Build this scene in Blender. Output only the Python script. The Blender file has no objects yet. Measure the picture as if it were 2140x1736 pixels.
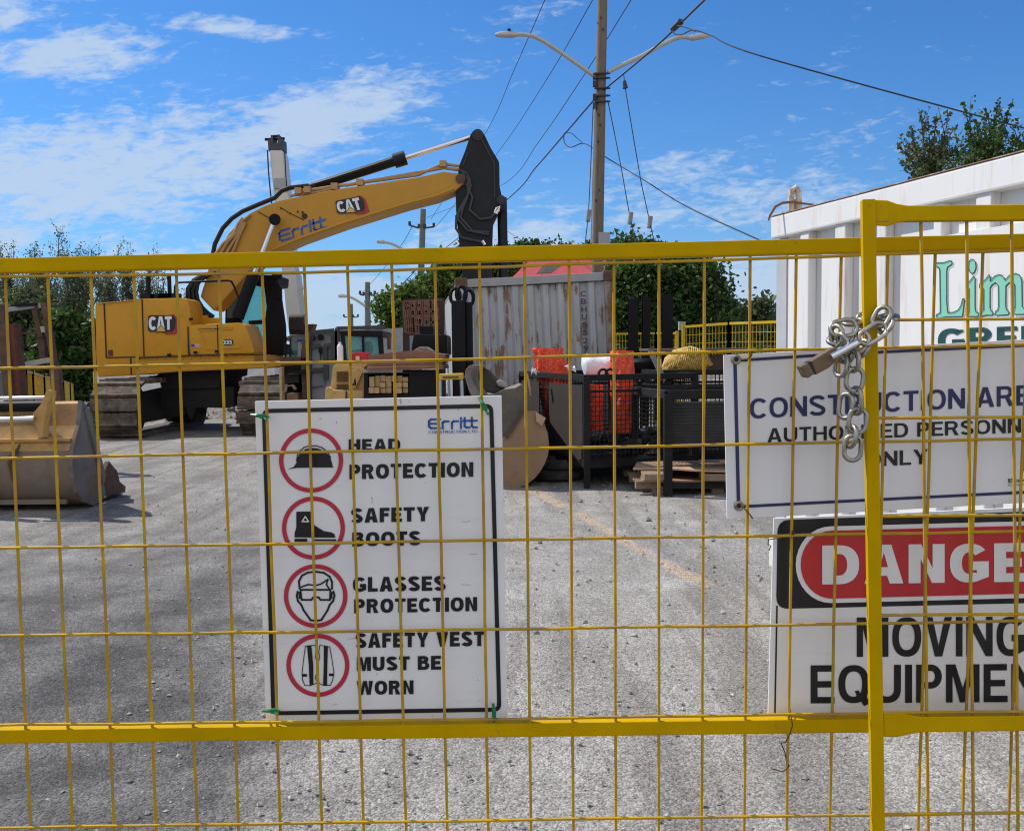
import bpy, bmesh, math, random
from mathutils import Vector, Matrix, noise as mnoise
random.seed(7)
R = math.radians
SC = bpy.context.scene
COL = SC.collection

# ---------------------------------------------------------------- camera
CAM_H = 1.55
F, CX, CY = 2000.0, 1070.0, 868.0          # focal length and centre, in units of a 2140 x 1736 frame
PITCH, ROLL = math.atan(128 / 2000.0), R(0.6)
fwd = Vector((0, math.cos(PITCH), -math.sin(PITCH)))
up0 = Vector((0, math.sin(PITCH), math.cos(PITCH)))
rt0 = Vector((1, 0, 0))
rt = rt0 * math.cos(ROLL) - up0 * math.sin(ROLL)
up = up0 * math.cos(ROLL) + rt0 * math.sin(ROLL)
cam_d = bpy.data.cameras.new("camera")
cam = bpy.data.objects.new("camera", cam_d)
COL.objects.link(cam)
cam_d.sensor_width = 36.0
cam_d.lens = 36.0 * F / 2140.0
cam_d.clip_start, cam_d.clip_end = 0.05, 4000.0
m = Matrix((rt, up, -fwd)).transposed().to_4x4()
m.translation = Vector((0, 0, CAM_H))
cam.matrix_world = m
SC.camera = cam

# ---------------------------------------------------------------- light, sky, exposure
SUN_EL, SUN_AZ = R(50), R(-62)              # azimuth measured clockwise from +Y: sun to the left, a little beyond the yard
EXPOSURE = 0.3
sun_d = bpy.data.lights.new("sun", 'SUN')
sun_d.energy, sun_d.angle, sun_d.color = 4.2, R(0.6), (1.0, 0.95, 0.87)
sun = bpy.data.objects.new("sun", sun_d)
COL.objects.link(sun)
sdir = Vector((math.sin(SUN_AZ) * math.cos(SUN_EL), math.cos(SUN_AZ) * math.cos(SUN_EL), math.sin(SUN_EL)))
sun.rotation_euler = sdir.to_track_quat('Z', 'Y').to_euler()
sun.location = sdir * 50

W = bpy.data.worlds.new("World")
SC.world = W
W.use_nodes = True
nt = W.node_tree
N = nt.nodes
for n in list(N): N.remove(n)
def wn(t, **k):
    n = N.new(t)
    for a, b in k.items(): setattr(n, a, b)
    return n
def wmath(op, a, b=None, c=None, clamp=False):
    n = wn('ShaderNodeMath', operation=op, use_clamp=clamp)
    for i, v in enumerate((a, b, c)):
        if v is None: continue
        if isinstance(v, (int, float)): n.inputs[i].default_value = v
        else: nt.links.new(v, n.inputs[i])
    return n.outputs[0]
out = wn('ShaderNodeOutputWorld'); bg = wn('ShaderNodeBackground')
sky = wn('ShaderNodeTexSky', sky_type='NISHITA', sun_disc=False)
sky.sun_elevation, sky.sun_rotation = SUN_EL, SUN_AZ
sky.altitude, sky.air_density, sky.dust_density, sky.ozone_density = 100, 1.0, 0.6, 2.2
SKY_STRENGTH = 0.14
hsv = wn('ShaderNodeMix', data_type='RGBA', blend_type='MULTIPLY')      # polarised deep blue of the photograph's sky
hsv.inputs['Factor'].default_value = 1.0
hsv.inputs['B'].default_value = (0.215, 0.49, 0.79, 1)
nt.links.new(sky.outputs[0], hsv.inputs['A'])
tc = wn('ShaderNodeTexCoord'); sep = wn('ShaderNodeSeparateXYZ')
nt.links.new(tc.outputs['Generated'], sep.inputs[0])
X_, Y_, Z_ = sep.outputs
yy = wmath('MAXIMUM', wmath('ABSOLUTE', Y_), 0.12)
u = wmath('DIVIDE', X_, yy); v = wmath('DIVIDE', Z_, yy)
def wnoise(su, sv, scale, detail, rough, off, dist=0.0):
    c = wn('ShaderNodeCombineXYZ')
    nt.links.new(wmath('MULTIPLY_ADD', u, su, wmath('MULTIPLY', v, -0.6)), c.inputs[0])
    nt.links.new(wmath('MULTIPLY', v, sv), c.inputs[1])
    c.inputs[2].default_value = off
    n = wn('ShaderNodeTexNoise')
    n.inputs['Scale'].default_value = scale; n.inputs['Detail'].default_value = detail
    n.inputs['Roughness'].default_value = rough; n.inputs['Distortion'].default_value = dist
    nt.links.new(c.outputs[0], n.inputs['Vector'])
    return n.outputs['Fac']
def blob(u0, v0, su, sv, tilt=0.0):
    du = wmath('SUBTRACT', u, u0); dv = wmath('SUBTRACT', wmath('SUBTRACT', v, v0), wmath('MULTIPLY', du, tilt))
    a = wmath('DIVIDE', du, su); b = wmath('DIVIDE', dv, sv)
    r2 = wmath('ADD', wmath('MULTIPLY', a, a), wmath('MULTIPLY', b, b))
    return wmath('EXPONENT', wmath('MULTIPLY', r2, -1.0))
big = wnoise(1.0, 2.0, 3.0, 4, 0.55, 3.1)
fine = wnoise(1.0, 2.6, 13.0, 10, 0.68, 7.7, 0.35)
rip = wnoise(1.0, 2.9, 38.0, 7, 0.62, 1.7, 0.5)
cover = blob(-0.47, 0.19, 0.30, 0.075, 0.10)
for b in ((-0.54, 0.375, 0.15, 0.06, 0.25), (-0.20, 0.245, 0.13, 0.045, 0.28), (-0.56, 0.11, 0.10, 0.05, 0.0),
          (-0.44, 0.31, 0.10, 0.03, 0.1), (-0.28, 0.335, 0.10, 0.012, -0.1)):
    cover = wmath('MAXIMUM', cover, blob(*b))
for b in ((-0.20, 0.055, 0.13, 0.05, 0.0), (-0.02, 0.105, 0.10, 0.035, 0.05), (0.28, 0.075, 0.12, 0.05, 0.0), (-0.36, 0.09, 0.10, 0.03, 0.0)):
    cover = wmath('MAXIMUM', cover, wmath('MULTIPLY', blob(*b), 0.9))
thin = blob(0.26, 0.16, 0.22, 0.06, 0.05)
for b in ((0.03, 0.345, 0.05, 0.018, 0.2), (0.15, 0.20, 0.06, 0.014, 0.0), (0.45, 0.22, 0.16, 0.035, 0.0)):
    thin = wmath('MAXIMUM', thin, wmath('MULTIPLY', blob(*b), 0.8))
cover = wmath('MAXIMUM', cover, wmath('MULTIPLY', thin, 0.5))
low = wmath('EXPONENT', wmath('MULTIPLY', wmath('MAXIMUM', v, 0.0), -13.0))
dens = wmath('ADD', wmath('MULTIPLY', fine, 0.9), wmath('MULTIPLY', big, 0.45))
dens = wmath('ADD', dens, wmath('MULTIPLY', rip, 1.0))
dens = wmath('ADD', dens, wmath('MULTIPLY', cover, 0.66))
dens = wmath('ADD', dens, wmath('MULTIPLY', low, 0.30))
mr = wn('ShaderNodeMapRange', interpolation_type='SMOOTHSTEP')
mr.inputs['From Min'].default_value = 1.33; mr.inputs['From Max'].default_value = 1.82
nt.links.new(dens, mr.inputs['Value'])
fac = wmath('MULTIPLY', mr.outputs[0], 0.86)
hz = wmath('MULTIPLY', wmath('EXPONENT', wmath('MULTIPLY', wmath('MAXIMUM', v, 0.0), -11.0)), 0.62)
fac = wmath('MAXIMUM', fac, hz)
mix = wn('ShaderNodeMix', data_type='RGBA')
nt.links.new(fac, mix.inputs['Factor'])
nt.links.new(hsv.outputs['Result'], mix.inputs['A'])
mix.inputs['B'].default_value = (3.1, 3.85, 4.9, 1)
# bright cloud bank added out of view behind the camera, as fill light
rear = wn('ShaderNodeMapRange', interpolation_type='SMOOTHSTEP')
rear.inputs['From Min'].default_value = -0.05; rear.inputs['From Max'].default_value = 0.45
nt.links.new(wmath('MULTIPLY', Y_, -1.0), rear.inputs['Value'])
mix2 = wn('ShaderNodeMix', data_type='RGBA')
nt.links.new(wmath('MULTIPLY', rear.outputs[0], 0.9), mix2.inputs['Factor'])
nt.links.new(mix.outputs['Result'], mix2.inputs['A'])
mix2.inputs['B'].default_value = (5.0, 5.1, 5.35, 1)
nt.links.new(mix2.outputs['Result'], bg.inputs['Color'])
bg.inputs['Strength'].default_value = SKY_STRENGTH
nt.links.new(bg.outputs[0], out.inputs[0])
SC.view_settings.view_transform = 'Standard'
SC.view_settings.look = 'None'
SC.view_settings.exposure = EXPOSURE
SC.view_settings.gamma = 1.0
SC.cycles.pixel_filter_type = 'BLACKMAN_HARRIS'; SC.cycles.filter_width = 1.15
SC.cycles.max_bounces = 6
SC.cycles.transparent_max_bounces = 12
SC.cycles.caustics_reflective = SC.cycles.caustics_refractive = False

# ---------------------------------------------------------------- helpers
CO = Vector((0, 0, CAM_H))
def ray(px, py): return fwd * F + rt * (px - CX) + up * (CY - py)
def P(px, py, Y):                      # point seen at (px, py) that lies Y metres away
    r = ray(px, py); return CO + r * (Y / r.y)
def PP(px, py, y0, mm):                # the same on the upright plane Y = y0 + mm * X
    r = ray(px, py); return CO + r * (y0 / (r.y - mm * r.x))
def G(px, py, z=0.0):                  # the same on level ground
    r = ray(px, py); return CO + r * ((z - CAM_H) / r.z)
ZR = dict(A1=(0,300,3.339), A2=(0,660,2.7125), A3=(200,580,3.2145), A4=(480,280,2.6098), A5=(680,580,3.3387), A6=(1060,600,2.7125),
          A7=(1240,560,2.346), A8=(1900,200,2.48), B1=(600,960,3.057), B2=(600,1400,3.057), B3=(1780,740,2.7436), B4=(1860,1220,2.7129),
          B5=(1940,740,3.944), B6=(1200,0,2.7129), B8=(0,1200,1.98), Z1=(680,780,7.546), Z2=(900,720,5.9875), Z3=(0,720,6.2),
          Z4=(1300,850,4.569), Z5=(1540,700,2.993), Z6=(0,960,5.106), Z7=(2200,600,5.786), Z8=(1200,1200,2.63))
K = 2140 / 2560.0
def q(z, x, y):
    a, b, s = ZR[z]; return ((a + x / s) * K, (b + y / s) * K)
def ql(z, pts): return [q(z, x, y) for x, y in pts]

class MB:
    def __init__(s): s.v, s.f = [], []
    def add(s, vs, fs):
        o = len(s.v); s.v += [Vector(p) for p in vs]; s.f += [tuple(i + o for i in f) for f in fs]; return s
    def prism(s, pts, off):            # polygon swept along a vector
        n = len(pts); off = Vector(off)
        vs = [Vector(p) for p in pts] + [Vector(p) + off for p in pts]
        fs = [tuple(range(n))[::-1], tuple(range(n, 2 * n))] + [(i, (i + 1) % n, n + (i + 1) % n, n + i) for i in range(n)]
        return s.add(vs, fs)
    def pxprism(s, pts, Y, d, off=None):
        return s.prism([P(x, y, Y) for x, y in pts], off if off else (0, d, 0))
    def poly(s, pts): return s.add(pts, [tuple(range(len(pts)))])
    def box(s, c, size, rot=None):
        c = Vector(c); hx, hy, hz = [k / 2 for k in size]
        vs = [Vector((x, y, z)) for x in (-hx, hx) for y in (-hy, hy) for z in (-hz, hz)]
        if rot is not None: vs = [rot @ p for p in vs]
        return s.add([p + c for p in vs], [(0,1,3,2),(4,6,7,5),(0,4,5,1),(2,3,7,6),(0,2,6,4),(1,5,7,3)])
    def beam(s, a, b, w, h, upv=(0, 0, 1), w2=None, h2=None):
        a, b = Vector(a), Vector(b); d = (b - a).normalized(); upv = Vector(upv)
        sd = d.cross(upv)
        if sd.length < 1e-4: sd = d.cross(Vector((0, 1, 0)))
        sd.normalize(); u2 = sd.cross(d)
        vs = []
        for p, ww, hh in ((a, w, h), (b, w2 or w, h2 or h)):
            for i, j in ((-1,-1),(1,-1),(1,1),(-1,1)): vs.append(p + sd * (i * ww / 2) + u2 * (j * hh / 2))
        return s.add(vs, [(0,1,2,3),(4,7,6,5),(0,4,5,1),(1,5,6,2),(2,6,7,3),(3,7,4,0)])
    def tube(s, pts, r, seg=8, closed=False, caps=True):
        pts = [Vector(p) for p in pts]; n = len(pts)
        rs = list(r) if isinstance(r, (list, tuple)) else [r] * n
        tan = []
        for i in range(n):
            a = pts[i - 1] if (closed or i) else pts[i]; b = pts[(i + 1) % n] if (closed or i < n - 1) else pts[i]
            t = (b - a); tan.append(t.normalized() if t.length > 1e-9 else Vector((0, 0, 1)))
        nv = tan[0].orthogonal().normalized(); vs = []
        for i in range(n):
            nv = (nv - tan[i] * nv.dot(tan[i]))
            nv = nv.normalized() if nv.length > 1e-6 else tan[i].orthogonal().normalized()
            bn = tan[i].cross(nv)
            for k in range(seg):
                a = 2 * math.pi * k / seg
                vs.append(pts[i] + (nv * math.cos(a) + bn * math.sin(a)) * rs[i])
        fs = []
        for i in range(n if closed else n - 1):
            j = (i + 1) % n
            for k in range(seg):
                k2 = (k + 1) % seg; fs.append((i * seg + k, i * seg + k2, j * seg + k2, j * seg + k))
        if caps and not closed: fs += [tuple(range(seg))[::-1], tuple(range((n - 1) * seg, n * seg))]
        return s.add(vs, fs)
    def cyl(s, a, b, r, r2=None, seg=20): return s.tube([a, b], [r, r2 if r2 is not None else r], seg)
    def lathe(s, c, prof, seg=28, axis=(0, 0, 1)):
        qz = Vector((0, 0, 1)).rotation_difference(Vector(axis).normalized()); c = Vector(c); vs = []; n = len(prof)
        for k in range(seg):
            a = 2 * math.pi * k / seg
            for r, z in prof: vs.append(c + qz @ Vector((r * math.cos(a), r * math.sin(a), z)))
        fs = [(k * n + i, ((k + 1) % seg) * n + i, ((k + 1) % seg) * n + i + 1, k * n + i + 1) for k in range(seg) for i in range(n - 1)]
        return s.add(vs, fs)
    def build(s, name, mt, parent=None, bevel=0.0, smooth=False, loc=None):
        o = bpy.data.objects.new(name, None) if False else None
        if parent is not None: base = Vector(parent['_w'])
        elif loc is not None: base = Vector(loc)
        else:
            xs = [p.x for p in s.v]; ys = [p.y for p in s.v]; zs = [p.z for p in s.v]
            base = Vector(((min(xs) + max(xs)) / 2, (min(ys) + max(ys)) / 2, min(zs)))
        me = bpy.data.meshes.new(name)
        me.from_pydata([tuple(p - base) for p in s.v], [], s.f)
        bm = bmesh.new(); bm.from_mesh(me)
        bmesh.ops.recalc_face_normals(bm, faces=bm.faces)
        if bevel > 0:
            es = [e for e in bm.edges if len(e.link_faces) == 2 and e.calc_face_angle(0) > 0.45]
            bmesh.ops.bevel(bm, geom=es, offset=bevel, segments=2, affect='EDGES', profile=0.6, clamp_overlap=True)
        bm.to_mesh(me); bm.free()
        if smooth:
            me.shade_smooth()
            try: me.set_sharp_from_angle(angle=R(40))
            except Exception: pass
        me.materials.append(mt)
        ob = bpy.data.objects.new(name, me); COL.objects.link(ob)
        if parent is not None:
            ob.parent = parent; ob['_w'] = tuple(base)
        else:
            ob.location = base; ob['_w'] = tuple(base)
        return ob

def tag(o, label, cat, group=None, kind=None):
    o['label'] = label; o['category'] = cat
    if group: o['group'] = group
    if kind: o['kind'] = kind
    return o
def thing(name, label, cat, loc, group=None):
    o = bpy.data.objects.new(name, None); COL.objects.link(o)
    o.location = loc; o['_w'] = tuple(Vector(loc)); o.empty_display_size = 0.1
    return tag(o, label, cat, group)
def struct(o, label=None):
    o['kind'] = 'structure'
    if label: o['label'] = label
    return o

# ---------------------------------------------------------------- materials
MATS = {}
def mat(name, col, rough=0.6, metal=0.0, var=0.14, scale=5.0, dirt=None, dscale=2.5, dlo=0.5, dhi=0.7, bump=0.0, bscale=30.0, stretch=(1, 1, 1), damt=0.85, trans=0.0, island=0.0, spec=0.4):
    if name in MATS: return MATS[name]
    mt = bpy.data.materials.new(name); mt.use_nodes = True
    t = mt.node_tree; ns = t.nodes; L = t.links
    b = ns['Principled BSDF']
    b.inputs['Roughness'].default_value = rough; b.inputs['Metallic'].default_value = metal
    b.inputs['Specular IOR Level'].default_value = spec
    tcn = ns.new('ShaderNodeTexCoord'); mp = ns.new('ShaderNodeMapping'); mp.inputs['Scale'].default_value = stretch
    L.new(tcn.outputs['Object'], mp.inputs[0])
    n1 = ns.new('ShaderNodeTexNoise'); n1.inputs['Scale'].default_value = scale; n1.inputs['Detail'].default_value = 6; n1.inputs['Roughness'].default_value = 0.65
    L.new(mp.outputs[0], n1.inputs['Vector'])
    mx = ns.new('ShaderNodeMix'); mx.data_type = 'RGBA'
    c = Vector(col[:3])
    mx.inputs['A'].default_value = (*(c * (1 - var)), 1); mx.inputs['B'].default_value = (*(c * (1 + var)), 1)
    r1 = ns.new('ShaderNodeMapRange'); r1.inputs['From Min'].default_value = 0.3; r1.inputs['From Max'].default_value = 0.7
    L.new(n1.outputs['Fac'], r1.inputs['Value']); L.new(r1.outputs[0], mx.inputs['Factor'])
    res = mx.outputs['Result']
    if island:
        ge = ns.new('ShaderNodeNewGeometry'); hv = ns.new('ShaderNodeHueSaturation')
        r2 = ns.new('ShaderNodeMapRange'); r2.inputs['To Min'].default_value = 1 - island; r2.inputs['To Max'].default_value = 1 + island
        L.new(ge.outputs['Random Per Island'], r2.inputs['Value']); L.new(r2.outputs[0], hv.inputs['Value'])
        L.new(res, hv.inputs['Color']); res = hv.outputs[0]
    if dirt is not None:
        n2 = ns.new('ShaderNodeTexNoise'); n2.inputs['Scale'].default_value = dscale; n2.inputs['Detail'].default_value = 9; n2.inputs['Roughness'].default_value = 0.7
        L.new(mp.outputs[0], n2.inputs['Vector'])
        r3 = ns.new('ShaderNodeMapRange'); r3.inputs['From Min'].default_value = dlo; r3.inputs['From Max'].default_value = dhi; r3.inputs['To Max'].default_value = damt
        L.new(n2.outputs['Fac'], r3.inputs['Value'])
        m2 = ns.new('ShaderNodeMix'); m2.data_type = 'RGBA'; m2.inputs['B'].default_value = (*dirt, 1)
        L.new(res, m2.inputs['A']); L.new(r3.outputs[0], m2.inputs['Factor']); res = m2.outputs['Result']
        r4 = ns.new('ShaderNodeMapRange'); r4.inputs['To Min'].default_value = rough; r4.inputs['To Max'].default_value = min(1, rough + 0.3)
        L.new(r3.outputs[0], r4.inputs['Value']); L.new(r4.outputs[0], b.inputs['Roughness'])
    L.new(res, b.inputs['Base Color'])
    if bump:
        n3 = ns.new('ShaderNodeTexNoise'); n3.inputs['Scale'].default_value = bscale; n3.inputs['Detail'].default_value = 5
        L.new(mp.outputs[0], n3.inputs['Vector'])
        bp = ns.new('ShaderNodeBump'); bp.inputs['Strength'].default_value = bump; bp.inputs['Distance'].default_value = 0.02
        L.new(n3.outputs['Fac'], bp.inputs['Height']); L.new(bp.outputs[0], b.inputs['Normal'])
    if trans:
        tr = ns.new('ShaderNodeBsdfTranslucent'); ms = ns.new('ShaderNodeMixShader'); ms.inputs[0].default_value = trans
        L.new(res, tr.inputs['Color']); L.new(b.outputs[0], ms.inputs[1]); L.new(tr.outputs[0], ms.inputs[2])
        L.new(ms.outputs[0], ns['Material Output'].inputs['Surface'])
    MATS[name] = mt
    return mt
def glass(name, tint, alpha):
    mt = bpy.data.materials.new(name); mt.use_nodes = True; t = mt.node_tree; ns = t.nodes; L = t.links
    b = ns['Principled BSDF']; b.inputs['Base Color'].default_value = (*tint, 1); b.inputs['Roughness'].default_value = 0.05
    tr = ns.new('ShaderNodeBsdfTransparent'); tr.inputs[0].default_value = (*[min(1, k) for k in tint], 1)
    ms = ns.new('ShaderNodeMixShader'); ms.inputs[0].default_value = alpha
    L.new(tr.outputs[0], ms.inputs[1]); L.new(b.outputs[0], ms.inputs[2]); L.new(ms.outputs[0], ns['Material Output'].inputs['Surface'])
    return mt

FENCE_Y = mat('yellow fence paint', (0.53, 0.325, 0.0), 0.45, spec=.05, var=0.10, scale=14, dirt=(0.20, 0.12, 0.05), dscale=34, dlo=0.62, dhi=0.70, damt=0.55)
WIRE_Y = mat('yellow wire paint', (0.49, 0.305, 0.014), 0.5, spec=.12, var=0.22, scale=18, dirt=(0.36, 0.21, 0.10), dscale=16, dlo=0.46, dhi=0.62, damt=0.7)
SIGN_W = mat('white sign board', (0.78, 0.78, 0.80), 0.4, var=0.03, scale=6, dirt=(0.40, 0.38, 0.36), dscale=14, dlo=0.58, dhi=0.80, damt=0.35, stretch=(1, 1, 7))
VINYL_W = mat('white vinyl sign', (0.76, 0.77, 0.81), 0.45, var=0.03, scale=3, dirt=(.5, .48, .45), dscale=22, dlo=.64, dhi=.76, damt=.3)
INK = mat('black sign ink', (0.012, 0.012, 0.016), 0.35, var=0.05)
NAVY = mat('navy sign ink', (0.022, 0.028, 0.11), 0.4, var=0.05)
SIGN_R = mat('red sign ink', (0.50, 0.028, 0.035), 0.4, var=0.05)
RING_R = mat('crimson ring ink', (0.47, 0.03, 0.06), 0.4, var=0.06)
LOGO_B = mat('blue logo ink', (0.025, 0.10, 0.37), 0.4, var=0.05)
TEAL = mat('teal logo ink', (0.03, 0.16, 0.28), 0.4)
CATY = mat('construction yellow paint', (0.56, 0.262, 0.018), 0.42, spec=.25, var=0.07, scale=3, dirt=(0.22, 0.14, 0.07), dscale=3.5, dlo=0.55, dhi=0.80, damt=0.6)
CATY2 = mat('boom yellow paint', (0.50, 0.252, 0.034), 0.5, spec=.25, var=0.06, scale=2, dirt=(0.15, 0.10, 0.06), dscale=5, dlo=0.66, dhi=0.78, damt=0.6)
BLACK = mat('black steel paint', (0.007, 0.007, 0.009), 0.55, spec=.18, var=0.2, dirt=(0.03, 0.026, 0.022), dscale=4, dlo=0.55, dhi=0.8, damt=0.5)
BLACKB = mat('black boom paint', (0.010, 0.010, 0.012), 0.45, var=0.35, scale=2.5, spec=.25, dirt=(.045, .04, .035), dscale=3, dlo=.6, dhi=.8, damt=.6)
RUBBER = mat('black rubber hose', (0.008, 0.008, 0.009), 0.5, var=0.2, spec=.3)
CHROME = mat('chrome rod', (0.75, 0.75, 0.77), 0.22, 1.0, var=0.05)
STEEL = mat('galvanised steel', (0.36, 0.335, 0.285), 0.34, 0.9, var=0.35, scale=60, dirt=(0.13, 0.10, 0.07), dscale=50, dlo=0.5, dhi=0.75, damt=0.5)
TRACKM = mat('muddy track steel', (0.085, 0.064, 0.050), 0.9, var=0.45, scale=6, dirt=(0.20, 0.165, 0.135), dscale=5, dlo=0.44, dhi=0.60, bump=1.0, bscale=11, damt=0.8)
UNDERM = mat('greasy undercarriage', (0.018, 0.017, 0.016), 0.7, var=0.3)
BUCKY = mat('worn bucket paint', (0.50, 0.28, 0.085), 0.6, var=0.15, scale=4, dirt=(0.19, 0.13, 0.09), dscale=2.6, dlo=0.42, dhi=0.66, damt=0.9)
BUCKB = mat('muddy bucket steel', (0.17, 0.115, 0.075), 0.8, var=0.25, scale=4, dirt=(0.20, 0.17, 0.14), dscale=3, dlo=0.45, dhi=0.65, bump=0.3, bscale=12, damt=0.9, stretch=(1, 1, 0.5))
BUCKG = mat('worn grey bucket steel', (0.17, 0.155, 0.145), 0.75, var=0.25, scale=3, dirt=(0.16, 0.10, 0.06), dscale=2.2, dlo=0.5, dhi=0.66, bump=0.25, bscale=10)
RUSTB = mat('rusty brown steel', (0.10, 0.055, 0.038), 0.85, var=0.35, scale=7, dirt=(0.16, 0.12, 0.10), dscale=5, dlo=0.55, dhi=0.75)
RUSTR = mat('rust red primer', (0.17, 0.06, 0.04), 0.85, var=0.3, scale=6)
GREYP = mat('grey steel panel', (0.33, 0.335, 0.345), 0.6, var=0.12, scale=3, dirt=(0.17, 0.14, 0.12), dscale=4, dlo=0.55, dhi=0.8, damt=0.5)
CONT = mat('grey container paint', (0.395, 0.41, 0.42), 0.6, var=0.12, scale=3, dirt=(0.22, 0.115, 0.065), dscale=2.6, dlo=0.535, dhi=0.60, damt=0.9, stretch=(3.2, 3.2, 0.75), bump=0.15, bscale=8)
CONTL = mat('pale container side', (0.52, 0.53, 0.53), 0.6, var=0.06, dirt=(0.30, 0.18, 0.11), dscale=3, dlo=0.66, dhi=0.72)
RUSTC = mat('rusted container corner', (0.125, 0.07, 0.045), 0.9, var=0.35, scale=9)
WHITEP = mat('white painted steel', (0.69, 0.675, 0.655), 0.45, var=0.03, scale=3, dirt=(0.40, 0.25, 0.14), dscale=5, dlo=0.54, dhi=0.74, damt=0.6, stretch=(2.2, 2.2, 0.25))
CRANEW = mat('cream boom paint', (0.62, 0.60, 0.55), 0.45, var=0.05, scale=3, dirt=(0.35, 0.28, 0.2), dscale=3, dlo=0.62, dhi=0.78, damt=0.5)
ORANGE = mat('orange safety netting', (0.92, 0.105, 0.045), 0.55, var=0.2, scale=18, bump=0.6, bscale=45)
def _net(mt):
    t = mt.node_tree; ns = t.nodes; L = t.links; b = ns['Principled BSDF']; src = b.inputs['Base Color'].links[0].from_socket
    tcn = ns.new('ShaderNodeTexCoord'); v_ = ns.new('ShaderNodeTexVoronoi'); v_.feature = 'DISTANCE_TO_EDGE'; v_.inputs['Scale'].default_value = 24; L.new(tcn.outputs['Object'], v_.inputs['Vector'])
    r_ = ns.new('ShaderNodeMapRange'); r_.inputs['From Min'].default_value = .10; r_.inputs['From Max'].default_value = .22; r_.inputs['To Max'].default_value = .55; L.new(v_.outputs['Distance'], r_.inputs['Value'])
    mx_ = ns.new('ShaderNodeMix'); mx_.data_type = 'RGBA'; mx_.inputs['B'].default_value = (.42, .022, .010, 1); L.new(src, mx_.inputs['A']); L.new(r_.outputs[0], mx_.inputs['Factor']); L.new(mx_.outputs['Result'], b.inputs['Base Color'])
_net(ORANGE)
MINT = mat('mint sign paint', (0.22, 0.52, 0.40), 0.5, var=0.04)
DKGRN = mat('dark green sign paint', (0.012, 0.06, 0.06), 0.5)
WOODP = mat('weathered pole wood', (0.165, 0.13, 0.10), 0.85, var=0.25, scale=6, stretch=(6, 6, 0.5), bump=0.4, bscale=20)
LUMBER = mat('pale sawn lumber', (0.47, 0.31, 0.15), 0.75, var=0.2, scale=12, stretch=(2, 0.3, 2), island=0.12)
PLY = mat('brown plywood', (0.33, 0.17, 0.10), 0.7, var=0.2, scale=5, stretch=(0.5, 3, 3))
PLYL = mat('tan plywood', (0.44, 0.29, 0.18), 0.75, var=0.15, scale=5)
PALLETM = mat('weathered pallet wood', (0.25, 0.18, 0.12), 0.85, var=0.25, scale=8, dirt=(0.12, 0.10, 0.08), dscale=6)
GALV = mat('pale galvanised arm', (0.42, 0.42, 0.40), 0.45, 0.4, var=0.1)
CABLE = mat('black cable', (0.03, 0.036, 0.05), 0.6)
BRASS = mat('worn padlock brass', (0.17, 0.118, 0.065), 0.5, 0.45, var=0.15, scale=60, dirt=(0.12, 0.09, 0.06), dscale=80, dlo=0.5, dhi=0.7, stretch=(1, 1, 6))
GREENT = mat('green cable tie', (0.005, 0.17, 0.07), 0.4)
REDP = mat('red plastic', (0.42, 0.02, 0.02), 0.45)
TARP = mat('white tarp', (0.75, 0.77, 0.80), 0.5, var=0.06, scale=8, bump=0.5, bscale=14)
BAGS = mat('black plastic sheeting', (0.03, 0.03, 0.033), 0.25, var=0.5, scale=12, bump=0.8, bscale=16)
NETY = mat('yellow netting bundle', (0.50, 0.32, 0.07), 0.7, var=0.35, scale=26, dirt=(0.12, 0.07, 0.02), dscale=30, dlo=0.5, dhi=0.6)
BARK = mat('grey bark', (0.085, 0.065, 0.05), 0.9, var=0.3)
LEAFD = mat('dark leaves', (0.042, 0.085, 0.014), 0.6, var=0.35, scale=1.3, trans=0.35, island=0.4)
LEAFB = mat('bright leaves', (0.078, 0.13, 0.02), 0.6, var=0.35, scale=1.0, trans=0.4, island=0.35)
LEAFO = mat('olive leaves', (0.085, 0.108, 0.046), 0.65, var=0.3, scale=1.0, trans=0.35, island=0.4)
GLASST = glass('tinted cab glass', (0.62, 0.86, 0.86), 0.12)
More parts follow.
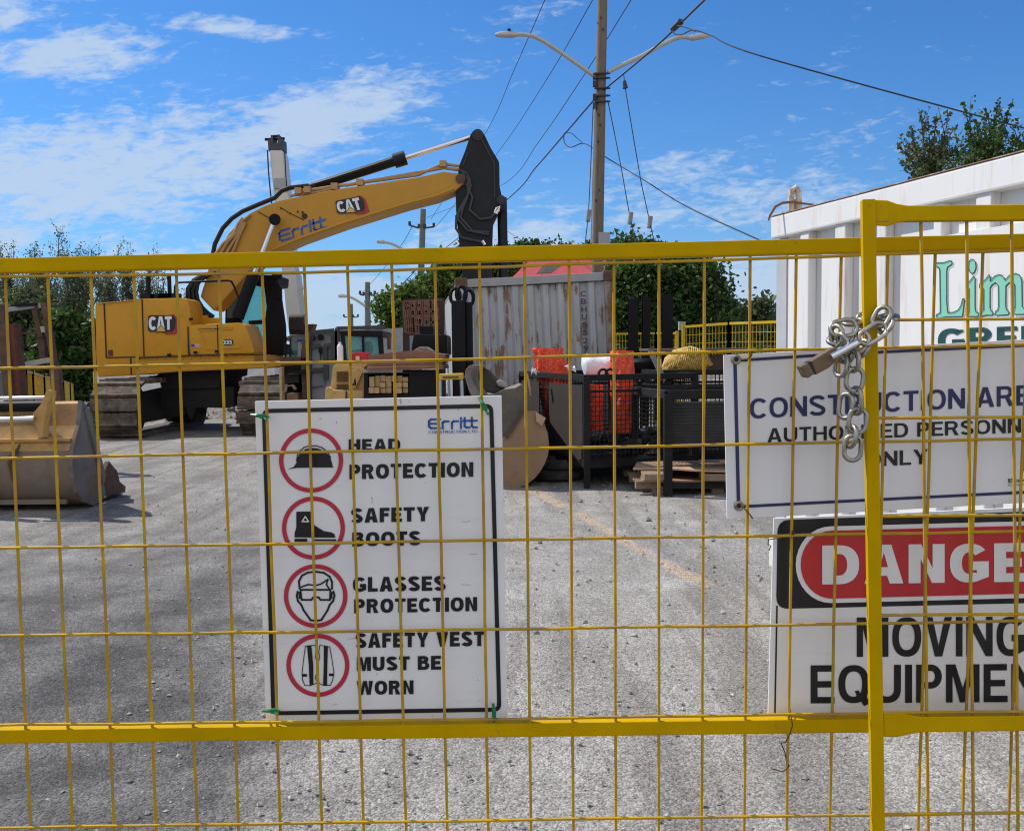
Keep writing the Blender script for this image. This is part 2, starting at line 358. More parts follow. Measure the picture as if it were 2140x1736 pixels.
# ================================================================ bold signwriter's capitals, drawn as outlines
def earc(cx, cy, rx, ry, a0, a1, n=14):
    return [(cx + rx * math.cos(R(a0 + (a1 - a0) * i / n)), cy + ry * math.sin(R(a0 + (a1 - a0) * i / n))) for i in range(n + 1)]
def thick(path, w):
    lft, rgt = [], []
    for i, p in enumerate(path):
        a = Vector(path[max(0, i - 1)]); b = Vector(path[min(len(path) - 1, i + 1)]); d = (b - a).normalized(); nn_ = Vector((-d.y, d.x)) * w / 2
        lft.append(tuple(Vector(p) + nn_)); rgt.append(tuple(Vector(p) - nn_))
    return lft + rgt[::-1]
def glyph(ch, t):                      # -> (advance width, contours); capital height is 1
    h = t * .86
    def sup(cx, cy, rx, ry, a0, a1, n=16, e=.86):      # squarish ellipse
        o = []
        for i in range(n + 1):
            a = R(a0 + (a1 - a0) * i / n); c, s = math.cos(a), math.sin(a)
            o.append((cx + rx * math.copysign(abs(c) ** e, c), cy + ry * math.copysign(abs(s) ** e, s)))
        return o
    if ch == 'A': return .84, [[(0, 0), (.42 - t * .62, 1), (.42 + t * .62, 1), (.84, 0), (.84 - t * 1.12, 0), (.775 - t * 1.1, .20), (.065 + t * 1.1, .20), (t * 1.12, 0)], [(.42 - .16 + t * .28, .20 + h), (.42 + .16 - t * .28, .20 + h), (.42, .80)]]
    if ch == 'B': return .76, [[(0, 0), (0, 1), (.42, 1)] + earc(.42, .745, .285, .255, 90, -42) + earc(.45, .285, .31, .285, 52, -90), [(t, .5 + h * .5), (t, 1 - h), (.42, 1 - h)] + earc(.42, .745 - .0, .285 - t, .255 - h, 90, -90, 8), [(t, h), (t, .56 - h * .5), (.45, .56 - h * .5)] + earc(.45, (h + .56 - h * .5) / 2, .31 - t, (.56 - 1.5 * h) / 2, 90, -90, 8)]
    if ch == 'C': return .80, [sup(.42, .5, .42, .5, 38, 322, 26) + sup(.42, .5, .42 - t, .5 - h, 318, 42, 26)]
    if ch == 'D': return .80, [[(0, 0), (0, 1), (.36, 1)] + sup(.36, .5, .44, .5, 90, -90), [(t, h), (t, 1 - h), (.36, 1 - h)] + sup(.36, .5, .44 - t, .5 - h, 90, -90)]
    if ch == 'E': return .66, [[(0, 0), (0, 1), (.65, 1), (.65, 1 - h), (t, 1 - h), (t, .5 + h * .5), (.60, .5 + h * .5), (.60, .5 - h * .5), (t, .5 - h * .5), (t, h), (.67, h), (.67, 0)]]
    if ch == 'F': return .62, [[(0, 0), (0, 1), (.62, 1), (.62, 1 - h), (t, 1 - h), (t, .52 + h * .5), (.56, .52 + h * .5), (.56, .52 - h * .5), (t, .52 - h * .5), (t, 0)]]
    if ch == 'G': return .84, [sup(.42, .5, .42, .5, 38, 300, 26) + [(.84, .14), (.84, .54), (.45, .54), (.45, .54 - h), (.84 - t, .54 - h), (.84 - t, .24)] + sup(.42, .5, .42 - t, .5 - h, 300, 42, 24)]
    if ch == 'H': return .78, [[(0, 0), (0, 1), (t, 1), (t, .5 + h * .55), (.78 - t, .5 + h * .55), (.78 - t, 1), (.78, 1), (.78, 0), (.78 - t, 0), (.78 - t, .5 - h * .45), (t, .5 - h * .45), (t, 0)]]
    if ch == 'I': return t, [[(0, 0), (0, 1), (t, 1), (t, 0)]]
    if ch == 'L': return .62, [[(0, 0), (0, 1), (t, 1), (t, h), (.62, h), (.62, 0)]]
    if ch == 'M': return .94, [[(0, 0), (0, 1), (t * 1.35, 1), (.47, .38), (.94 - t * 1.35, 1), (.94, 1), (.94, 0), (.94 - t * .95, 0), (.94 - t * .95, .72), (.47 + t * .40, 0), (.47 - t * .40, 0), (t * .95, .72), (t * .95, 0)]]
    if ch == 'N': return .78, [[(0, 0), (0, 1), (t * 1.05, 1), (.78 - t, .38), (.78 - t, 1), (.78, 1), (.78, 0), (.78 - t * 1.05, 0), (t, .62), (t, 0)]]
    if ch == 'O': return .86, [sup(.43, .5, .43, .5, 0, 354, 40), sup(.43, .5, .43 - t, .5 - h, 0, 354, 40)]
    if ch == 'Q': return .86, [sup(.43, .5, .43, .5, 0, 295, 36) + [(.72, -.08), (.90, .0), (.80, .14)] + sup(.43, .5, .43, .5, 330, 354, 4), sup(.43, .5, .43 - t, .5 - h, 0, 285, 34) + [(.50, .24), (.46, .31), (.56, .34), (.62, .26)] + sup(.43, .5, .43 - t, .5 - h, 335, 354, 3)]
    if ch == 'P': return .72, [[(0, 0), (0, 1), (.42, 1)] + earc(.42, .685, .30, .315, 90, -90) + [(t, .37), (t, 0)], [(t, .37 + h), (t, 1 - h), (.42, 1 - h)] + earc(.42, .685, .30 - t, .315 - h, 90, -90)]
    if ch == 'R': return .80, [[(0, 0), (0, 1), (.44, 1)] + earc(.44, .70, .30, .30, 90, -62) + [(.80, 0), (.80 - t * 1.22, 0), (.40, .40), (t, .40), (t, 0)], [(t, .40 + h), (t, 1 - h), (.44, 1 - h)] + earc(.44, (1.40) / 2, .30 - t, .30 - h, 90, -90)]
    if ch == 'S':
        r1, r2 = .35 - t / 2 + .02, .36 - t / 2 + .02; ry1 = (.5 + h * .12 - h) / 2; 
        top = sup(.37, 1 - h / 2 - ry1, r1, ry1, 14, 215, 18, .9); bot = sup(.37, h / 2 + ry1, r2, ry1, 35, -166, 18, .9)
        return .74, [('strip', thick(top + bot, (t + h) / 2))]
    if ch == 'T': return .70, [[(.35 - t / 2, 0), (.35 - t / 2, 1 - h), (0, 1 - h), (0, 1), (.70, 1), (.70, 1 - h), (.35 + t / 2, 1 - h), (.35 + t / 2, 0)]]
    if ch == 'U': return .78, [[(0, 1), (0, .38)] + sup(.39, .38, .39, .38, 180, 360) + [(.78, 1), (.78 - t, 1), (.78 - t, .38)] + sup(.39, .38, .39 - t, .38 - h, 360, 180) + [(t, 1)]]
    if ch == 'V': return .80, [[(0, 1), (t * 1.12, 1), (.40, .27), (.80 - t * 1.12, 1), (.80, 1), (.40 + t * .56, 0), (.40 - t * .56, 0)]]
    if ch == 'W': return 1.12, [[(0, 1), (t * 1.06, 1), (.30, .32), (.56 - t * .5, 1), (.56 + t * .5, 1), (.82, .32), (1.12 - t * 1.06, 1), (1.12, 1), (.82 + t * .5, 0), (.82 - t * .5, 0), (.56, .64), (.30 + t * .5, 0), (.30 - t * .5, 0)]]
    if ch == 'Y': return .80, [[(0, 1), (t * 1.2, 1), (.40, .60), (.80 - t * 1.2, 1), (.80, 1), (.40 + t * .5, .42), (.40 + t * .5, 0), (.40 - t * .5, 0), (.40 - t * .5, .42)]]
    if ch == 'Z': return .72, [[(0, 0), (0, h), (.42, 1 - h), (.03, 1 - h), (.03, 1), (.72, 1), (.72, 1 - h), (.29, h), (.72, h), (.72, 0)]]
    return .30, []
def bold_mesh(body, t, gap=.115):
    x = 0.0; cons = []; strips = []
    for ch in body:
        w, cs = glyph(ch, t)
        for c in cs:
            if c[0] == 'strip': strips.append([(px + x, py) for px, py in c[1]]); continue
            cons.append([(px + x, py) for px, py in c])
        x += w + gap
    x -= gap
    cu = bpy.data.curves.new('lettering_curve', 'CURVE'); cu.dimensions = '2D'; cu.fill_mode = 'BOTH'
    for c in cons:
        cc = [c[0]]
        for p in c[1:]:
            if (Vector(p) - Vector(cc[-1])).length > 1e-4: cc.append(p)
        if (Vector(cc[0]) - Vector(cc[-1])).length < 1e-4: cc.pop()
        s = cu.splines.new('POLY'); s.points.add(len(cc) - 1)
        for q_, p in zip(s.points, cc): q_.co = (p[0], p[1], 0, 1)
        s.use_cyclic_u = True
    ob = bpy.data.objects.new('lettering_curve', cu); COL.objects.link(ob)
    dg = bpy.context.evaluated_depsgraph_get(); dg.update()
    me = bpy.data.meshes.new_from_object(ob.evaluated_get(dg))
    vs = [(v.co.x / x, v.co.y) for v in me.vertices]; fs = [tuple(p.vertices) for p in me.polygons]
    for c in strips:
        n = len(c) // 2; o_ = len(vs); vs += [(px / x, py) for px, py in c]
        fs += [(o_ + i, o_ + i + 1, o_ + 2 * n - 2 - i, o_ + 2 * n - 1 - i) for i in range(n - 1)]
    bpy.data.objects.remove(ob); bpy.data.curves.remove(cu); bpy.data.meshes.remove(me)
    return vs, fs

# ================================================================ text helper
def text_mesh(body, off=0.0):
    if off > .1: return bold_mesh(body, off)
    cu = bpy.data.curves.new('lettering_curve', 'FONT'); cu.body = body; cu.offset = off; cu.resolution_u = 4
    ob = bpy.data.objects.new('lettering_curve', cu); COL.objects.link(ob)
    dg = bpy.context.evaluated_depsgraph_get(); dg.update()
    me = bpy.data.meshes.new_from_object(ob.evaluated_get(dg))
    vs = [v.co.copy() for v in me.vertices]; fs = [tuple(p.vertices) for p in me.polygons]
    bpy.data.objects.remove(ob); bpy.data.curves.remove(cu); bpy.data.meshes.remove(me)
    x0 = min(p.x for p in vs); x1 = max(p.x for p in vs); y0 = min(p.y for p in vs); y1 = max(p.y for p in vs)
    return [((p.x - x0) / (x1 - x0), (p.y - y0) / (y1 - y0)) for p in vs], fs
def bil(c, a, b):                      # c = bottom left, bottom right, top right, top left
    x = (1-a)*(1-b)*c[0][0] + a*(1-b)*c[1][0] + a*b*c[2][0] + (1-a)*b*c[3][0]
    y = (1-a)*(1-b)*c[0][1] + a*(1-b)*c[1][1] + a*b*c[2][1] + (1-a)*b*c[3][1]
    return x, y
def put_text(mb, body, quad, fn, off=0.0):
    uv, fs = text_mesh(body, off)
    mb.add([fn(*bil(quad, a, b)) for a, b in uv], fs)
def strokes(mb, lines, w, quad, fn):   # letters drawn as strokes in a unit square
    for ln in lines:
        for (ax, ay), (bx, by) in zip(ln, ln[1:]):
            d = Vector((bx - ax, by - ay)); 
            if d.length < 1e-6: continue
            d.normalize(); nx, ny = -d.y * w / 2, d.x * w / 2; ex, ey = d.x * w / 2 * 0.98, d.y * w / 2 * 0.98
            pts = [(ax-ex+nx, ay-ey+ny), (ax-ex-nx, ay-ey-ny), (bx+ex-nx, by+ey-ny), (bx+ex+nx, by+ey+ny)]
            mb.poly([fn(*bil(quad, a / LOGO_W, b)) for a, b in pts])
LOGO_W = 4.35
ERRITT = []
def _logo():
    L = []
    L += [[(1.0, .82), (.25, .82), (.07, .66), (.07, .2), (.25, .04), (1.0, .04)], [(.1, .43), (.92, .43)]]
    for x in (1.25, 2.05): L += [[(x, 0.0), (x, .5), (x + .14, .62), (x + .5, .62)]]
    L += [[(2.82, 0), (2.82, .62)], [(2.82, .84), (2.82, .90)]]
    for x in (3.14, 3.76): L += [[(x, .9), (x, .18), (x + .14, .05), (x + .42, .05)], [(x - .13, .64), (x + .42, .64)]]
    return L
ERRITT = _logo()

# ================================================================ ground
def ground_z(x, y):
    def ss(t): t = max(0, min(1, t)); return t * t * (3 - 2 * t)
    return -1.45 * ss((y - 13.0) / 24) * ss((-x - 8.6) / 3.0)
def steps(a, b, n, p=1.0): return [a + (b - a) * (i / n) ** p for i in range(n + 1)]
xs = [-900, -300, -120, -70] + [-50 + i * 1.25 for i in range(81)] + [70, 120, 300, 900]
ys = [-30, -8, 0] + [1 + i * 0.5 for i in range(60)] + [31 + i * 2 for i in range(20)] + [90, 150, 400, 1500]
mb = MB()
mb.add([(x, y, ground_z(x, y) + (0.035 * mnoise.noise((x * .45, y * .45, 1.3)) if 2 < y < 40 and abs(x) < 40 else 0)) for y in ys for x in xs],
       [(j * len(xs) + i, j * len(xs) + i + 1, (j + 1) * len(xs) + i + 1, (j + 1) * len(xs) + i) for j in range(len(ys) - 1) for i in range(len(xs) - 1)])
gm = bpy.data.materials.new('dusty gravel yard'); gm.use_nodes = True
t = gm.node_tree; ns = t.nodes; L = t.links; B = ns['Principled BSDF']; B.inputs['Roughness'].default_value = 0.92; B.inputs['Specular IOR Level'].default_value = 0.25
tcn = ns.new('ShaderNodeTexCoord'); OBJ = tcn.outputs['Object']
def gn(scale, detail=6, rough=.6, vec=None, st=None, dist=0):
    n = ns.new('ShaderNodeTexNoise'); n.inputs['Scale'].default_value = scale; n.inputs['Detail'].default_value = detail; n.inputs['Roughness'].default_value = rough; n.inputs['Distortion'].default_value = dist
    src = vec or OBJ
    if st:
        mp = ns.new('ShaderNodeMapping'); mp.inputs['Scale'].default_value = st[0]; mp.inputs['Rotation'].default_value = (0, 0, st[1]); L.new(src, mp.inputs[0]); src = mp.outputs[0]
    L.new(src, n.inputs['Vector']); return n.outputs['Fac']
def gr(val, a, b, c=0., d=1., smooth=True):
    n = ns.new('ShaderNodeMapRange'); n.interpolation_type = 'SMOOTHSTEP' if smooth else 'LINEAR'
    for k, x in zip(('From Min', 'From Max', 'To Min', 'To Max'), (a, b, c, d)): n.inputs[k].default_value = x
    L.new(val, n.inputs['Value']); return n.outputs[0]
def gmx(f, a, b, blend='MIX'):
    n = ns.new('ShaderNodeMix'); n.data_type = 'RGBA'; n.blend_type = blend
    for k, x in (('Factor', f), ('A', a), ('B', b)):
        if hasattr(x, 'links'): L.new(x, n.inputs[k])
        elif isinstance(x, (int, float)): n.inputs[k].default_value = x
        else: n.inputs[k].default_value = (*x, 1)
    return n.outputs['Result']
def gma(op, a, b=None, c=None):
    n = ns.new('ShaderNodeMath'); n.operation = op
    for i, x in enumerate((a, b, c)):
        if x is None: continue
        if isinstance(x, (int, float)): n.inputs[i].default_value = x
        else: L.new(x, n.inputs[i])
    return n.outputs[0]
sp = ns.new('ShaderNodeSeparateXYZ'); L.new(OBJ, sp.inputs[0]); GX, GY = sp.outputs[0], sp.outputs[1]
big = gn(0.55, 6, .62); med = gn(2.2, 6, .65); tracks = gn(1.0, 5, .6, st=((2.6, .22, 1), R(-24)), dist=.4)
# darker ground on the near left, dusty crushed concrete elsewhere
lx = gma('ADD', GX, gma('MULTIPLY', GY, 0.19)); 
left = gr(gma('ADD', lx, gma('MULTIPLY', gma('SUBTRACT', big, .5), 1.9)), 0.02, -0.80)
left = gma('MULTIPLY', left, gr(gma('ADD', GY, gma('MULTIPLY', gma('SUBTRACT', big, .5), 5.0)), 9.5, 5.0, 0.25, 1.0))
base = gmx(gr(med, .3, .7), (.255, .237, .216), (.345, .325, .30))
base = gmx(gma('MULTIPLY', gr(tracks, .46, .62), .7), base, (.175, .160, .146))
base = gmx(gma('MULTIPLY', gr(gn(1.4, 7, .7, dist=.8), .57, .70), .5), base, (.15, .136, .124))
base = gmx(gma('MULTIPLY', gr(gn(1.6, 7, .7, st=((1, .35, 1), R(-30)), dist=.5), .56, .66), .5), base, (.46, .44, .415))
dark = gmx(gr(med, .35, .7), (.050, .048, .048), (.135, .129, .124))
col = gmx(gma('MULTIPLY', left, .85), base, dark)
a0, a1 = G(1095, 1012), G(1620, 1300)
dx, dy = (a1 - a0).normalized().x, (a1 - a0).normalized().y
dist = gma('ADD', gma('MULTIPLY', gma('SUBTRACT', GX, a0.x), -dy), gma('MULTIPLY', gma('SUBTRACT', GY, a0.y), dx))
dist = gma('ABSOLUTE', gma('ADD', dist, gma('MULTIPLY', gma('SUBTRACT', med, .5), .16)))
line = gma('MULTIPLY', gr(dist, .10, .03), gma('MULTIPLY', gr(gn(1.3, 5, .6), .40, .56), gr(GY, 4.2, 5.4)))
col = gmx(gma('MULTIPLY', line, .6), col, (.50, .36, .23))
vo = ns.new('ShaderNodeTexVoronoi'); vo.inputs['Scale'].default_value = 105; L.new(OBJ, vo.inputs['Vector'])
vs_ = ns.new('ShaderNodeSeparateColor'); L.new(vo.outputs['Color'], vs_.inputs[0])
speck = gr(vs_.outputs[0], 0, 1, .56, 1.44, False)
spk = ns.new('ShaderNodeCombineColor'); [L.new(speck, spk.inputs[i]) for i in range(3)]
col = gmx(.85, col, spk.outputs[0], 'MULTIPLY')
f2 = gr(gn(40, 8, .7), .3, .7, .70, 1.3, False)
sp2 = ns.new('ShaderNodeCombineColor'); [L.new(f2, sp2.inputs[i]) for i in range(3)]
col = gmx(1.0, col, sp2.outputs[0], 'MULTIPLY')
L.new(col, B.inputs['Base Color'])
hgt = gma('ADD', gma('MULTIPLY', vo.outputs['Distance'], -.5), gma('ADD', gma('MULTIPLY', gn(30, 8, .7), 1.0), gma('MULTIPLY', gn(5, 6, .65), 2.2)))
bp = ns.new('ShaderNodeBump'); bp.inputs['Strength'].default_value = .75; bp.inputs['Distance'].default_value = .018
L.new(hgt, bp.inputs['Height']); L.new(bp.outputs[0], B.inputs['Normal'])
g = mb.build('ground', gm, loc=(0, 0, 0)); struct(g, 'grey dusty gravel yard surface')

# loose stones and clods: nobody could count them
def stones(mb, n, xr, yr, sr, zf=None):
    for _ in range(n):
        y = yr[0] + (yr[1] - yr[0]) * random.random() ** 1.4; x = random.uniform(*xr) * (0.35 + y / yr[1])
        s = sr[0] * (sr[1] / sr[0]) ** (random.random() ** 2.2)
        rot = Matrix.Rotation(random.uniform(0, 6.3), 3, 'Z') @ Matrix.Rotation(random.uniform(-.5, .5), 3, 'X')
        vs = []
        for (px, py, pz) in ((1,0,0),(-1,0,0),(0,1,0),(0,-1,0),(0,0,1),(0,0,-1)):
            k = s * random.uniform(.6, 1.25); vs.append(rot @ Vector((px * k, py * k, pz * k * .7)) + Vector((x, y, (zf(x, y) if zf else 0.0) + s * .25)))
        mb.add(vs, [(0,2,4),(2,1,4),(1,3,4),(3,0,4),(2,0,5),(1,2,5),(3,1,5),(0,3,5)])
STONE = mat('crushed stone', (.30, .285, .27), .9, var=.3, scale=9, island=.45)
mb = MB(); stones(mb, 5200, (-3.6, 3.2), (2.9, 13), (.003, .016)); stones(mb, 90, (-1.0, 2.6), (4.5, 12), (.015, .04))
tag(mb.build('loose_gravel', STONE, loc=(0, 0, 0)), 'loose grey stones scattered over the dusty yard', 'gravel', kind='stuff')

# ================================================================ foreground fence
LY, LM = 1.069, -0.0155                # upright plane of the long panel
RY = 0.990                             # plane of the panel with the post
def LP(px, py, d=0.0): return PP(px, py, LY + d, LM)
def RP(px, py, d=0.0): return PP(px, py, RY + d, 0.004)
def interp(tab, x):
    if x <= tab[0][0]: (a, p), (b, r) = tab[0], tab[1]
    elif x >= tab[-1][0]: (a, p), (b, r) = tab[-2], tab[-1]
    else:
        for (a, p), (b, r) in zip(tab, tab[1:]):
            if a <= x <= b: break
    return p + (r - p) * (x - a) / (b - a)
KTAB = [(11, .0456), (190, .0425), (458, .035), (637, .0316), (909, .0213), (1003, .0152), (1096, .0118), (1190, .0075), (1283, .004), (1377, 0), (1472, -.005), (1567, -.0105), (1663, -.0175), (1757, -.0195), (1953, -.030), (2052, -.036), (2400, -.046)]
XT = [-438 - 89.5 * k for k in range(13, 0, -1)] + [-438, -349, -259, -169, -79, 11, 100, 190, 280, 369, 458, 548, 637, 727, 819.6, 909.4, 1003, 1095.7, 1189.7, 1283, 1377, 1472, 1567.5, 1663.7, 1757, 1854, 1953, 2052, 2151, 2250, 2350, 2450] + [2550 + 100 * k for k in range(8)]
YBOT = 2560.0
WIRE_R = 0.00172
def wob(k): return Vector((random.uniform(-k, k), random.uniform(-k, k) * .6, random.uniform(-k, k)))
pb = LP(650, YBOT); pb.z = 0
pan = thing('mesh_fence', 'long yellow mesh fence panel running from left edge, safety sign hung on it', 'fence', (0, LY, 0), 'yellow temporary fence panels at the front')
mb = MB()
for x in XT:
    k = interp(KTAB, x); pts = []
    for yv in (568 - max(0, x) * .0205, 700, 850, 1000, 1150, 1300, 1440, 1522, 1600, 1730, 1900, 2200, YBOT):
        pts.append(LP(x + k * (yv - 580) + random.uniform(-.8, .8), yv))
    mb.tube(pts, WIRE_R, 7)
ROWS = [[(-500, 590), (0, 578), (640, 570), (1700, 537), (2500, 512)], [(-500, 781), (0, 769.5), (467, 761.5), (1037, 749), (1567, 732.5), (2000, 723.5), (2500, 711)],
        [(-500, 967), (0, 958), (700, 944), (1472, 930), (2000, 919.5), (2500, 909)], [(-500, 1153), (0, 1144.6), (700, 1134), (1469, 1121.5), (2000, 1112), (2500, 1102)],
        [(-500, 1335), (0, 1328), (700, 1319), (1469, 1308), (2000, 1299), (2500, 1290)], [(-500, 1520), (0, 1514), (610, 1508), (1639, 1492), (2500, 1481)],
        [(-500, 1735), (0, 1728.5), (751, 1717), (1600, 1705), (2500, 1693)], [(-500, 1930), (2500, 1888)], [(-500, 2125), (2500, 2080)], [(-500, 2330), (2500, 2280)], [(-500, 2530), (2500, 2480)]]
for row in ROWS:
    pts = []
    for i in range(45):
        x = -1620 + 4900 * i / 44
        pts.append(LP(x, interp(row, x) + random.uniform(-.9, .9), -0.0042))
    mb.tube(pts, WIRE_R, 7)
mb.build('wire_mesh', WIRE_Y, pan)
def rail(name, fn, tl, wpx, mtl, parent, dep=0.0):     # square tube along picked points (centre lines)
    mb = MB(); pts = [fn(x, y, dep) for x, y in tl]
    for (a, b) in zip(pts, pts[1:]): mb.beam(a, b, 0.0168, wpx)
    return mb.build(name, mtl, parent, bevel=0.002)
rail('top_rail', LP, [(-1690, 597), (3330, 477.2)], .0166, FENCE_Y, pan, .006)
rail('bottom_rail', LP, [(-1690, 1555.7), (3330, 1490.5)], .0166, FENCE_Y, pan, .006)
rail('ground_rail', LP, [(-1690, 2578), (3330, 2497)], .017, FENCE_Y, pan, .006)
mb = MB(); a, b = LP(-1690, 590, .006), LP(-1480, 2560, .006); b.z = .02; mb.beam(a, b, .0168, .0168, (0, 1, 0)); mb.build('end_post', FENCE_Y, pan, bevel=.002)
mb = MB(); a, b = LP(3330, 470, .006), LP(3130, 2560, .006); b.z = .02; mb.beam(a, b, .0168, .0168, (0, 1, 0)); mb.build('end_post', FENCE_Y, pan, bevel=.002)

pan2 = thing('mesh_fence', 'yellow mesh fence panel at right with square chained post', 'fence', (0.37, RY, 0), 'yellow temporary fence panels at the front')
mb = MB()
rotp = Matrix.Rotation(R(30 - 20), 3, 'Z')
a, b = RP(1813.5, 418), RP(1834, 1740); d = (b - a); b = a + d * ((0.0 - a.z) / d.z)
ux = Vector((math.cos(R(-10)), math.sin(R(-10)), 0)); h = .0132 / 2 * 1.0
uy = Vector((-math.sin(R(-10)), math.cos(R(-10)), 0))
vs = [p + ux * (i * h) + uy * (j * h) for p in (a, b) for i, j in ((-1, -1), (1, -1), (1, 1), (-1, 1))]
mb.add(vs, [(0,1,2,3),(4,7,6,5),(0,4,5,1),(1,5,6,2),(2,6,7,3),(3,7,4,0)])
mb.build('post', FENCE_Y, pan2, bevel=.0012)
RKT = [(1925, .0118), (2114, .0108), (2500, .006), (3400, -.01)]
mb = MB()
for x in [1925, 2020, 2114, 2209, 2304, 2400, 2495] + [2590 + 95 * k for k in range(8)]:
    k = interp(RKT, x)
    mb.tube([RP(x + k * (yv - 464) + random.uniform(-.8, .8), yv) for yv in (452, 600, 800, 1000, 1200, 1400, 1500, 1620, 1800, 2200, 2560)], .0017, 7)
for y in (462, 669, 874, 1078.5, 1285, 1488.5, 1700, 1905, 2110, 2320):
    x0 = 1826 + (y - 460) * .0145
    mb.tube([RP(x0 + (3300 - x0) * i / 8, y - 12 * i / 8 + random.uniform(-.6, .6), -.004) for i in range(9)], .0017, 7)
mb.build('wire_mesh', WIRE_Y, pan2)
def flared(name, xL, yc, xF, y2):
    mb = MB()
    secs = [(xL, 27, .010, yc), (xL + 26, 27, .010, yc + 1), (xF - 22, 20, .015, yc + 1), (xF, 16.2, .0165, yc + 1), (3320, 16.2, .0165, y2 - 8)]
    vs = []
    for x, hp, wd, y in secs:
        for sy, sd in ((-1, -1), (1, -1), (1, 1), (-1, 1)): vs.append(RP(x, y + sy * hp, sd * wd / 2))
    fs = [(0, 1, 2, 3), (16, 19, 18, 17)]
    for i in range(4):
        for k in range(4): fs.append((i * 4 + k, i * 4 + (k + 1) % 4, (i + 1) * 4 + (k + 1) % 4, (i + 1) * 4 + k))
    mb.add(vs, fs); return mb.build(name, FENCE_Y, pan2, bevel=.0015)
flared('top_rail', 1829, 445, 1896, 440); flared('bottom_rail', 1846, 1512, 1925, 1505)
mb = MB(); mb.beam((a.x + .02, RY, 2.52 - 2.5), (1.13, RY, .02), .0165, .0165); mb.build('ground_rail', FENCE_Y, pan2, bevel=.002)
mb = MB(); e_ = RP(3320, 420); mb.beam(e_, (e_.x, e_.y, .02), .0165, .0165, (0, 1, 0)); mb.build('post', FENCE_Y, pan2, bevel=.002)
mb = MB(); mb.box((b.x, RY + .02, .035), (.16, .5, .07)); tag(mb.build('concrete_block', mat('grey concrete foot', (.3, .3, .29), .9)), 'concrete foot block under the square yellow fence post', 'fence foot')

# ================================================================ safety sign
def sign_plate(name, label, quad, d, th, mtl, bev=.0008):
    o = thing(name, label, 'sign', LP(*quad[0], d)); mb = MB()
    n = Vector((-LM, 1, 0)).normalized(); mb.prism([LP(x, y, d) for x, y in quad], n * th)
    mb.build('board', mtl, o, bevel=bev); return o
SD = .0135
def fs(k): return lambda x, y: LP(x, y, SD - k)
S1 = sign_plate('safety_sign', 'white safety sign with four red circles listing protective gear', [(532, 838.5), (1048, 826.5), (1060.5, 1502), (555.5, 1505)], SD, .006, SIGN_W)
def frame_strip(mb, pts, w, fn):       # outline band of w pixels through points, closed, mitred
    n = len(pts); ins = []
    for i in range(n):
        p0, p1, p2 = (Vector(pts[i - 1]), Vector(pts[i]), Vector(pts[(i + 1) % n]))
        d1 = (p1 - p0).normalized(); d2 = (p2 - p1).normalized(); n1 = Vector((-d1.y, d1.x)); n2 = Vector((-d2.y, d2.x))
        m = (n1 + n2); m = m / max(.3, m.length_squared) * 2; ins.append(p1 + m * w)
    vs = [fn(*p) for p in pts] + [fn(*p) for p in ins]
    mb.add(vs, [(i, (i + 1) % n, n + (i + 1) % n, n + i) for i in range(n)])
def rounded(c, r, k=6):                # rounded outline of a quad given in pixel order (clockwise on screen)
    outp = []; n = len(c)
    for i in range(n):
        p0, p1, p2 = Vector(c[i - 1]), Vector(c[i]), Vector(c[(i + 1) % n]); a_ = p1 + (p0 - p1).normalized() * r; b_ = p1 + (p2 - p1).normalized() * r
        for j in range(k + 1):
            s = j / k; outp.append(tuple(a_ * (1 - s) ** 2 + p1 * 2 * s * (1 - s) + b_ * s * s))
    return outp
mb = MB()
frame_strip(mb, rounded([q('B1', 166, 190), q('B1', 1935, 150), q('B2', 1998, 1155), q('B2', 240, 1184)], 17), 8.6, fs(.0009))
mb.build('border', INK, S1)
rings = [(q('B1', 543, 583), 245 / 3.057 * K), (q('B1', 561, 1099), 241 / 3.057 * K), (q('B2', 578, 273), 243 / 3.057 * K), (q('B2', 595, 802), 241 / 3.057 * K)]
for (cx, cy), r in rings:
    mb = MB(); pts = [(cx + r * math.cos(2 * math.pi * i / 56), cy + r * math.sin(2 * math.pi * i / 56)) for i in range(56)]
    frame_strip(mb, pts, 9.2, fs(.0009)); mb.build('warning_ring', RING_R, S1)
mb = MB(); f9 = fs(.0009)
def lettering(mb, zoom, rows, fn, off):
    for body, x0, yb0, x1, yb1, hh in rows:          # text, left, baseline left, right, baseline right, cap height (zoom pixels)
        put_text(mb, body, [q(zoom, x0, yb0), q(zoom, x1, yb1), q(zoom, x1, yb1 - hh), q(zoom, x0, yb0 - hh)], fn, off)
for zz_, row in [('B1', r) for r in (('HEAD', 830, 513, 1225, 508, 92), ('PROTECTION', 836, 727, 1783, 707, 112), ('SAFETY', 848, 1060, 1446, 1046, 110), ('BOOTS', 858, 1240, 1380, 1229, 108))] + [('B2', r) for r in (('GLASSES', 862, 242, 1572, 231, 112), ('PROTECTION', 872, 405, 1812, 388, 108), ('SAFETY VEST', 882, 670, 1868, 654, 112), ('MUST BE', 892, 846, 1536, 834, 106), ('WORN', 892, 1028, 1326, 1022, 106))]:
    mb = MB(); lettering(mb, zz_, [row], f9, .268); mb.build('lettering', INK, S1)
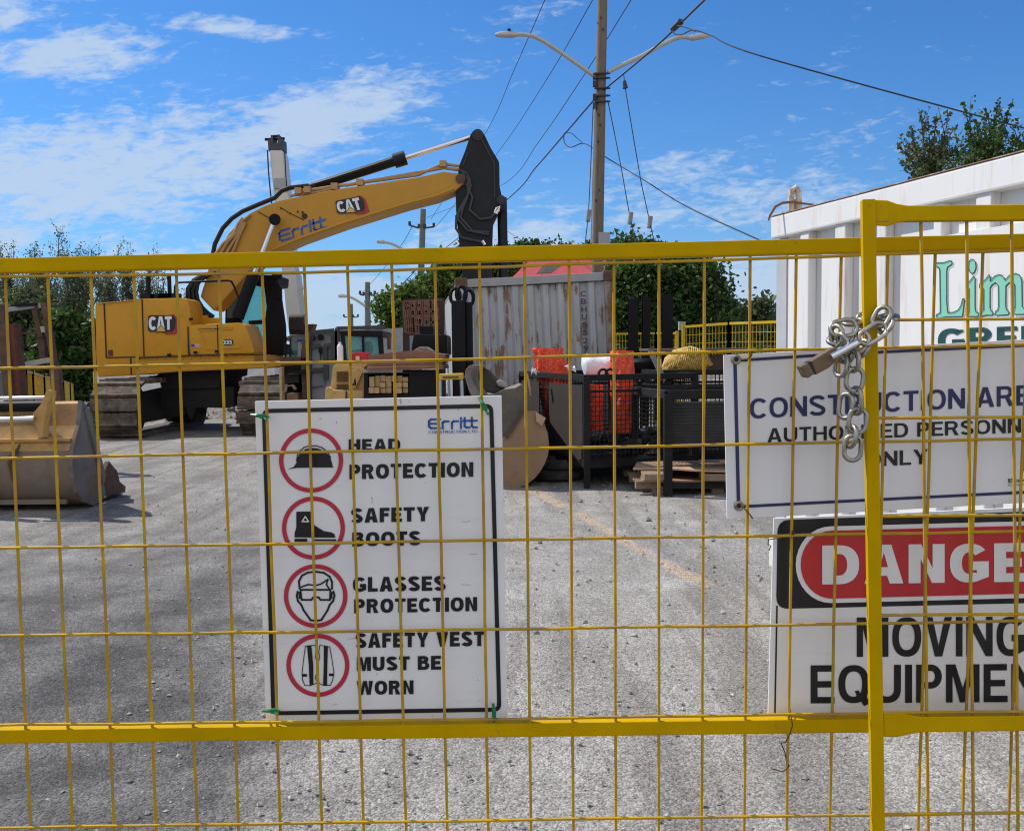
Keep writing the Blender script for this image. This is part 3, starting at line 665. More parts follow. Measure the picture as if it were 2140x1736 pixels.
# pictograms: helmet, boot, goggles face, vest
def pl(mb, z, pts, w, fn, closed=False):
    pts = [Vector(q(z, *p)) for p in pts]; w = w / ZR[z][2] * K
    seq = list(zip(pts, pts[1:])) + ([(pts[-1], pts[0])] if closed else [])
    for a, b in seq:
        d = (b - a)
        if d.length < 1e-6: continue
        d.normalize(); nn = Vector((-d.y, d.x)) * w / 2; e = d * w * .35
        mb.poly([fn(*(a - e + nn)), fn(*(a - e - nn)), fn(*(b + e - nn)), fn(*(b + e + nn))])
mb = MB(); f9b = fs(.0010)
mb.poly([f9(*q('B1', *p)) for p in [(362, 651), (410, 632), (432, 600), (440, 560), (462, 522), (500, 496), (545, 486), (600, 492), (650, 515), (688, 555), (702, 600), (708, 630), (718, 637), (560, 636), (430, 640)]])
pl(mb, 'B1', [(432, 590), (438, 545), (455, 510), (490, 483), (530, 471), (580, 470), (630, 486), (670, 520), (692, 560)], 8, f9b)
mb.build('pictogram', INK, S1); mb = MB()
for pts in ([(430, 974), (548, 972), (552, 1060), (572, 1080), (640, 1122), (700, 1132), (722, 1146), (728, 1172), (416, 1170), (418, 1135), (430, 1095)], [(416, 1180), (514, 1180), (514, 1203), (416, 1203)], [(556, 1184), (735, 1184), (735, 1198), (556, 1198)]):
    mb.poly([f9(*q('B1', *p)) for p in pts])
mb.build('pictogram', INK, S1)
mb = MB()
pl(mb, 'B1', [(499, 1010), (474, 1050), (525, 1050)], 9, fs(.0016), True)
mb.build('boot_triangle', SIGN_W, S1)
mb = MB(); z = 'B2'
pl(mb, z, [(455, 215), (450, 160), (475, 115), (520, 93), (580, 87), (640, 95), (685, 125), (703, 165), (703, 218)], 15, f9)
pl(mb, z, [(465, 205), (520, 185), (580, 192), (620, 180), (672, 145), (660, 185), (680, 215)], 12, f9)
pl(mb, z, [(462, 225), (690, 225), (688, 302), (615, 302), (600, 282), (560, 282), (545, 302), (470, 302)], 14, f9, True)
pl(mb, z, [(440, 238), (434, 270), (442, 310), (468, 340), (485, 380), (540, 458), (585, 462), (622, 455), (670, 380), (685, 340), (712, 310), (722, 270), (714, 238)], 15, f9)
pl(mb, z, [(452, 245), (455, 290)], 12, f9); pl(mb, z, [(703, 245), (700, 290)], 12, f9)
mb.build('pictogram', INK, S1); mb = MB()
for pts in ([(512, 655), (545, 652), (560, 800), (560, 950), (532, 955), (525, 800)], [(640, 652), (672, 655), (668, 800), (665, 955), (635, 950), (640, 800)], [(474, 868), (512, 868), (512, 888), (474, 888)], [(680, 864), (718, 864), (718, 884), (680, 884)]):
    mb.poly([f9(*q(z, *p)) for p in pts])
pl(mb, z, [(500, 655), (575, 648), (580, 700), (574, 740), (592, 790), (588, 850), (574, 900), (592, 935), (532, 958), (495, 955), (478, 915), (474, 860), (488, 740)], 6, f9, True)
pl(mb, z, [(685, 660), (610, 648), (602, 700), (610, 740), (592, 790), (600, 935), (635, 955), (690, 955), (708, 915), (718, 860), (700, 740)], 6, f9, True)
mb.build('pictogram', INK, S1)
mb = MB()
for x, y, dx_, dy_ in ((1215, 125, 14, 28), (1228, 118, 4, 30), (1285, 132, 12, 5), (600, 268, 24, -6), (735, 290, 5, 14), (1003, 870, 8, 20), (1005, 900, 6, 8), (1415, 750, 7, 5), (1660, 190, 10, 12), (1325, 690, 30, -4), (1750, 1300, 60, -3), (1690, 1050, 70, -4)): pl(mb, 'B1', [(x, y), (x + dx_ * .5, y - dy_ * .3), (x + dx_, y + dy_)], 3.2, fs(.0009))
for x, y, dx_, dy_ in ((1690, 185, 70, 4), (1005, 468, 5, 5), (1810, 912, 12, 6), (1460, 1190, 16, -5), (1820, 1072, 8, 5), (700, 1105, 40, -6), (1040, 868, 12, 3), (820, 600, 60, -5)): pl(mb, 'B2', [(x, y), (x + dx_, y + dy_)], 3, fs(.0009))
mb.build('scuff_marks', mat('grey scuff', (.30, .29, .28), .8), S1)
mb = MB(); qd = [q('B1', 1438, 340), q('B1', 1824, 334), q('B1', 1824, 248), q('B1', 1438, 254)]
strokes(mb, ERRITT, .175, qd, f9)
lettering(mb, 'B1', [('CONSTRUCTION LTD', 1440, 378, 1815, 371, 21)], f9, .15)
mb.build('company_logo', LOGO_B, S1)
for nm, c, dx_, dy_, lb in (('cable_tie', q('B1', 150, 243), 18, 2, 'green cable tie at the upper left corner of the safety sign'), ('cable_tie', q('B1', 1862, 165), 9, 17, 'green cable tie at the upper right corner of the safety sign'),
                            ('cable_tie', q('B2', 235, 1150), 17, 0, 'green cable tie at the lower left corner of the safety sign'), ('cable_tie', q('B2', 1940, 1160), 1, 17, 'green cable tie at the lower right corner of the safety sign')):
    mb = MB(); x, y = c
    mb.tube([LP(x - dx_, y - dy_, -.002), LP(x - dx_ * .3, y - dy_ * .3, -.0075), LP(x + dx_ * .4, y + dy_ * .4, -.0075), LP(x + dx_, y + dy_, .002)], [.0016, .0021, .0021, .0014], 6)
    mb.tube([LP(x - dx_, y - dy_, .003), LP(x - dx_, y - dy_, .020), LP(x + dx_, y + dy_, .022), LP(x + dx_, y + dy_, .003)], .0013, 6)
    mb.box(LP(x + dx_ * .3, y + dy_ * .3, -.009), (.005, .004, .005))
    mb.tube([LP(x + dx_ * .3, y + dy_ * .3, -.009), LP(x + dx_ * .5 + 5, y + dy_ * .5 + 7, -.014)], .0011, 5)
    tag(mb.build(nm, GREENT), lb, 'cable tie', 'green cable ties on the safety sign')

# ================================================================ construction area banner
S2D = .011
def f2_(k): return lambda x, y: LP(x, y, S2D - k)
S2 = sign_plate('notice_sign', 'white notice sign with navy border and brass eyelets beside the chain', [(1512, 742), (2320, 700), (2330, 1040), (1519.5, 1085)], S2D, .003, VINYL_W)
mb = MB(); fn = f2_(.0007)
pl(mb, 'B3', [(205, 440), (700, 408), (1180, 383), (2140, 338), (2700, 312)], 20, fn); pl(mb, 'B3', [(158, 465), (182, 1415)], 24, fn); pl(mb, 'B3', [(215, 1442), (1030, 1400), (2140, 1345), (2700, 1317)], 20, fn)
mb.build('border', NAVY, S2)
mb = MB()
put_text(mb, 'CONSTRUCTION AREA', [q('B3', 260, 842), q('B3', 2325, 740), q('B3', 2325, 602), q('B3', 260, 704)], fn, .185)
mb.build('heading', NAVY, S2)
mb = MB()
put_text(mb, 'AUTHORIZED PERSONNEL', [q('B3', 380, 1003), q('B3', 2300, 929), q('B3', 2300, 832), q('B3', 380, 907)], fn, .185); mb.build('lettering', INK, S2); mb = MB()
put_text(mb, 'ONLY', [q('B3', 1050, 1172), q('B3', 1482, 1150), q('B3', 1482, 1048), q('B3', 1050, 1072)], fn, .185); mb.build('lettering', INK, S2); mb = MB()
put_text(mb, 'Bowm', [q('B3', 2033, 1279), q('B3', 2225, 1269), q('B3', 2225, 1242), q('B3', 2033, 1252)], fn, .008)
put_text(mb, 'Construction', [q('B3', 2033, 1303), q('B3', 2225, 1293), q('B3', 2225, 1276), q('B3', 2033, 1286)], fn, .0)
mb.build('small_print', INK, S2)
mb = MB(); mb.poly([fn(*q('B3', *p)) for p in ((2122, 1080), (2220, 1070), (2215, 1210), (2128, 1200), (2135, 1150))]); mb.build('emblem', TEAL, S2)
for c in (q('B3', 165, 435), q('B3', 184, 1437)):
    mb = MB(); cc = LP(*c, S2D); mb.lathe(cc, [(.0026, .0), (.0027, .0018), (.0042, .0023), (.0056, .0014), (.0058, .0003)], 24, (0, -1, 0)); mb.build('eyelet', STEEL, S2)
    mb = MB(); mb.lathe(cc, [(.0001, .0009), (.0028, .0009)], 16, (0, -1, 0)); mb.build('eyelet_hole', INK, S2)

# ================================================================ danger sign
S3D = .017
def f3_(k): return lambda x, y: LP(x, y, S3D - k)
S3 = sign_plate('danger_sign', 'white danger sign with red oval warning of moving equipment', [(1617, 1083), (2320, 1052), (2310, 1492), (1605, 1494)], S3D, .003, SIGN_W)
mb = MB(); fn = f3_(.0005)
tl = q('B4', 228, 216); bl = q('B4', 218, 818)
outl = rounded([tl, (2310, 1063), (2308, 1256), bl], 26)
mb.poly([fn(*p) for p in outl])
pl(mb, 'B4', [(224, 800), (210, 1520)], 11, fn)
mb.build('black_panel', INK, S3)
def stad(x0, yc0, x1, yc1, ry, k=16):
    pts = []
    for i in range(k + 1):
        a = math.pi / 2 + math.pi * i / k; pts.append((x0 + ry * .92 * math.cos(a), yc0 - ry * math.sin(a)))
    for i in range(k + 1):
        a = -math.pi / 2 + math.pi * i / k; pts.append((x1 + ry * .92 * math.cos(a), yc1 - ry * math.sin(a)))
    return pts
c0 = q('B4', 590, 518); ro = 260 / 2.7129 * K
mb = MB(); mb.poly([f3_(.0011)(*p) for p in stad(c0[0], c0[1], 2240, c0[1] - 13, ro)]); mb.build('oval_outline', SIGN_W, S3)
mb = MB(); mb.poly([f3_(.0017)(*p) for p in stad(c0[0] + 2, c0[1], 2238, c0[1] - 13, ro * .885)]); mb.build('red_oval', SIGN_R, S3)
mb = MB()
put_text(mb, 'DANGER', [q('B4', 530, 652), q('B4', 2190, 629), q('B4', 2190, 367), q('B4', 530, 388)], f3_(.0023), .26)
mb.build('heading', SIGN_W, S3)
mb = MB()
put_text(mb, 'MOVING', [q('B4', 765, 1143), q('B4', 1905, 1137), q('B4', 1905, 869), q('B4', 765, 876)], f3_(.0007), .195); mb.build('lettering', INK, S3); mb = MB()
put_text(mb, 'EQUIPMENT', [q('B4', 452, 1458), q('B4', 2200, 1446), q('B4', 2200, 1188), q('B4', 452, 1200)], f3_(.0007), .195)
mb.build('lettering', INK, S3)

# tie wires
TIE = mat('rusty tie wire', (.10, .045, .03), .7, .5)
def wire_thing(label, pts, r=.0007):
    mb = MB(); mb.tube([LP(x, y, d) for x, y, d in pts], r, 5); return tag(mb.build('tie_wire', TIE), label, 'wire', 'thin rusty tie wires')
wire_thing('thin rusty wire twisted round the bottom rail below the danger sign', [(1651, 1482, .01), (1654, 1500, -.010), (1656, 1516, -.013), (1650, 1535, -.010), (1641, 1551, -.004), (1632, 1552, .0), (1640, 1570, .002), (1643, 1588, .0), (1650, 1600, -.002), (1636, 1612, 0), (1612, 1605, .002)])
wire_thing('thin rusty loop of wire at the upper left edge of the danger sign', [(1659, 1112, -.006), (1648, 1122, -.004), (1620, 1125, .012), (1606, 1127, .01), (1605, 1138, .006), (1611, 1140, .006), (1607, 1150, .006)])
wire_thing('thin wire through the upper eyelet of the notice sign', [(1545, 752, .004), (1562, 750, -.002), (1570, 744, -.006), (1573, 734, -.007)], .0008)
wire_thing('thin wire through the lower eyelet of the notice sign', [(1548, 1056, .004), (1560, 1066, -.002), (1568, 1076, -.006), (1573, 1083, -.004)], .0008)
wire_thing('short twist of wire on the top left edge of danger sign mesh', [(1655, 1109, -.008), (1660, 1113, -.01), (1657, 1116, -.008)], .0012)

# ================================================================ chain and padlock
CH = thing('chain', 'galvanised steel chain looped round the square yellow fence post', 'chain', RP(1785, 900, -.02))
def link(cx, cy, ang, face, ln=285, wd=200, d=-.022, lean=0.0):
    c = RP(*q('B5', cx, cy), d); px = .985 / 2000.0 * K / 3.944      # metres per zoom pixel here
    r = 23 * px; hl = ln / 2 * px - r; hw = wd / 2 * px - r
    pts = []; n = 9
    for i in range(n + 1):
        a = -math.pi / 2 + math.pi * i / n; pts.append(Vector((hl - hw + hw * math.cos(a), hw * math.sin(a), 0)))
    for i in range(n + 1):
        a = math.pi / 2 + math.pi * i / n; pts.append(Vector((-(hl - hw) + hw * math.cos(a), hw * math.sin(a), 0)))
    # link lies along local x; local z is its flat normal
    M = Matrix.Rotation(R(ang), 3, 'Y').inverted() @ Matrix.Rotation(R(lean), 3, 'Z') @ Matrix.Rotation(R(90 - face), 3, 'X')
    pts = [c + M @ p for p in pts]
    mb = MB(); mb.tube(pts, r, 12, closed=True); return mb.build('link', STEEL, CH, smooth=True)
for a in ((755, 1497, 87, 12, 290, 200), (742, 1385, 80, 78, 250), (805, 1230, 84, 18, 285, 205), (790, 1032, 93, 72, 300), (775, 825, 83, 14, 265, 200), (766, 640, 88, 75, 245),
          (690, 1085, 84, 50, 285, 190, -.014), (640, 690, 84, 62, 245, 190, -.016), (668, 318, 12, 22, 300, 215, -.016), (598, 392, 92, 62, 240, 190, -.020), (600, 448, -4, 60, 215, 180, -.015),
          (655, 465, 107, 70, 230, 180, -.026), (820, 452, 60, 25, 260, 195, -.020), (955, 372, 33, 22, 330, 190, -.023), (1042, 205, 62, 40, 250, 190, -.018), (1118, 212, 5, 66, 205, 170, -.012),
          (1085, 290, 60, 65, 210, 180, -.020), (845, 520, 62, 60, 220, 180, -.016), (690, 560, 80, 40, 230, 190, -.014)):
    link(*a)
# the rest of the loop behind the post
for a in ((760, 255, 8, 70, 240, 190, .012), (905, 240, 4, 20, 260, 195, .022), (1040, 225, 4, 70, 240, 190, .014)): link(*a)
PL = thing('padlock', 'worn brass padlock with steel shackle hanging from chain', 'padlock', RP(*q('B5', 430, 650), -.03))
def pq(pts, d): return [RP(*q('B5', x, y), d) for x, y in pts]
nn = Vector((0, 1, 0))
mb = MB(); mb.prism(pq([(345, 640), (520, 535), (590, 500), (625, 560), (600, 640), (530, 705), (400, 775)], -.036), nn * .016); mb.build('body', BRASS, PL, bevel=.0016)
mb = MB(); mb.prism(pq([(242, 695), (318, 655), (380, 765), (322, 810), (298, 800)], -.0365), nn * .017); mb.build('end_cap', BRASS, PL, bevel=.0014)
mb = MB(); mb.prism(pq([(318, 655), (345, 640), (400, 775), (380, 768)], -.035), nn * .014); mb.build('band', INK, PL)
mb = MB(); mb.tube(pq([(545, 598), (640, 548), (740, 490), (790, 462)], -.041) + pq([(812, 448)], -.036) + pq([(800, 455)], -.029) + pq([(740, 478), (590, 555)], -.026), .0033, 10); mb.build('shackle', CHROME, PL, smooth=True)
# ================================================================ excavator
EX = thing('excavator', 'large yellow excavator with black stick and arched boom', 'excavator', (-6.3, 20.6, 0))
def mk(zoom, name, pts, Y, d, mtl, parent=EX, bevel=0.0, smooth=False):
    mb = MB(); mb.pxprism(ql(zoom, pts), Y, d); return mb.build(name, mtl, parent, bevel=bevel, smooth=smooth)
SEAM = mat('dark panel gap', (.03, .02, .01), .8)
YN = 19.42
cwt = mk('A3', 'counterweight', [(120, 590), (138, 570), (350, 553), (436, 548), (455, 1150), (300, 1158), (150, 1166), (136, 1150), (128, 1000)], YN + .05, 2.6, CATY, bevel=.10, smooth=True)
mb = MB(); mb.pxprism(ql('A3', [(438, 548), (500, 537), (720, 532), (720, 1003), (455, 1010)]), YN + .95, 1.6)
mb.pxprism(ql('A3', [(438, 548), (500, 536), (830, 529), (865, 545), (888, 620), (894, 745), (880, 992), (455, 1010)]), YN, .93)
hood = mb.build('engine_hood', CATY, EX, bevel=.05, smooth=True)
tank = mk('A3', 'side_box', [(878, 744), (1110, 735), (1290, 729), (1332, 748), (1378, 870), (1402, 960), (1398, 985), (882, 992)], YN - .02, 1.0, CATY, bevel=.05, smooth=True)
skirt = mk('A3', 'lower_frame', [(455, 1012), (882, 994), (1398, 987), (1400, 1042), (1625, 1036), (1610, 1080), (1480, 1095), (800, 1122), (455, 1150)], YN + .04, 2.5, CATY, bevel=.03)
def seams(zoom, lns, Y, w, parent):
    mb = MB()
    for a, b in lns: mb.beam(P(*q(zoom, *a), Y), P(*q(zoom, *b), Y), w, .02, (0, 1, 0))
    return mb.build('panel_gaps', SEAM, parent)
seams('A3', [((194, 572), (212, 1008)), ((212, 1010), (455, 1003)), ((408, 1012), (412, 1145))], YN + .045, .022, cwt)
seams('A3', [((498, 540), (514, 1000)), ((868, 760), (872, 985)), ((455, 1011), (880, 993))], YN - .005, .020, hood)
seams('A3', [((1104, 740), (1110, 985)), ((950, 782), (1230, 772)), ((885, 990), (1398, 975))], YN - .025, .014, tank)
seams('A3', [((800, 1070), (803, 1120)), ((455, 1072), (1400, 1050))], YN + .035, .010, skirt)
mk('A3', 'reflector', [(226, 948), (258, 946), (260, 994), (228, 996)], YN + .03, .03, mat('dark red reflector', (.10, .02, .02), .3), cwt)
mk('A3', 'edge_highlight', [(140, 571), (350, 552), (500, 536), (820, 529), (820, 533), (500, 541), (350, 557), (142, 577)], YN + .02, .8, mat('painted sun highlight', (.6, .36, .12), .4), hood)  # sun highlight along the top edge, painted as a pale strip
REDL = mat('red logo paint', (.36, .025, .02), .4); LOGOW = mat('white logo paint', (.74, .74, .76), .4); LOGOY = mat('yellow logo paint', (.62, .40, .10), .4)
def fx(Y): return lambda x, y: P(x, y, Y)
def catlogo(zoom, quad, Y, parent, th=.006):
    """quad: bottom left, bottom right, top right, top left of the emblem"""
    f = fx(Y); 
    def m(u, v, dy): x, y = bil(quad, u, v); return P(x, y, Y - dy)
    mb = MB(); mb.prism([m(u, v, .012) for u, v in ((.55, .97), (.88, 1.0), (1.0, .78), (1.0, .12), (.9, 0), (.6, 0), (.48, .16))], (0, .012, 0)); mb.build('emblem_red', REDL, parent)
    mb = MB(); mb.prism([m(u, v, .02) for u, v in ((.02, .92), (.08, 1.0), (.86, .96), (.94, .74), (.90, .30), (.80, .14), (.06, .16), (0, .26))], (0, .012, 0)); mb.build('emblem_black', INK, parent)
    uv, fs_ = bold_mesh('CAT', .27, .03)
    mb = MB(); mb.add([m(.035 + a * .77, .24 + b * .68, .026) for a, b in uv], fs_); mb.build('emblem_lettering', LOGOW, parent)
    mb = MB(); mb.poly([m(u, v, .029) for u, v in ((.24, .13), (.44, .52), (.64, .13))]); mb.build('emblem_outline', INK, parent)
    mb = MB(); mb.poly([m(u, v, .033) for u, v in ((.28, .17), (.44, .46), (.60, .17))]); mb.build('emblem_triangle', LOGOY, parent)
catlogo('A3', ql('A3', [(545, 826), (786, 822), (782, 662), (543, 668)]), YN - .002, hood)
mb = MB(); mb.prism([P(*p, YN - .03) for p in rounded(ql('A3', [(1146, 864), (1232, 860), (1232, 908), (1148, 912)]), 6)], (0, .01, 0)); mb.build('number_plate', INK, tank)
mb = MB(); put_text(mb, '335', ql('A3', [(1150, 904), (1222, 900), (1222, 868), (1150, 872)]), fx(YN - .036), .03); mb.build('number_lettering', LOGOW, tank)
mb = MB()
for i in range(4): mb.poly([P(*q('A3', x, y), YN - .026) for x, y in ((892, 903 + i * 9), (956, 900 + i * 9), (956, 905 + i * 9), (892, 908 + i * 9))])
mb.build('flag_decal_stripes', mat('red decal', (.4, .08, .07), .5), tank)
mb = MB(); mb.poly([P(*q('A3', x, y), YN - .023) for x, y in ((890, 902), (958, 898), (958, 933), (890, 937))]); mb.build('flag_decal_ground', LOGOW, tank)
mb = MB(); mb.poly([P(*q('A3', x, y), YN - .029) for x, y in ((892, 903), (920, 901), (920, 920), (892, 922))]); mb.build('flag_decal_canton', mat('blue decal', (.03, .05, .22), .5), tank)
for x, y in ((927, 968), (1099, 960), (716, 988), (892, 700)): mb = MB(); mb.box(P(*q('A3', x, y), YN - .03), (.07, .03, .05)); mb.build('door_latch', BLACK, tank)
mb = MB()
for a, b in (((1012, 936), (1085, 938)), ((1130, 932), (1292, 926)), ((1012, 936), (960, 800)), ((955, 792), (1085, 786)), ((1135, 782), (1228, 776))): mb.beam(P(*q('A3', *a), YN - .028), P(*q('A3', *b), YN - .028), .035, .02, (0, 1, 0))
mb.build('pressed_creases', CATY, tank, bevel=.008)
mb = MB()
for x in range(470, 1390, 70): mb.box(P(*q('A3', x, 1022 - (x - 455) * .026), YN + .03), (.035, .03, .035))
mb.build('bolt_row', CATY, skirt)
# roof fittings
mb = MB()
for pts in ([(545, 330), (555, 535)], [(715, 340), (722, 510)]): mb.tube([P(*q('A3', *p), YN + .9) for p in pts], .045, 8)
mb.tube([P(*q('A3', *p), YN + .9) for p in ((380, 490), (400, 515), (430, 535))], .06, 8)
for x, y in ((560, 525), (640, 522), (700, 520), (745, 518)): mb.box(P(*q('A3', x, y), YN + .8), (.28, .3, .12))
mb.build('exhaust_stacks', BLACK, EX)
mb = MB(); mb.tube([P(*q('A3', *p), YN + .25) for p in ((758, 520), (762, 440), (772, 415), (800, 405), (1190, 390), (1218, 398), (1240, 440), (1290, 570))], .022, 8); mb.build('handrail', BLACK, EX, smooth=True)
# boom
BY = 20.42
boom = mk('A3', 'boom', [(1060, 195), (1030, 290), (1010, 380), (985, 450), (965, 520)] + [(1075, 636), (1345, 340)] +
          [((x / 2.6098 + 480 - 200) * 3.2145, (y / 2.6098 + 280 - 580) * 3.2145) for x, y in
           [(470, 960), (520, 925), (700, 845), (1000, 738), (1400, 614), (1600, 563), (1718, 515), (1770, 468), (1778, 432), (1745, 402), (1640, 388), (1480, 424), (960, 500), (640, 562), (560, 580), (470, 612), (385, 655), (310, 715), (240, 790), (190, 870)]],
          BY, .72, CATY2, bevel=.035)
mb = MB(); edge = [(470, 960), (520, 925), (700, 845), (1000, 738), (1400, 614), (1600, 563), (1718, 515)]
for a, b in zip(edge, edge[1:]): mb.beam(P(*q('A4', *a), BY + .36), P(*q('A4', *b), BY + .36), .80, .05)
mb.build('boom_bottom_plate', CATY2, boom)
catlogo('A4', ql('A4', [(952, 682), (1160, 660), (1120, 540), (930, 582)]), BY - .004, boom)
mb = MB(); strokes(mb, ERRITT, .17, ql('A4', [(570, 848), (888, 752), (876, 668), (562, 768)]), fx(BY - .012)); mb.build('company_lettering', LOGO_B, boom)
mb = MB()
for x, y, r in ((735, 680, .06), (722, 655, .025), (690, 650, .02), (640, 662, .02), (580, 628, .02)): mb.cyl(P(*q('A4', x, y), BY - .02), P(*q('A4', x, y), BY + .02), r, seg=10)
for a, b in (((575, 622), (640, 662)), ((640, 662), (730, 705)), ((430, 650), (500, 690))): mb.beam(P(*q('A4', *a), BY - .008), P(*q('A4', *b), BY - .008), .016, .014, (0, 1, 0))
mb.build('oil_stains', mat('oil stain', (.05, .025, .01), .6), boom)
mb = MB(); mb.cyl(P(*q('A4', 1752, 436), BY - .06), P(*q('A4', 1752, 436), BY + .78), .10); mb.build('boom_pin', RUSTB, boom)
mb = MB()
for pts in ([(700, 522), (940, 484), (1100, 462), (1480, 410), (1560, 372), (1640, 340), (1745, 352)], [(640, 545), (800, 528), (930, 500)], [(1000, 480), (1480, 395), (1640, 365), (1740, 378)]):
    mb.tube([P(*q('A4', *p), BY + .1) for p in pts], .035, 8)
for x, y in ((700, 520), (760, 512), (935, 490), (1640, 345), (1100, 464)): mb.box(P(*q('A4', x, y), BY + .15), (.14, .3, .13))
for pts in ([(150, 930), (200, 860), (270, 800), (300, 730), (330, 690)], [(180, 935), (230, 850), (290, 790), (330, 710), (380, 670)], [(215, 940), (250, 880), (300, 800), (340, 720)], [(255, 935), (285, 870), (312, 800), (350, 720)]):
    mb.tube([P(*q('A4', *p), BY - .05) for p in pts], .032, 8)
mb.build('hydraulic_pipes', mat('tan pipe', (.42, .25, .11), .5, .2), boom, smooth=True)
mb = MB()
mb.tube([P(*q('A4', *p), BY + .2) for p in ((130, 960), (150, 860), (200, 760), (260, 695), (330, 648), (430, 605), (540, 560), (585, 515), (640, 495), (760, 482))], .05, 8)
for k in range(6):
    o = k * 16
    mb.tube([P(*q('A3', x, y), BY - .12 - (k % 2) * .07) for x, y in ((1090 - o, 325 + o * .5), (990 - o * .2, 340 + o * .55), (912 + o * .45, 385 + o * .45), (862 + o * .95, 455 + o * .35), (862 + o * 1.1, 530 + o * .2), (912 + o * .95, 600 + o * .1), (985 + o * .6, 655 - o * .05), (1060 + o * .2, 680))], .036, 8)
mb.build('hose_bundle', RUBBER, boom, smooth=True)
# boom cylinders either side
for yy_, nm in ((BY - .22, 0), (BY + .92, 1)):
    cy = MB(); cy.cyl(P(*q('A3', 1400, 330), yy_), P(*q('A3', 1268, 690), yy_), .125, seg=18); c = cy.build('boom_cylinder', BLACK, EX, smooth=True)
    mb = MB(); mb.cyl(P(*q('A4', 540, 705), yy_), P(*q('A3', 1398, 335), yy_), .05, seg=16); mb.build('rod', CHROME, c, smooth=True)
    mb = MB(); mb.cyl(P(*q('A4', 540, 702), yy_ - .1), P(*q('A4', 540, 702), yy_ + .1), .12, seg=20); mb.build('rod_eye', BLACK, c)
mk('A3', 'boom_foot_bracket', [(900, 740), (930, 610), (960, 640), (970, 670), (1020, 668), (1025, 690), (1115, 690), (1120, 740)], BY - .3, .2, CATY)
# stick cylinder
c = MB(); c.cyl(P(*q('A4', 765, 500), BY + .36), P(*q('A4', 1320, 322), BY + .36), .105, seg=18); c.cyl(P(*q('A4', 1318, 322), BY + .36), P(*q('A4', 1395, 298), BY + .36), .155, seg=18)
c.tube([P(*q('A4', *p), BY + .2) for p in ((800, 470), (900, 440), (1150, 360), (1300, 310))], .03, 6)
c = c.build('stick_cylinder', BLACKB, EX, smooth=True)
mb = MB(); mb.cyl(P(*q('A4', 1390, 300), BY + .36), P(*q('A4', 1835, 158), BY + .36), .058, seg=16); mb.build('rod', CHROME, c, smooth=True)
# stick
stick = mk('A4', 'stick', [(1815, 150), (1832, 122), (1862, 111), (1892, 122), (1912, 155), (1950, 235), (2004, 325), (2006, 480), (2024, 560), (2040, 600), (2040, 640), (1990, 660), (1962, 720), (1955, 900), (1950, 1250), (1785, 1250), (1748, 900), (1737, 800), (1722, 640), (1719, 520), (1742, 350), (1782, 250)], BY + .08, .56, BLACKB, bevel=.03)
for x, y, r_ in ((1864, 150, .12), (1762, 440, .13), (2018, 575, .10)): mb = MB(); mb.cyl(P(*q('A4', x, y), BY + .03), P(*q('A4', x, y), BY + .70), r_, seg=20); mb.cyl(P(*q('A4', x, y), BY + .0), P(*q('A4', x, y), BY + .05), r_ * .55, seg=12); mb.build('stick_pin', mat('worn pin steel', (.05, .05, .052), .4, .6), stick, bevel=.008)
mb = MB()
for a, b in (((1880, 160), (1972, 335)), ((1972, 335), (1975, 560)), ((1800, 260), (1770, 350))): mb.beam(P(*q('A4', *a), BY + .07), P(*q('A4', *b), BY + .07), .03, .03, (0, 1, 0))
mb.build('weld_seams', mat('dark weld', (.03, .03, .032), .6), stick)
mb = MB(); mb.cyl(P(*q('A4', 2022, 560), BY + .3), P(*q('A4', 2036, 1250), BY + .3), .105, seg=16); mb.build('bucket_cylinder', BLACKB, EX, smooth=True)
mb = MB()
for pts in ([(1740, 378), (1790, 400), (1812, 440), (1815, 500), (1780, 600), (1725, 680), (1722, 760), (1760, 820), (1880, 845), (1912, 868)], [(1760, 395), (1800, 440), (1800, 540), (1742, 640), (1735, 700), (1800, 775), (1940, 785)],
            [(1770, 400), (1820, 480), (1770, 620), (1752, 690), (1830, 780), (1935, 800)], [(1790, 470), (1830, 560), (1810, 640), (1880, 700), (1950, 690), (1992, 640), (2015, 615)]):
    mb.tube([P(*q('A4', *p), BY + .01) for p in pts], .028, 8)
mb.build('stick_hoses', mat('grey black hose', (.04, .04, .045), .45), stick, smooth=True)
mb = MB(); mb.tube([P(*q('A4', *p), BY) for p in ((1975, 660), (1985, 630), (2010, 615), (2000, 640), (1985, 665))], .03, 8); mb.tube([P(*q('A4', *p), BY) for p in ((1895, 840), (1912, 868))], .04, 8)
mb.build('hose_fittings', CHROME, stick, smooth=True)
# cab
CYN = 21.35
cab = mk('A3', 'cab', [(1330, 342), (1590, 345), (1585, 425), (1500, 440), (1360, 420)], CYN, 1.1, BLACK, bevel=.04)
for a, b, w in (((1395, 350), (1262, 700), .16), ((1262, 700), (1400, 990), .14), ((1360, 730), (1470, 722), .09), ((1590, 420), (1640, 760), .08), ((1640, 760), (1640, 985), .08)):
    for yy_ in (CYN + .06, CYN + 1.04):
        mb = MB(); mb.beam(P(*q('A3', *a), yy_), P(*q('A3', *b), yy_), w, .1, (0, 1, 0)); mb.build('pillar', BLACK, cab)
mk('A3', 'front_pillar', [(1478, 420), (1560, 410), (1600, 560), (1640, 900), (1600, 985), (1478, 990), (1470, 800), (1490, 690), (1500, 600)], CYN + .02, .16, BLACK, cab)
mk('A3', 'front_pillar', [(1478, 420), (1560, 410), (1600, 560), (1640, 900), (1600, 985), (1478, 990), (1470, 800), (1490, 690), (1500, 600)], CYN + .98, .16, BLACK, cab)
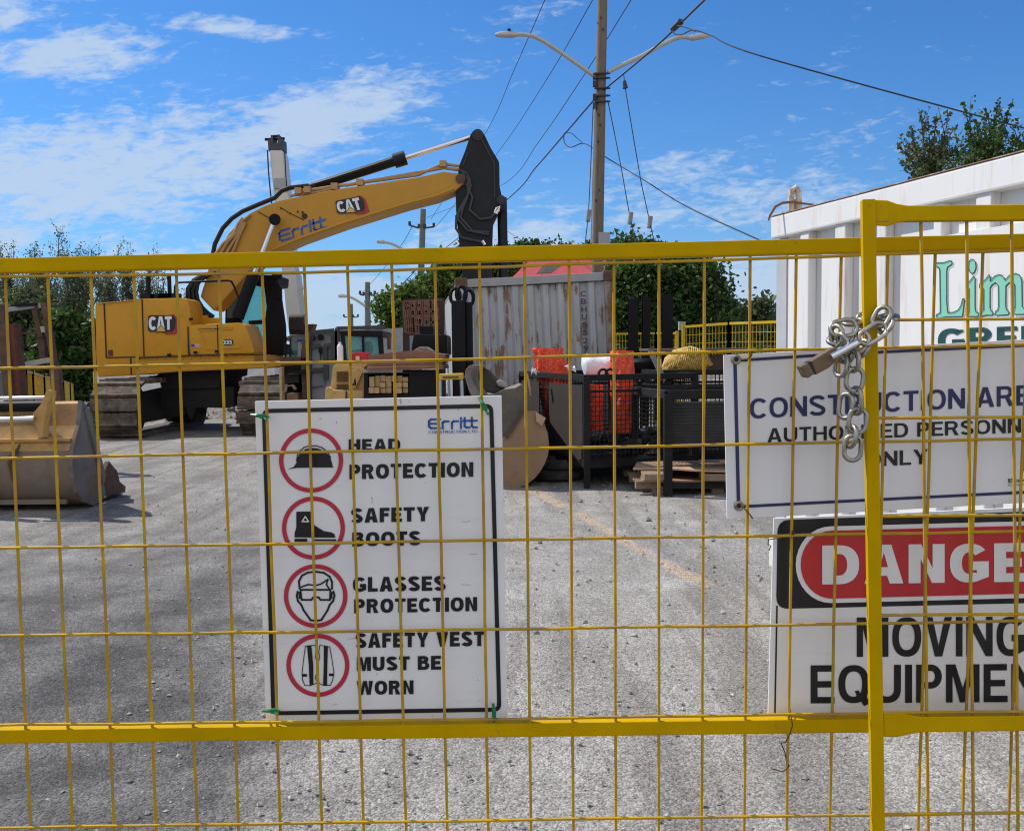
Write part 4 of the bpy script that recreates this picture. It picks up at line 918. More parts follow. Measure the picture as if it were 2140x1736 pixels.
mk('A3', 'side_glass', [(1245, 420), (1500, 420), (1500, 720), (1470, 960), (1405, 960), (1250, 690), (1180, 690), (1180, 480)], CYN + .08, .02, GLASST, cab)
mk('A3', 'side_glass', [(1245, 420), (1500, 420), (1500, 720), (1470, 960), (1405, 960), (1250, 690), (1180, 690), (1180, 480)], CYN + 1.02, .02, GLASST, cab)
mk('A3', 'seat', [(1165, 560), (1190, 450), (1235, 450), (1262, 600), (1262, 760), (1160, 760)], CYN + .3, .5, BLACK, cab, bevel=.05)
mk('A3', 'door_base', [(1390, 900), (1480, 870), (1600, 900), (1640, 985), (1400, 992)], CYN + .05, 1.0, BLACK, cab)
mb = MB(); mb.tube([P(*q('A3', *p), CYN + .05) for p in ((1585, 430), (1610, 560), (1640, 700), (1655, 860), (1650, 990))], .022, 6); mb.box(P(*q('A3', 1600, 490), CYN), (.12, .1, .26)); mb.box(P(*q('A3', 1585, 360), CYN), (.2, .15, .1)); mb.build('mirror_rail', BLACK, cab)
# undercarriage
mk('A3', 'swing_bearing', [(670, 1118), (1180, 1104), (1175, 1165), (1130, 1180), (1120, 1250), (660, 1265), (640, 1200), (600, 1160)], 20.0, 1.6, UNDERM)
mk('A3', 'car_body', [(460, 1290), (640, 1250), (1235, 1245), (1235, 1390), (1180, 1415), (900, 1405), (520, 1430), (460, 1400)], 20.1, 1.5, UNDERM)
def track(xl_px, xr_px, y_near, name):
    xl = P(xl_px, 850, 18.3).x; xr = P(xr_px, 850, 18.3).x; w = xr - xl
    z0 = .02; hgt = P(240, 796, 18.5).z; r = hgt / 2 - .03; c1, c2 = y_near + r, y_near + 4.3 - r; zc = z0 + r
    prof = []
    tot = 2 * (c2 - c1) + 2 * math.pi * r; n = int(tot / .275)
    def at(s):
        s %= tot; L1 = c2 - c1
        if s < L1: return Vector((0, c1 + s, zc + r)), Vector((0, 0, 1))
        s -= L1
        if s < math.pi * r: a = s / r; return Vector((0, c2 + r * math.sin(a), zc + r * math.cos(a))), Vector((0, math.sin(a), math.cos(a)))
        s -= math.pi * r
        if s < L1: return Vector((0, c2 - s, zc - r)), Vector((0, 0, -1))
        s -= L1; a = s / r; return Vector((0, c1 - r * math.sin(a), zc - r * math.cos(a))), Vector((0, -math.sin(a), -math.cos(a)))
    mb = MB()
    for i in range(n):
        p, nn_ = at(tot * i / n); p2, _ = at(tot * (i + .90) / n); d = (p2 - p).normalized(); j = random.uniform(-.025, .025)
        mb.beam(p + Vector((xl + w / 2 + j, 0, 0)), p2 + Vector((xl + w / 2 + j, 0, 0)), w, .06, nn_)
        for f in (.06,): mb.beam(p + (p2 - p) * f + nn_ * random.uniform(.035, .055) + Vector((xl + w / 2 + j, 0, 0)), p + (p2 - p) * (f + .14) + nn_ * random.uniform(.035, .055) + Vector((xl + w / 2 + j, 0, 0)), w, .05, nn_)
    tr = mb.build('track', TRACKM, EX)
    mb = MB(); mb.box((xl + w / 2, (c1 + c2) / 2, zc), (w * .55, c2 - c1, r * 1.1)); mb.cyl((xl + w * .2, c1, zc), (xl + w * .8, c1, zc), r * .88); mb.cyl((xl + w * .2, c2, zc), (xl + w * .8, c2, zc), r * .88); mb.build('track_frame', UNDERM, tr)
track(188, 286, 18.25, 'l'); track(487, 588, 18.55, 'r')

# ================================================================ loose bucket, front left
LB = thing('excavator_bucket', 'worn yellow digging bucket lying on the ground at left', 'bucket', (-5.2, 9.9, 0), 'loose excavator buckets')
xr = -4.45; xl = -6.35
prof = [(9.82, 1.09), (9.74, .88), (9.64, .74), (9.57, .63), (9.54, .50), (9.56, .34), (9.63, .20), (9.76, .09), (9.95, .025), (10.3, .02), (10.85, .06)]
inner = [(y + .05, z + .035) for y, z in reversed(prof)]
def yz(x, pr): return [Vector((x, y, z)) for y, z in pr]
top = prof[:4]; low = prof[3:]
def shell(pr, mtl, name, th=.05, x0=xl, x1=xr):
    mb = MB(); n = len(pr)
    pts = yz(x0, pr) + [Vector((x0, y + th, z + th * .4)) for y, z in reversed(pr)]
    mb.prism(pts, (x1 - x0, 0, 0)); return mb.build(name, mtl, LB, smooth=True)
shell(top, BUCKY, 'back_plate', .06); shell(low, BUCKB, 'curved_floor', .05)
mb = MB(); mb.beam((xl, 9.62, .735), (xr, 9.62, .735), .05, .03); mb.build('wear_strip', BUCKY, LB); mb = MB(); mb.beam((xl, 9.70, .10), (xr - .1, 9.70, .10), .05, .05); mb.build('wear_strip', BUCKB, LB)
side = [(9.80, 1.12), (9.86, 1.10), (10.02, .98), (10.14, .55), (10.30, .07), (10.0, .0), (9.76, .08), (9.62, .2), (9.55, .35), (9.53, .5), (9.56, .64), (9.64, .76), (9.73, .88)]
for x in (xr, xl - .04): 
    mb = MB(); mb.prism(yz(x, side), (.045, 0, 0)); mb.build('side_plate', BUCKG, LB, bevel=.008)
mb = MB(); mb.prism(yz(xr + .045, [(9.82, 1.02), (9.90, 1.05), (10.24, .30), (10.18, .20)]), (.03, 0, 0)); mb.build('rib_or_shade_strip', BUCKG, LB, bevel=.006)
mb = MB(); mb.prism(yz(xr - .01, [(10.28, .06), (10.25, .30), (10.42, .43), (10.52, .36), (10.62, .30), (10.68, .17), (10.84, .09), (10.82, .03)]), (.05, 0, 0)); mb.build('side_cutter', RUSTB, LB, bevel=.006)
for i in range(5):
    x = xl + .15 + i * (xr - xl - .3) / 4
    mb = MB(); mb.beam((x, 10.75, .06), (x, 11.05, .04), .13, .10, w2=.08, h2=.03); mb.build('tooth', RUSTB, LB)
for off in (0, -.88):      # two pairs of hinge ears
    for dx_ in (0, .07):
        pts = [q('Z6', x, y) for x, y in ((410, 380), (440, 340), (520, 250), (560, 150), (580, 90), (610, 70), (655, 95), (650, 180), (600, 260), (590, 330), (560, 500), (540, 680), (480, 710), (470, 560), (400, 480))]
        w_ = [P(x, y, 9.52 + dx_) + Vector((off, 0, 0)) for x, y in pts]
        mb = MB(); mb.prism(w_, (.03, .06, 0)); mb.build('hinge_ear', BUCKY, LB, bevel=.012)
mb = MB(); mb.cyl(P(*q('Z6', -120, 185), 9.58), P(*q('Z6', 600, 172), 9.58), .021, seg=20); mb.build('hinge_pin', CHROME, LB, smooth=True)
mb = MB(); mb.cyl(P(*q('Z6', -160, 458), 9.50), P(*q('Z6', 440, 440), 9.50), .028, seg=20); mb.build('hinge_pin', CHROME, LB, smooth=True)
mb = MB(); mb.cyl(P(*q('Z6', -120, 290), 9.66), P(*q('Z6', 560, 280), 9.66), .055, seg=20); mb.build('cross_tube', BLACK, LB, smooth=True)
mb = MB(); mb.tube([P(*q('Z6', *p), 9.53) for p in ((255, 770), (210, 860), (140, 920), (120, 1000), (150, 1120), (165, 1250))], [.012, .02, .022, .02, .016, .008], 6); mb.build('weld_scar', RUSTB, LB)
mb = MB()
for i in range(9):
    x = -4.85 + random.uniform(0, .25); z = .80 + random.uniform(0, .05); mb.box((x, 9.665 + (z - .8) * .5, z), (.03, .01, .03))
mb.build('paint_chips', mat('chipped pale paint', (.5, .45, .35), .7), LB)

# ================================================================ second bucket, centre, tipped on its side plate
B2_ = thing('excavator_bucket', 'dirty brown digging bucket with round side behind the safety sign', 'bucket', P(1040, 1016, 11.4), 'loose excavator buckets')
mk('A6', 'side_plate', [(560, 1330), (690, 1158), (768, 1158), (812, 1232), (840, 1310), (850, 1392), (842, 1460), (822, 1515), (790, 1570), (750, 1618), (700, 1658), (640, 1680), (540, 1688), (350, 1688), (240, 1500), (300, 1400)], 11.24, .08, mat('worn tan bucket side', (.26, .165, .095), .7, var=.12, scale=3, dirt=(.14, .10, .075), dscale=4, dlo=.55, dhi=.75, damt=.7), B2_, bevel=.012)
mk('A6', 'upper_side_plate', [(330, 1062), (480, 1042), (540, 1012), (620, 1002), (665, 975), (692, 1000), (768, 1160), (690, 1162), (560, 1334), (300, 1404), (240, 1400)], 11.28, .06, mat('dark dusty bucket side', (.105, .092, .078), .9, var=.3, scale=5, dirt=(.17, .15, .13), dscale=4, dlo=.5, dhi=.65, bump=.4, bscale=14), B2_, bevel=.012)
mk('A6', 'bucket_shell', [(345, 1070), (480, 1050), (660, 985), (745, 1125), (800, 1235), (836, 1392), (808, 1515), (740, 1612), (640, 1670), (540, 1678), (360, 1678), (250, 1500)], 11.37, 1.15, BUCKG, B2_, bevel=.02)
mk('A6', 'rib_or_shade_strip', [(548, 1345), (560, 1325), (668, 1160), (682, 1170), (570, 1345)], 11.21, .06, RUSTB, B2_)  # shadow line across the bucket side, modelled as a dark strip
for dx_, yy_ in ((0, 11.3), (45, 11.5)):
    mb = MB(); outer = [(330, 1075), (300, 1010), (278, 930), (282, 880), (305, 852), (340, 845), (375, 850), (350, 862), (325, 890), (322, 930), (345, 990), (392, 1055)]
    mb.pxprism(ql('A6', [(x + dx_, y) for x, y in outer]), yy_, .12); mb.build('hinge_ear', BUCKG, B2_, bevel=.015)
mk('A6', 'hinge_ear', [(360, 1020), (360, 900), (400, 858), (440, 880), (500, 940), (560, 1000), (480, 1044)], 11.62, .1, mat('dark muddy steel', (.07, .062, .05), .9, var=.4, scale=12), B2_, bevel=.02)
mb = MB(); mb.pxprism(ql('A6', [(485, 960), (520, 945), (572, 985), (555, 1005), (500, 990)]), 11.55, .1); mb.build('mud_lump', mat('pale dried mud', (.36, .33, .30), .95, bump=.6), B2_, bevel=.03)
# ================================================================ grey shipping container
GC = thing('shipping_container', 'grey shipping container streaked with rust beyond the central bucket', 'container', (0.3, 14.3, 0))
Yc = 14.3; tl_ = P(952, 585, Yc); tr_ = P(1281, 568, Yc); ex = (tr_ - tl_).normalized(); ez = Vector((-ex.z, 0, ex.x)); wid = (tr_ - tl_).length
ey = (P(924.6, 634, 20.6) - tl_).normalized(); ht = tl_.z + .05; deep = 6.06
def cp(a, b, c): return tl_ + ex * a + ey * b + ez * c      # across, deep, up from the top left front corner
mb = MB()
def corr(n, amp, w0, w1):
    pts = []; L_ = (w1 - w0) / n
    for i in range(n):
        s = w0 + i * L_
        pts += [(s, 0), (s + L_ * .34, 0), (s + L_ * .5, amp), (s + L_ * .84, amp)]
    return pts + [(w1, 0)]
cr = corr(9, .05, .16, wid - .14)
vs = [cp(a, .03 + b, -.13) for a, b in cr] + [cp(a, .03 + b, -ht + .12) for a, b in cr]; n = len(cr)
mb.add(vs, [(i, i + 1, n + i + 1, n + i) for i in range(n - 1)]); mb.build('end_wall', CONT, GC)
for nm, a0, a1, b0, b1, c0, c1, mt_ in (('top_rail', .12, wid - .12, -.01, .08, -.12, 0.0, GREYP), ('bottom_rail', .1, wid - .1, -.01, .1, -ht, -ht + .14, RUSTC), ('roof', .02, wid - .02, .08, deep, -.06, -.02, GREYP)):
    mb = MB(); mb.add([cp(a, b, c) for a in (a0, a1) for b in (b0, b1) for c in (c0, c1)], [(0,1,3,2),(4,6,7,5),(0,4,5,1),(2,3,7,6),(0,2,6,4),(1,5,7,3)]); mb.build(nm, mt_, GC, bevel=.01)
for a0, a1 in ((0, .15), (wid - .14, wid)):
    mb = MB(); mb.add([cp(a, b, c) for a in (a0, a1) for b in (-.015, .16) for c in (-ht, -.13)], [(0,1,3,2),(4,6,7,5),(0,4,5,1),(2,3,7,6),(0,2,6,4),(1,5,7,3)]); mb.build('corner_post', CONT if a0 == 0 else mat('rust streaked post', (.30, .26, .23), .8, var=.2, dirt=(.17, .085, .05), dscale=3, dlo=.42, dhi=.55, damt=.9, stretch=(2, 2, .8)), GC, bevel=.01)
    for c0, c1 in ((-.13, .02), (-ht, -ht + .12)):
        mb = MB(); mb.add([cp(a, b, c) for a in (a0 - .01, a1 + .02) for b in (-.03, .17) for c in (c0, c1)], [(0,1,3,2),(4,6,7,5),(0,4,5,1),(2,3,7,6),(0,2,6,4),(1,5,7,3)]); mb.build('corner_casting', RUSTC, GC, bevel=.015)
mb = MB(); sc_ = corr(20, .05, .17, deep)
vs = [cp(-.0 + b, a, -.1) for a, b in sc_] + [cp(b, a, -ht + .1) for a, b in sc_]; n = len(sc_)
mb.add(vs, [(i, i + 1, n + i + 1, n + i) for i in range(n - 1)]); mb.add([cp(wid, .17, -.1), cp(wid, deep, -.1), cp(wid, deep, -ht + .1), cp(wid, .17, -ht + .1), cp(0, deep, -.1), cp(0, deep, -ht + .1)], [(0, 1, 2, 3), (1, 4, 5, 2)])
mb.build('side_wall', CONTL, GC)
mb = MB()
for i, ch in enumerate('CBHU5529'):
    x0, y0 = 1062, 345 + i * 53; quad = ql('A6', [(x0 + i * 2.5, y0 + 38), (x0 + 36 + i * 2.5, y0 + 38), (x0 + 36 + i * 2.5, y0), (x0 + i * 2.5, y0)])
    put_text(mb, ch, quad, fx(Yc + .012), .02)
mb.build('code_lettering', mat('faded black stencil', (.06, .065, .075), .7), GC)
mb = MB(); f_ = fx(Yc)
for i, ch in enumerate('CBHU'):
    uv, fs_ = text_mesh(ch, .01); mb.add([cp(-.014, .9 - (.42 - a * .42) + .1, -.62 - i * .33 + b * .26) for a, b in uv], fs_)
mb.build('side_lettering', mat('faded black stencil', (.06, .065, .075), .7), GC)

# ================================================================ white dumpster bin, right
WB = thing('dumpster', 'tall white ribbed steel dumpster with green serif lettering', 'dumpster', (2.4, 5.0, 0))
w0, w1 = P(1640, 452, 6.4), P(2140, 325, 4.45); wd_ = Vector((w1.x - w0.x, w1.y - w0.y, 0)).normalized(); wn_ = Vector((wd_.y, -wd_.x, 0))
if wn_.x > 0: wn_ = -wn_
slope = (w1.z - w0.z) / Vector((w1.x - w0.x, w1.y - w0.y)).length; LEN = 4.4
def wp(a, o, c): return Vector((w0.x, w0.y, 0)) + wd_ * a + wn_ * o + Vector((0, 0, c))
TOPZ = w0.z
def wbox(mb, a0, a1, o0, o1, z0a, z1a, sl=True):
    s = slope if sl else 0
    mb.add([wp(a, o, (z0a, z1a)[k] + s * a * (1 if k or sl == 2 else 0)) for a in (a0, a1) for o in (o0, o1) for k in (0, 1)], [(0,1,3,2),(4,6,7,5),(0,4,5,1),(2,3,7,6),(0,2,6,4),(1,5,7,3)])
mb = MB(); wbox(mb, 0.02, LEN, -2.3, 0, .16, TOPZ - .06); mb.build('bin_body', WHITEP, WB)
mb = MB(); wbox(mb, -.05, LEN + .05, -.02, .075, TOPZ - .145, TOPZ, 2); mb.build('top_rim', WHITEP, WB, bevel=.012)
mb = MB(); wbox(mb, -.05, LEN + .05, -.03, .078, TOPZ + .001, TOPZ + .006, 2); mb.build('rust_edge', mat('rusty rim edge', (.30, .16, .08), .8, var=.3, dirt=(.6, .58, .55), dscale=6), WB)
def wall_uv(px, py, o=0.0):            # point seen at (px, py) on the wall plane, pushed out by o
    r = ray(px, py); p0 = wp(0, o, 0); t_ = (p0 - CO).dot(wn_) / r.dot(wn_); return CO + r * t_
def a_of(px): return (wall_uv(px, 800) - wp(0, 0, 0)).dot(wd_)
for za, zb in ((292, 345), (508, 572), (768, 822), (1118, 1168), (1378, 1472)):
    pa, pb_ = a_of(q('A8', za, 0)[0]), a_of(q('A8', zb, 0)[0]); mb = MB(); wbox(mb, pa, pb_, 0, .06, .3, TOPZ - .14); mb.build('rib', WHITEP, WB, bevel=.008)
for aa in (2.25, 2.7, 3.15, 3.6, 4.05): mb = MB(); wbox(mb, aa, aa + .1, 0, .06, .3, TOPZ - .14); mb.build('rib', WHITEP, WB, bevel=.008)
pa = a_of(q('A8', 1125, 0)[0]); mb = MB(); wbox(mb, pa, LEN - .1, 0, .067, .95, 2.12, 0); mb.build('sign_panel', WHITEP, WB)
mb = MB(); wbox(mb, -.03, LEN, 0, .085, .10, .30, 0); mb.build('bottom_rail', WHITEP, WB, bevel=.01)
mb = MB(); wbox(mb, -.08, .04, -2.3, .01, .12, TOPZ - .1); mb.build('end_door', mat('door steel darkened as shade', (.42, .42, .43), .6, var=.1), WB)  # end door of the white bin, its shade put into the grey colour
mb = MB(); mb.prism([P(*q('A8', *p), 6.4) for p in ((120, 842), (150, 855), (160, 890), (140, 965), (116, 962))], (.02, .08, 0)); mb.prism([P(*q('A8', *p), 6.38) for p in ((170, 1250), (178, 1350), (205, 1425), (172, 1490), (150, 1480), (152, 1350))], (.03, .08, 0)); mb.build('end_bracket', WHITEP, WB, bevel=.004)
# letters traced on the panel
def wf(o): return lambda x, y: wall_uv(x, y, o)
Lp = [(818, 328), (920, 328), (1000, 300), (1040, 306), (1038, 350), (975, 390), (962, 440), (962, 900), (978, 1050), (1060, 1045), (1130, 1010), (1170, 945), (1195, 850), (1222, 850), (1215, 900), (1190, 1105), (960, 1110), (840, 1130), (808, 1105), (815, 1080), (870, 1050), (868, 900), (862, 440), (850, 400), (800, 372), (800, 340)]
Ip = [(1240, 650), (1290, 605), (1350, 525), (1372, 540), (1372, 980), (1385, 1040), (1430, 1060), (1425, 1090), (1400, 1105), (1280, 1105), (1240, 1090), (1250, 1060), (1285, 1040), (1285, 700), (1240, 700)]
Mp = [(1440, 640), (1520, 575), (1580, 502), (1590, 540), (1590, 595), (1660, 520), (1720, 500), (1770, 515), (1806, 580), (1870, 510), (1960, 482), (2020, 510), (2048, 590), (2055, 960), (2100, 1020), (2110, 1060), (2060, 1075), (1940, 1075), (1925, 1040), (1950, 960), (1945, 650), (1915, 605), (1860, 620), (1818, 665), (1815, 960), (1830, 1010), (1868, 1040), (1850, 1080), (1680, 1090), (1660, 1070), (1670, 1030), (1700, 1010), (1712, 960), (1708, 660), (1670, 615), (1620, 645), (1590, 690), (1588, 980), (1605, 1020), (1635, 1060), (1620, 1088), (1540, 1085), (1470, 1100), (1440, 1085), (1455, 1040), (1495, 1010), (1495, 700), (1440, 700)]
dot = [(1330 + 55 * math.cos(a * math.pi / 12), 380 + 102 * math.sin(a * math.pi / 12)) for a in range(24)]
mb = MB(); ob_ = MB()
for pts in (Lp, Ip, Mp, dot):
    pp = ql('Z7', pts); mb.poly([wf(.071)(*p) for p in pp])
    for a, b in zip(pp, pp[1:] + pp[:1]):
        a, b = Vector(a), Vector(b); d = (b - a)
        if d.length < .01: continue
        d.normalize(); n_ = Vector((-d.y, d.x)) * .8; e = d * .5
        ob_.poly([wf(.074)(*(a - e + n_)), wf(.074)(*(a - e - n_)), wf(.074)(*(b + e - n_)), wf(.074)(*(b + e + n_))])
mb.build('green_lettering', MINT, WB); ob_.build('lettering_outline', DKGRN, WB)
mb = MB()
put_text(mb, 'GREEN', ql('Z7', [(835, 1640), (2750, 1500), (2750, 1220), (835, 1285)]), wf(.071), .22)
for zx, zy in ((1115, 1300), (1400, 1295), (1710, 1290)): mb.poly([wf(.071)(*p) for p in ql('Z7', [(zx - 5, zy), (zx + 90, zy - 4), (zx + 90, zy + 22), (zx + 30, zy + 30), (zx, zy + 40)])])
mb.build('dark_lettering', DKGRN, WB)
mb = MB(); mb.tube([P(*q('A8', *p), 6.35) for p in ((190, 812), (190, 740), (198, 685), (218, 668), (238, 690), (242, 745), (242, 808))], .022, 8); mb.prism([P(*q('A8', *p), 6.36) for p in ((178, 820), (184, 740), (245, 740), (248, 805))], (0, .04, 0)); mb.build('lifting_eye', mat('rust stained eye', (.55, .5, .43), .6, var=.15, dirt=(.3, .15, .07), dscale=14, dlo=.5, dhi=.6), WB, smooth=True)
mb = MB(); mb.tube([P(*q('A8', *p), 6.30) for p in ((52, 872), (62, 840), (95, 785), (140, 762), (210, 755), (260, 765), (340, 775))], [.006, .008, .009, .009, .009, .008, .006], 6)
tag(mb.build('sling_cable', mat('rusty wire rope', (.2, .10, .055), .7)), 'frayed rusty cable through the lifting eye of the white dumpster', 'cable')

# ================================================================ mesh bins
def grid_panel(mb, a, b, c, d, nx, nz, r):         # bars across the quad a(bl) b(br) c(tr) d(tl)
    for i in range(nx + 1): s = i / nx; mb.beam(a.lerp(b, s), d.lerp(c, s), r, r)
    for i in range(nz + 1): s = i / nz; mb.beam(a.lerp(d, s), b.lerp(c, s), r, r)
DARKM = mat('dark worn steel mesh', (.014, .013, .013), .7, spec=.2, var=.3, dirt=(.06, .045, .038), dscale=5, dlo=.55, dhi=.8, damt=.6)
BR = mat('brown stained liner board', (.026, .019, .016), .85, var=.3, scale=6)
def mesh_bin(label, N_, Lv, Rv, ztop, zbot, liner=True):
    o = thing('mesh_bin', label, 'bin', (N_[0], N_[1], 0), 'black steel mesh bins')
    c = [Vector((N_[0], N_[1], 0)), Vector((N_[0] + Rv[0], N_[1] + Rv[1], 0)), Vector((N_[0] + Rv[0] + Lv[0], N_[1] + Rv[1] + Lv[1], 0)), Vector((N_[0] + Lv[0], N_[1] + Lv[1], 0))]
    for p in c: mb = MB(); mb.beam(p + Vector((0, 0, .0)), p + Vector((0, 0, ztop)), .075, .075, (0, 1, 0)); mb.build('corner_post', DARKM, o, bevel=.006)
    for i in range(4):
        p, r_ = c[i], c[(i + 1) % 4]; mb = MB()
        for zz_, w_, h_, nm_ in ((ztop, .07, .07, 'rim'), (ztop - .16, .03, .03, 'upper_bar'), (zbot, .07, .09, 'base_bar')):
            mb = MB(); mb.beam(p + Vector((0, 0, zz_)), r_ + Vector((0, 0, zz_)), w_, h_); mb.build(nm_, DARKM, o, bevel=.006)
    for i in range(4):
        p, r_ = c[i], c[(i + 1) % 4]; mb = MB(); d = (r_ - p).length
        grid_panel(mb, p + Vector((0, 0, zbot)), r_ + Vector((0, 0, zbot)), r_ + Vector((0, 0, ztop)), p + Vector((0, 0, ztop)), int(d / .055), int((ztop - zbot) / .055), .008); mb.build('mesh_side', DARKM, o)
    mb = MB(); mb.prism([p + Vector((0, 0, zbot - .02)) for p in c], (0, 0, .03)); mb.build('floor_plate', DARKM, o)
    return o, c
b1, c1 = mesh_bin('black mesh bin holding orange netting rolls beside the tyres', (.86, 11.0), (-.72, 2.65), (1.35, .55), 1.27, .27)
Nn, Ll = c1[0], c1[3]
for s0, s1 in ((.03, .34), (.50, .97)):
    mb = MB(); p, r_ = Nn.lerp(Ll, 1 - s1), Nn.lerp(Ll, 1 - s0); inn = Vector((-.022, -.006, 0)); z0 = .25 if s0 > .4 else .35
    mb.prism([p + inn + Vector((0, 0, z0)), r_ + inn + Vector((0, 0, z0)), r_ + inn + Vector((0, 0, 1.18)), p + inn + Vector((0, 0, 1.18))], (.012, .004, 0)); mb.build('liner_board', BR, b1)
for sx in (.42, .6): 
    mb = MB(); cc = c1[0].lerp(c1[1], sx * .35) + Vector((0, 0, 1.31)); ring = [cc + Vector((.05 * math.cos(a * math.pi / 8), 0, .055 * math.sin(a * math.pi / 8))) for a in range(16)]; mb.tube(ring, .016, 6, closed=True); mb.build('lifting_ring', DARKM, b1)
mb = MB(); cc = P(*q('A6', 1316, 890), 11.7); ring = [cc + Vector((.06 * math.cos(a * math.pi / 8), 0, .07 * math.sin(a * math.pi / 8))) for a in range(16)]; mb.tube(ring, .018, 6, closed=True); mb.build('lifting_ring', DARKM, b1)
def netroll(label, base, topp, r0, r1, flare=.04):
    mb = MB(); base, topp = Vector(base), Vector(topp); n = 18; seg = 26; vs = []
    ax = (topp - base); 
    for i in range(n + 1):
        s = i / n; r = r0 + (r1 - r0) * s
        for k in range(seg):
            a = 2 * math.pi * k / seg; rr = r * (1 + .07 * mnoise.noise((math.cos(a) * 2.2, math.sin(a) * 2.2, s * 5 + base.x * 7)) + .05 * math.sin(k * 2.0 + i * 2.1) * (1 if i % 2 else -1))
            vs.append(base + ax * s + Vector((rr * math.cos(a), rr * math.sin(a), (.05 * mnoise.noise((a, base.x, 3)) if i == n else 0))))
    fs_ = [(i * seg + k, i * seg + (k + 1) % seg, (i + 1) * seg + (k + 1) % seg, (i + 1) * seg + k) for i in range(n) for k in range(seg)]
    mb.add(vs, fs_)
    # spiral of layers visible at the end
    for t_ in range(4):
        r = r1 * (.85 - .2 * t_); pts = [topp + Vector((r * math.cos(a * .45) , r * math.sin(a * .45), -.02 - .01 * t_ + .012 * math.sin(a * 2))) for a in range(14)]
        mb.tube(pts, .02, 5)
    mb.add([topp + Vector((r1 * .97 * math.cos(2 * math.pi * k / seg), r1 * .97 * math.sin(2 * math.pi * k / seg), -.05)) for k in range(seg)], [tuple(range(seg))])
    return tag(mb.build('netting_roll', ORANGE), label, 'netting roll', 'rolls of orange safety netting')
Yr = 12.0
netroll('biggest orange netting roll, tallest one at the left end of the bin', P(*q('A6', 930, 1300), 12.95), P(*q('A6', 838, 735), 12.9), .185, .215)
netroll('short orange netting roll leaning against the biggest roll', P(*q('A6', 960, 1100), 12.9), P(*q('A6', 945, 830), 12.8), .10, .10)
netroll('slim upright orange netting roll at the right end of the bin', P(*q('A6', 1350, 1300), 11.75), P(*q('A6', 1342, 755), 11.75), .15, .145)
netroll('orange netting roll seen only through the mesh in the bin middle', P(*q('A6', 1155, 1290), 11.8), P(*q('A6', 1150, 985), 11.8), .10, .12)
# white bundle on top
mb = MB(); a, b = P(*q('A6', 1070, 860), 12.1), P(*q('A6', 1290, 870), 12.1)
pts = [a.lerp(b, s) + Vector((0, 0, .012 * math.sin(s * 9))) for s in (0, .04, .12, .3, .5, .7, .9, 1)]
mb.tube(pts, [.04, .12, .155, .16, .15, .15, .145, .12], 18); tag(mb.build('tarp_bundle', TARP, smooth=True), 'white plastic wrapped roll lying across the bin top', 'bundle')
for x, y, lb in ((748, 885, 'scrap of white plastic left of the biggest orange netting roll'), (985, 862, 'scrap of white plastic right of the short orange roll'), (1012, 876, 'scrap of white plastic beside the lifting rings of the bin')):
    mb = MB(); pts = [P(*q('A6', x + random.uniform(-18, 18), y + random.uniform(-12, 22)), 12.3) for _ in range(9)]
    mb.tube(pts, [.012, .03, .035, .03, .035, .03, .03, .02, .01], 7); tag(mb.build('tarp_scrap', TARP, smooth=True), lb, 'scrap', 'scraps of white plastic in the bin')
mb = MB()
for _ in range(16):
    s, t_ = random.uniform(.25, .95), random.uniform(.1, .6); p = c1[0].lerp(c1[1], s) + (c1[3] - c1[0]) * t_ + Vector((0, 0, random.uniform(.3, .52)))
    pts = [p + Vector((random.uniform(-.2, .2), random.uniform(-.1, .1), random.uniform(-.05, .07))) for _ in range(4)]
    mb.tube(pts, [.02, .085, .075, .02], 9)
tag(mb.build('plastic_sheeting', BAGS, smooth=True), 'crumpled black plastic heaped inside the mesh bin', 'sheeting')
mb = MB(); mb.pxprism(ql('A6', [(757, 1165), (826, 1206), (800, 1262), (762, 1228)]), 11.2, .03); tag(mb.build('board_offcut', PLYL), 'small tan board offcut between the bin and central bucket', 'board')
mb = MB(); mb.pxprism(ql('A6', [(695, 905), (705, 905), (722, 1000), (728, 1055), (718, 1060)]), 11.4, .03); mb.pxprism(ql('A6', [(905, 1040), (915, 1045), (912, 1200), (900, 1200)]), 12.4, .03); tag(mb.build('stake', PLYL), 'thin wooden stakes poking up behind the central bucket', 'stake')
# tyres
for i, (zc, r0) in enumerate(((.065, .31), (.195, .30))):
    p = P(1163, 985, 11.85); prof_ = [(r0 * .62, -.05), (r0 * .86, -.065), (r0 * .97, -.045), (r0, 0), (r0 * .97, .045), (r0 * .86, .065), (r0 * .62, .05), (r0 * .58, 0), (r0 * .62, -.06)]
    mb = MB(); mb.lathe((p.x + .03 * i, p.y, zc), prof_, 36); tag(mb.build('tyre', mat('dusty tyre rubber', (.03, .03, .031), .8, var=.25, dirt=(.10, .095, .09), dscale=5, dlo=.5, dhi=.7), smooth=True), ('dusty black tyre flat on the ground beside the mesh bin', 'upper black tyre stacked on another beside the mesh bin')[i], 'tyre', 'tyres beside the mesh bin')

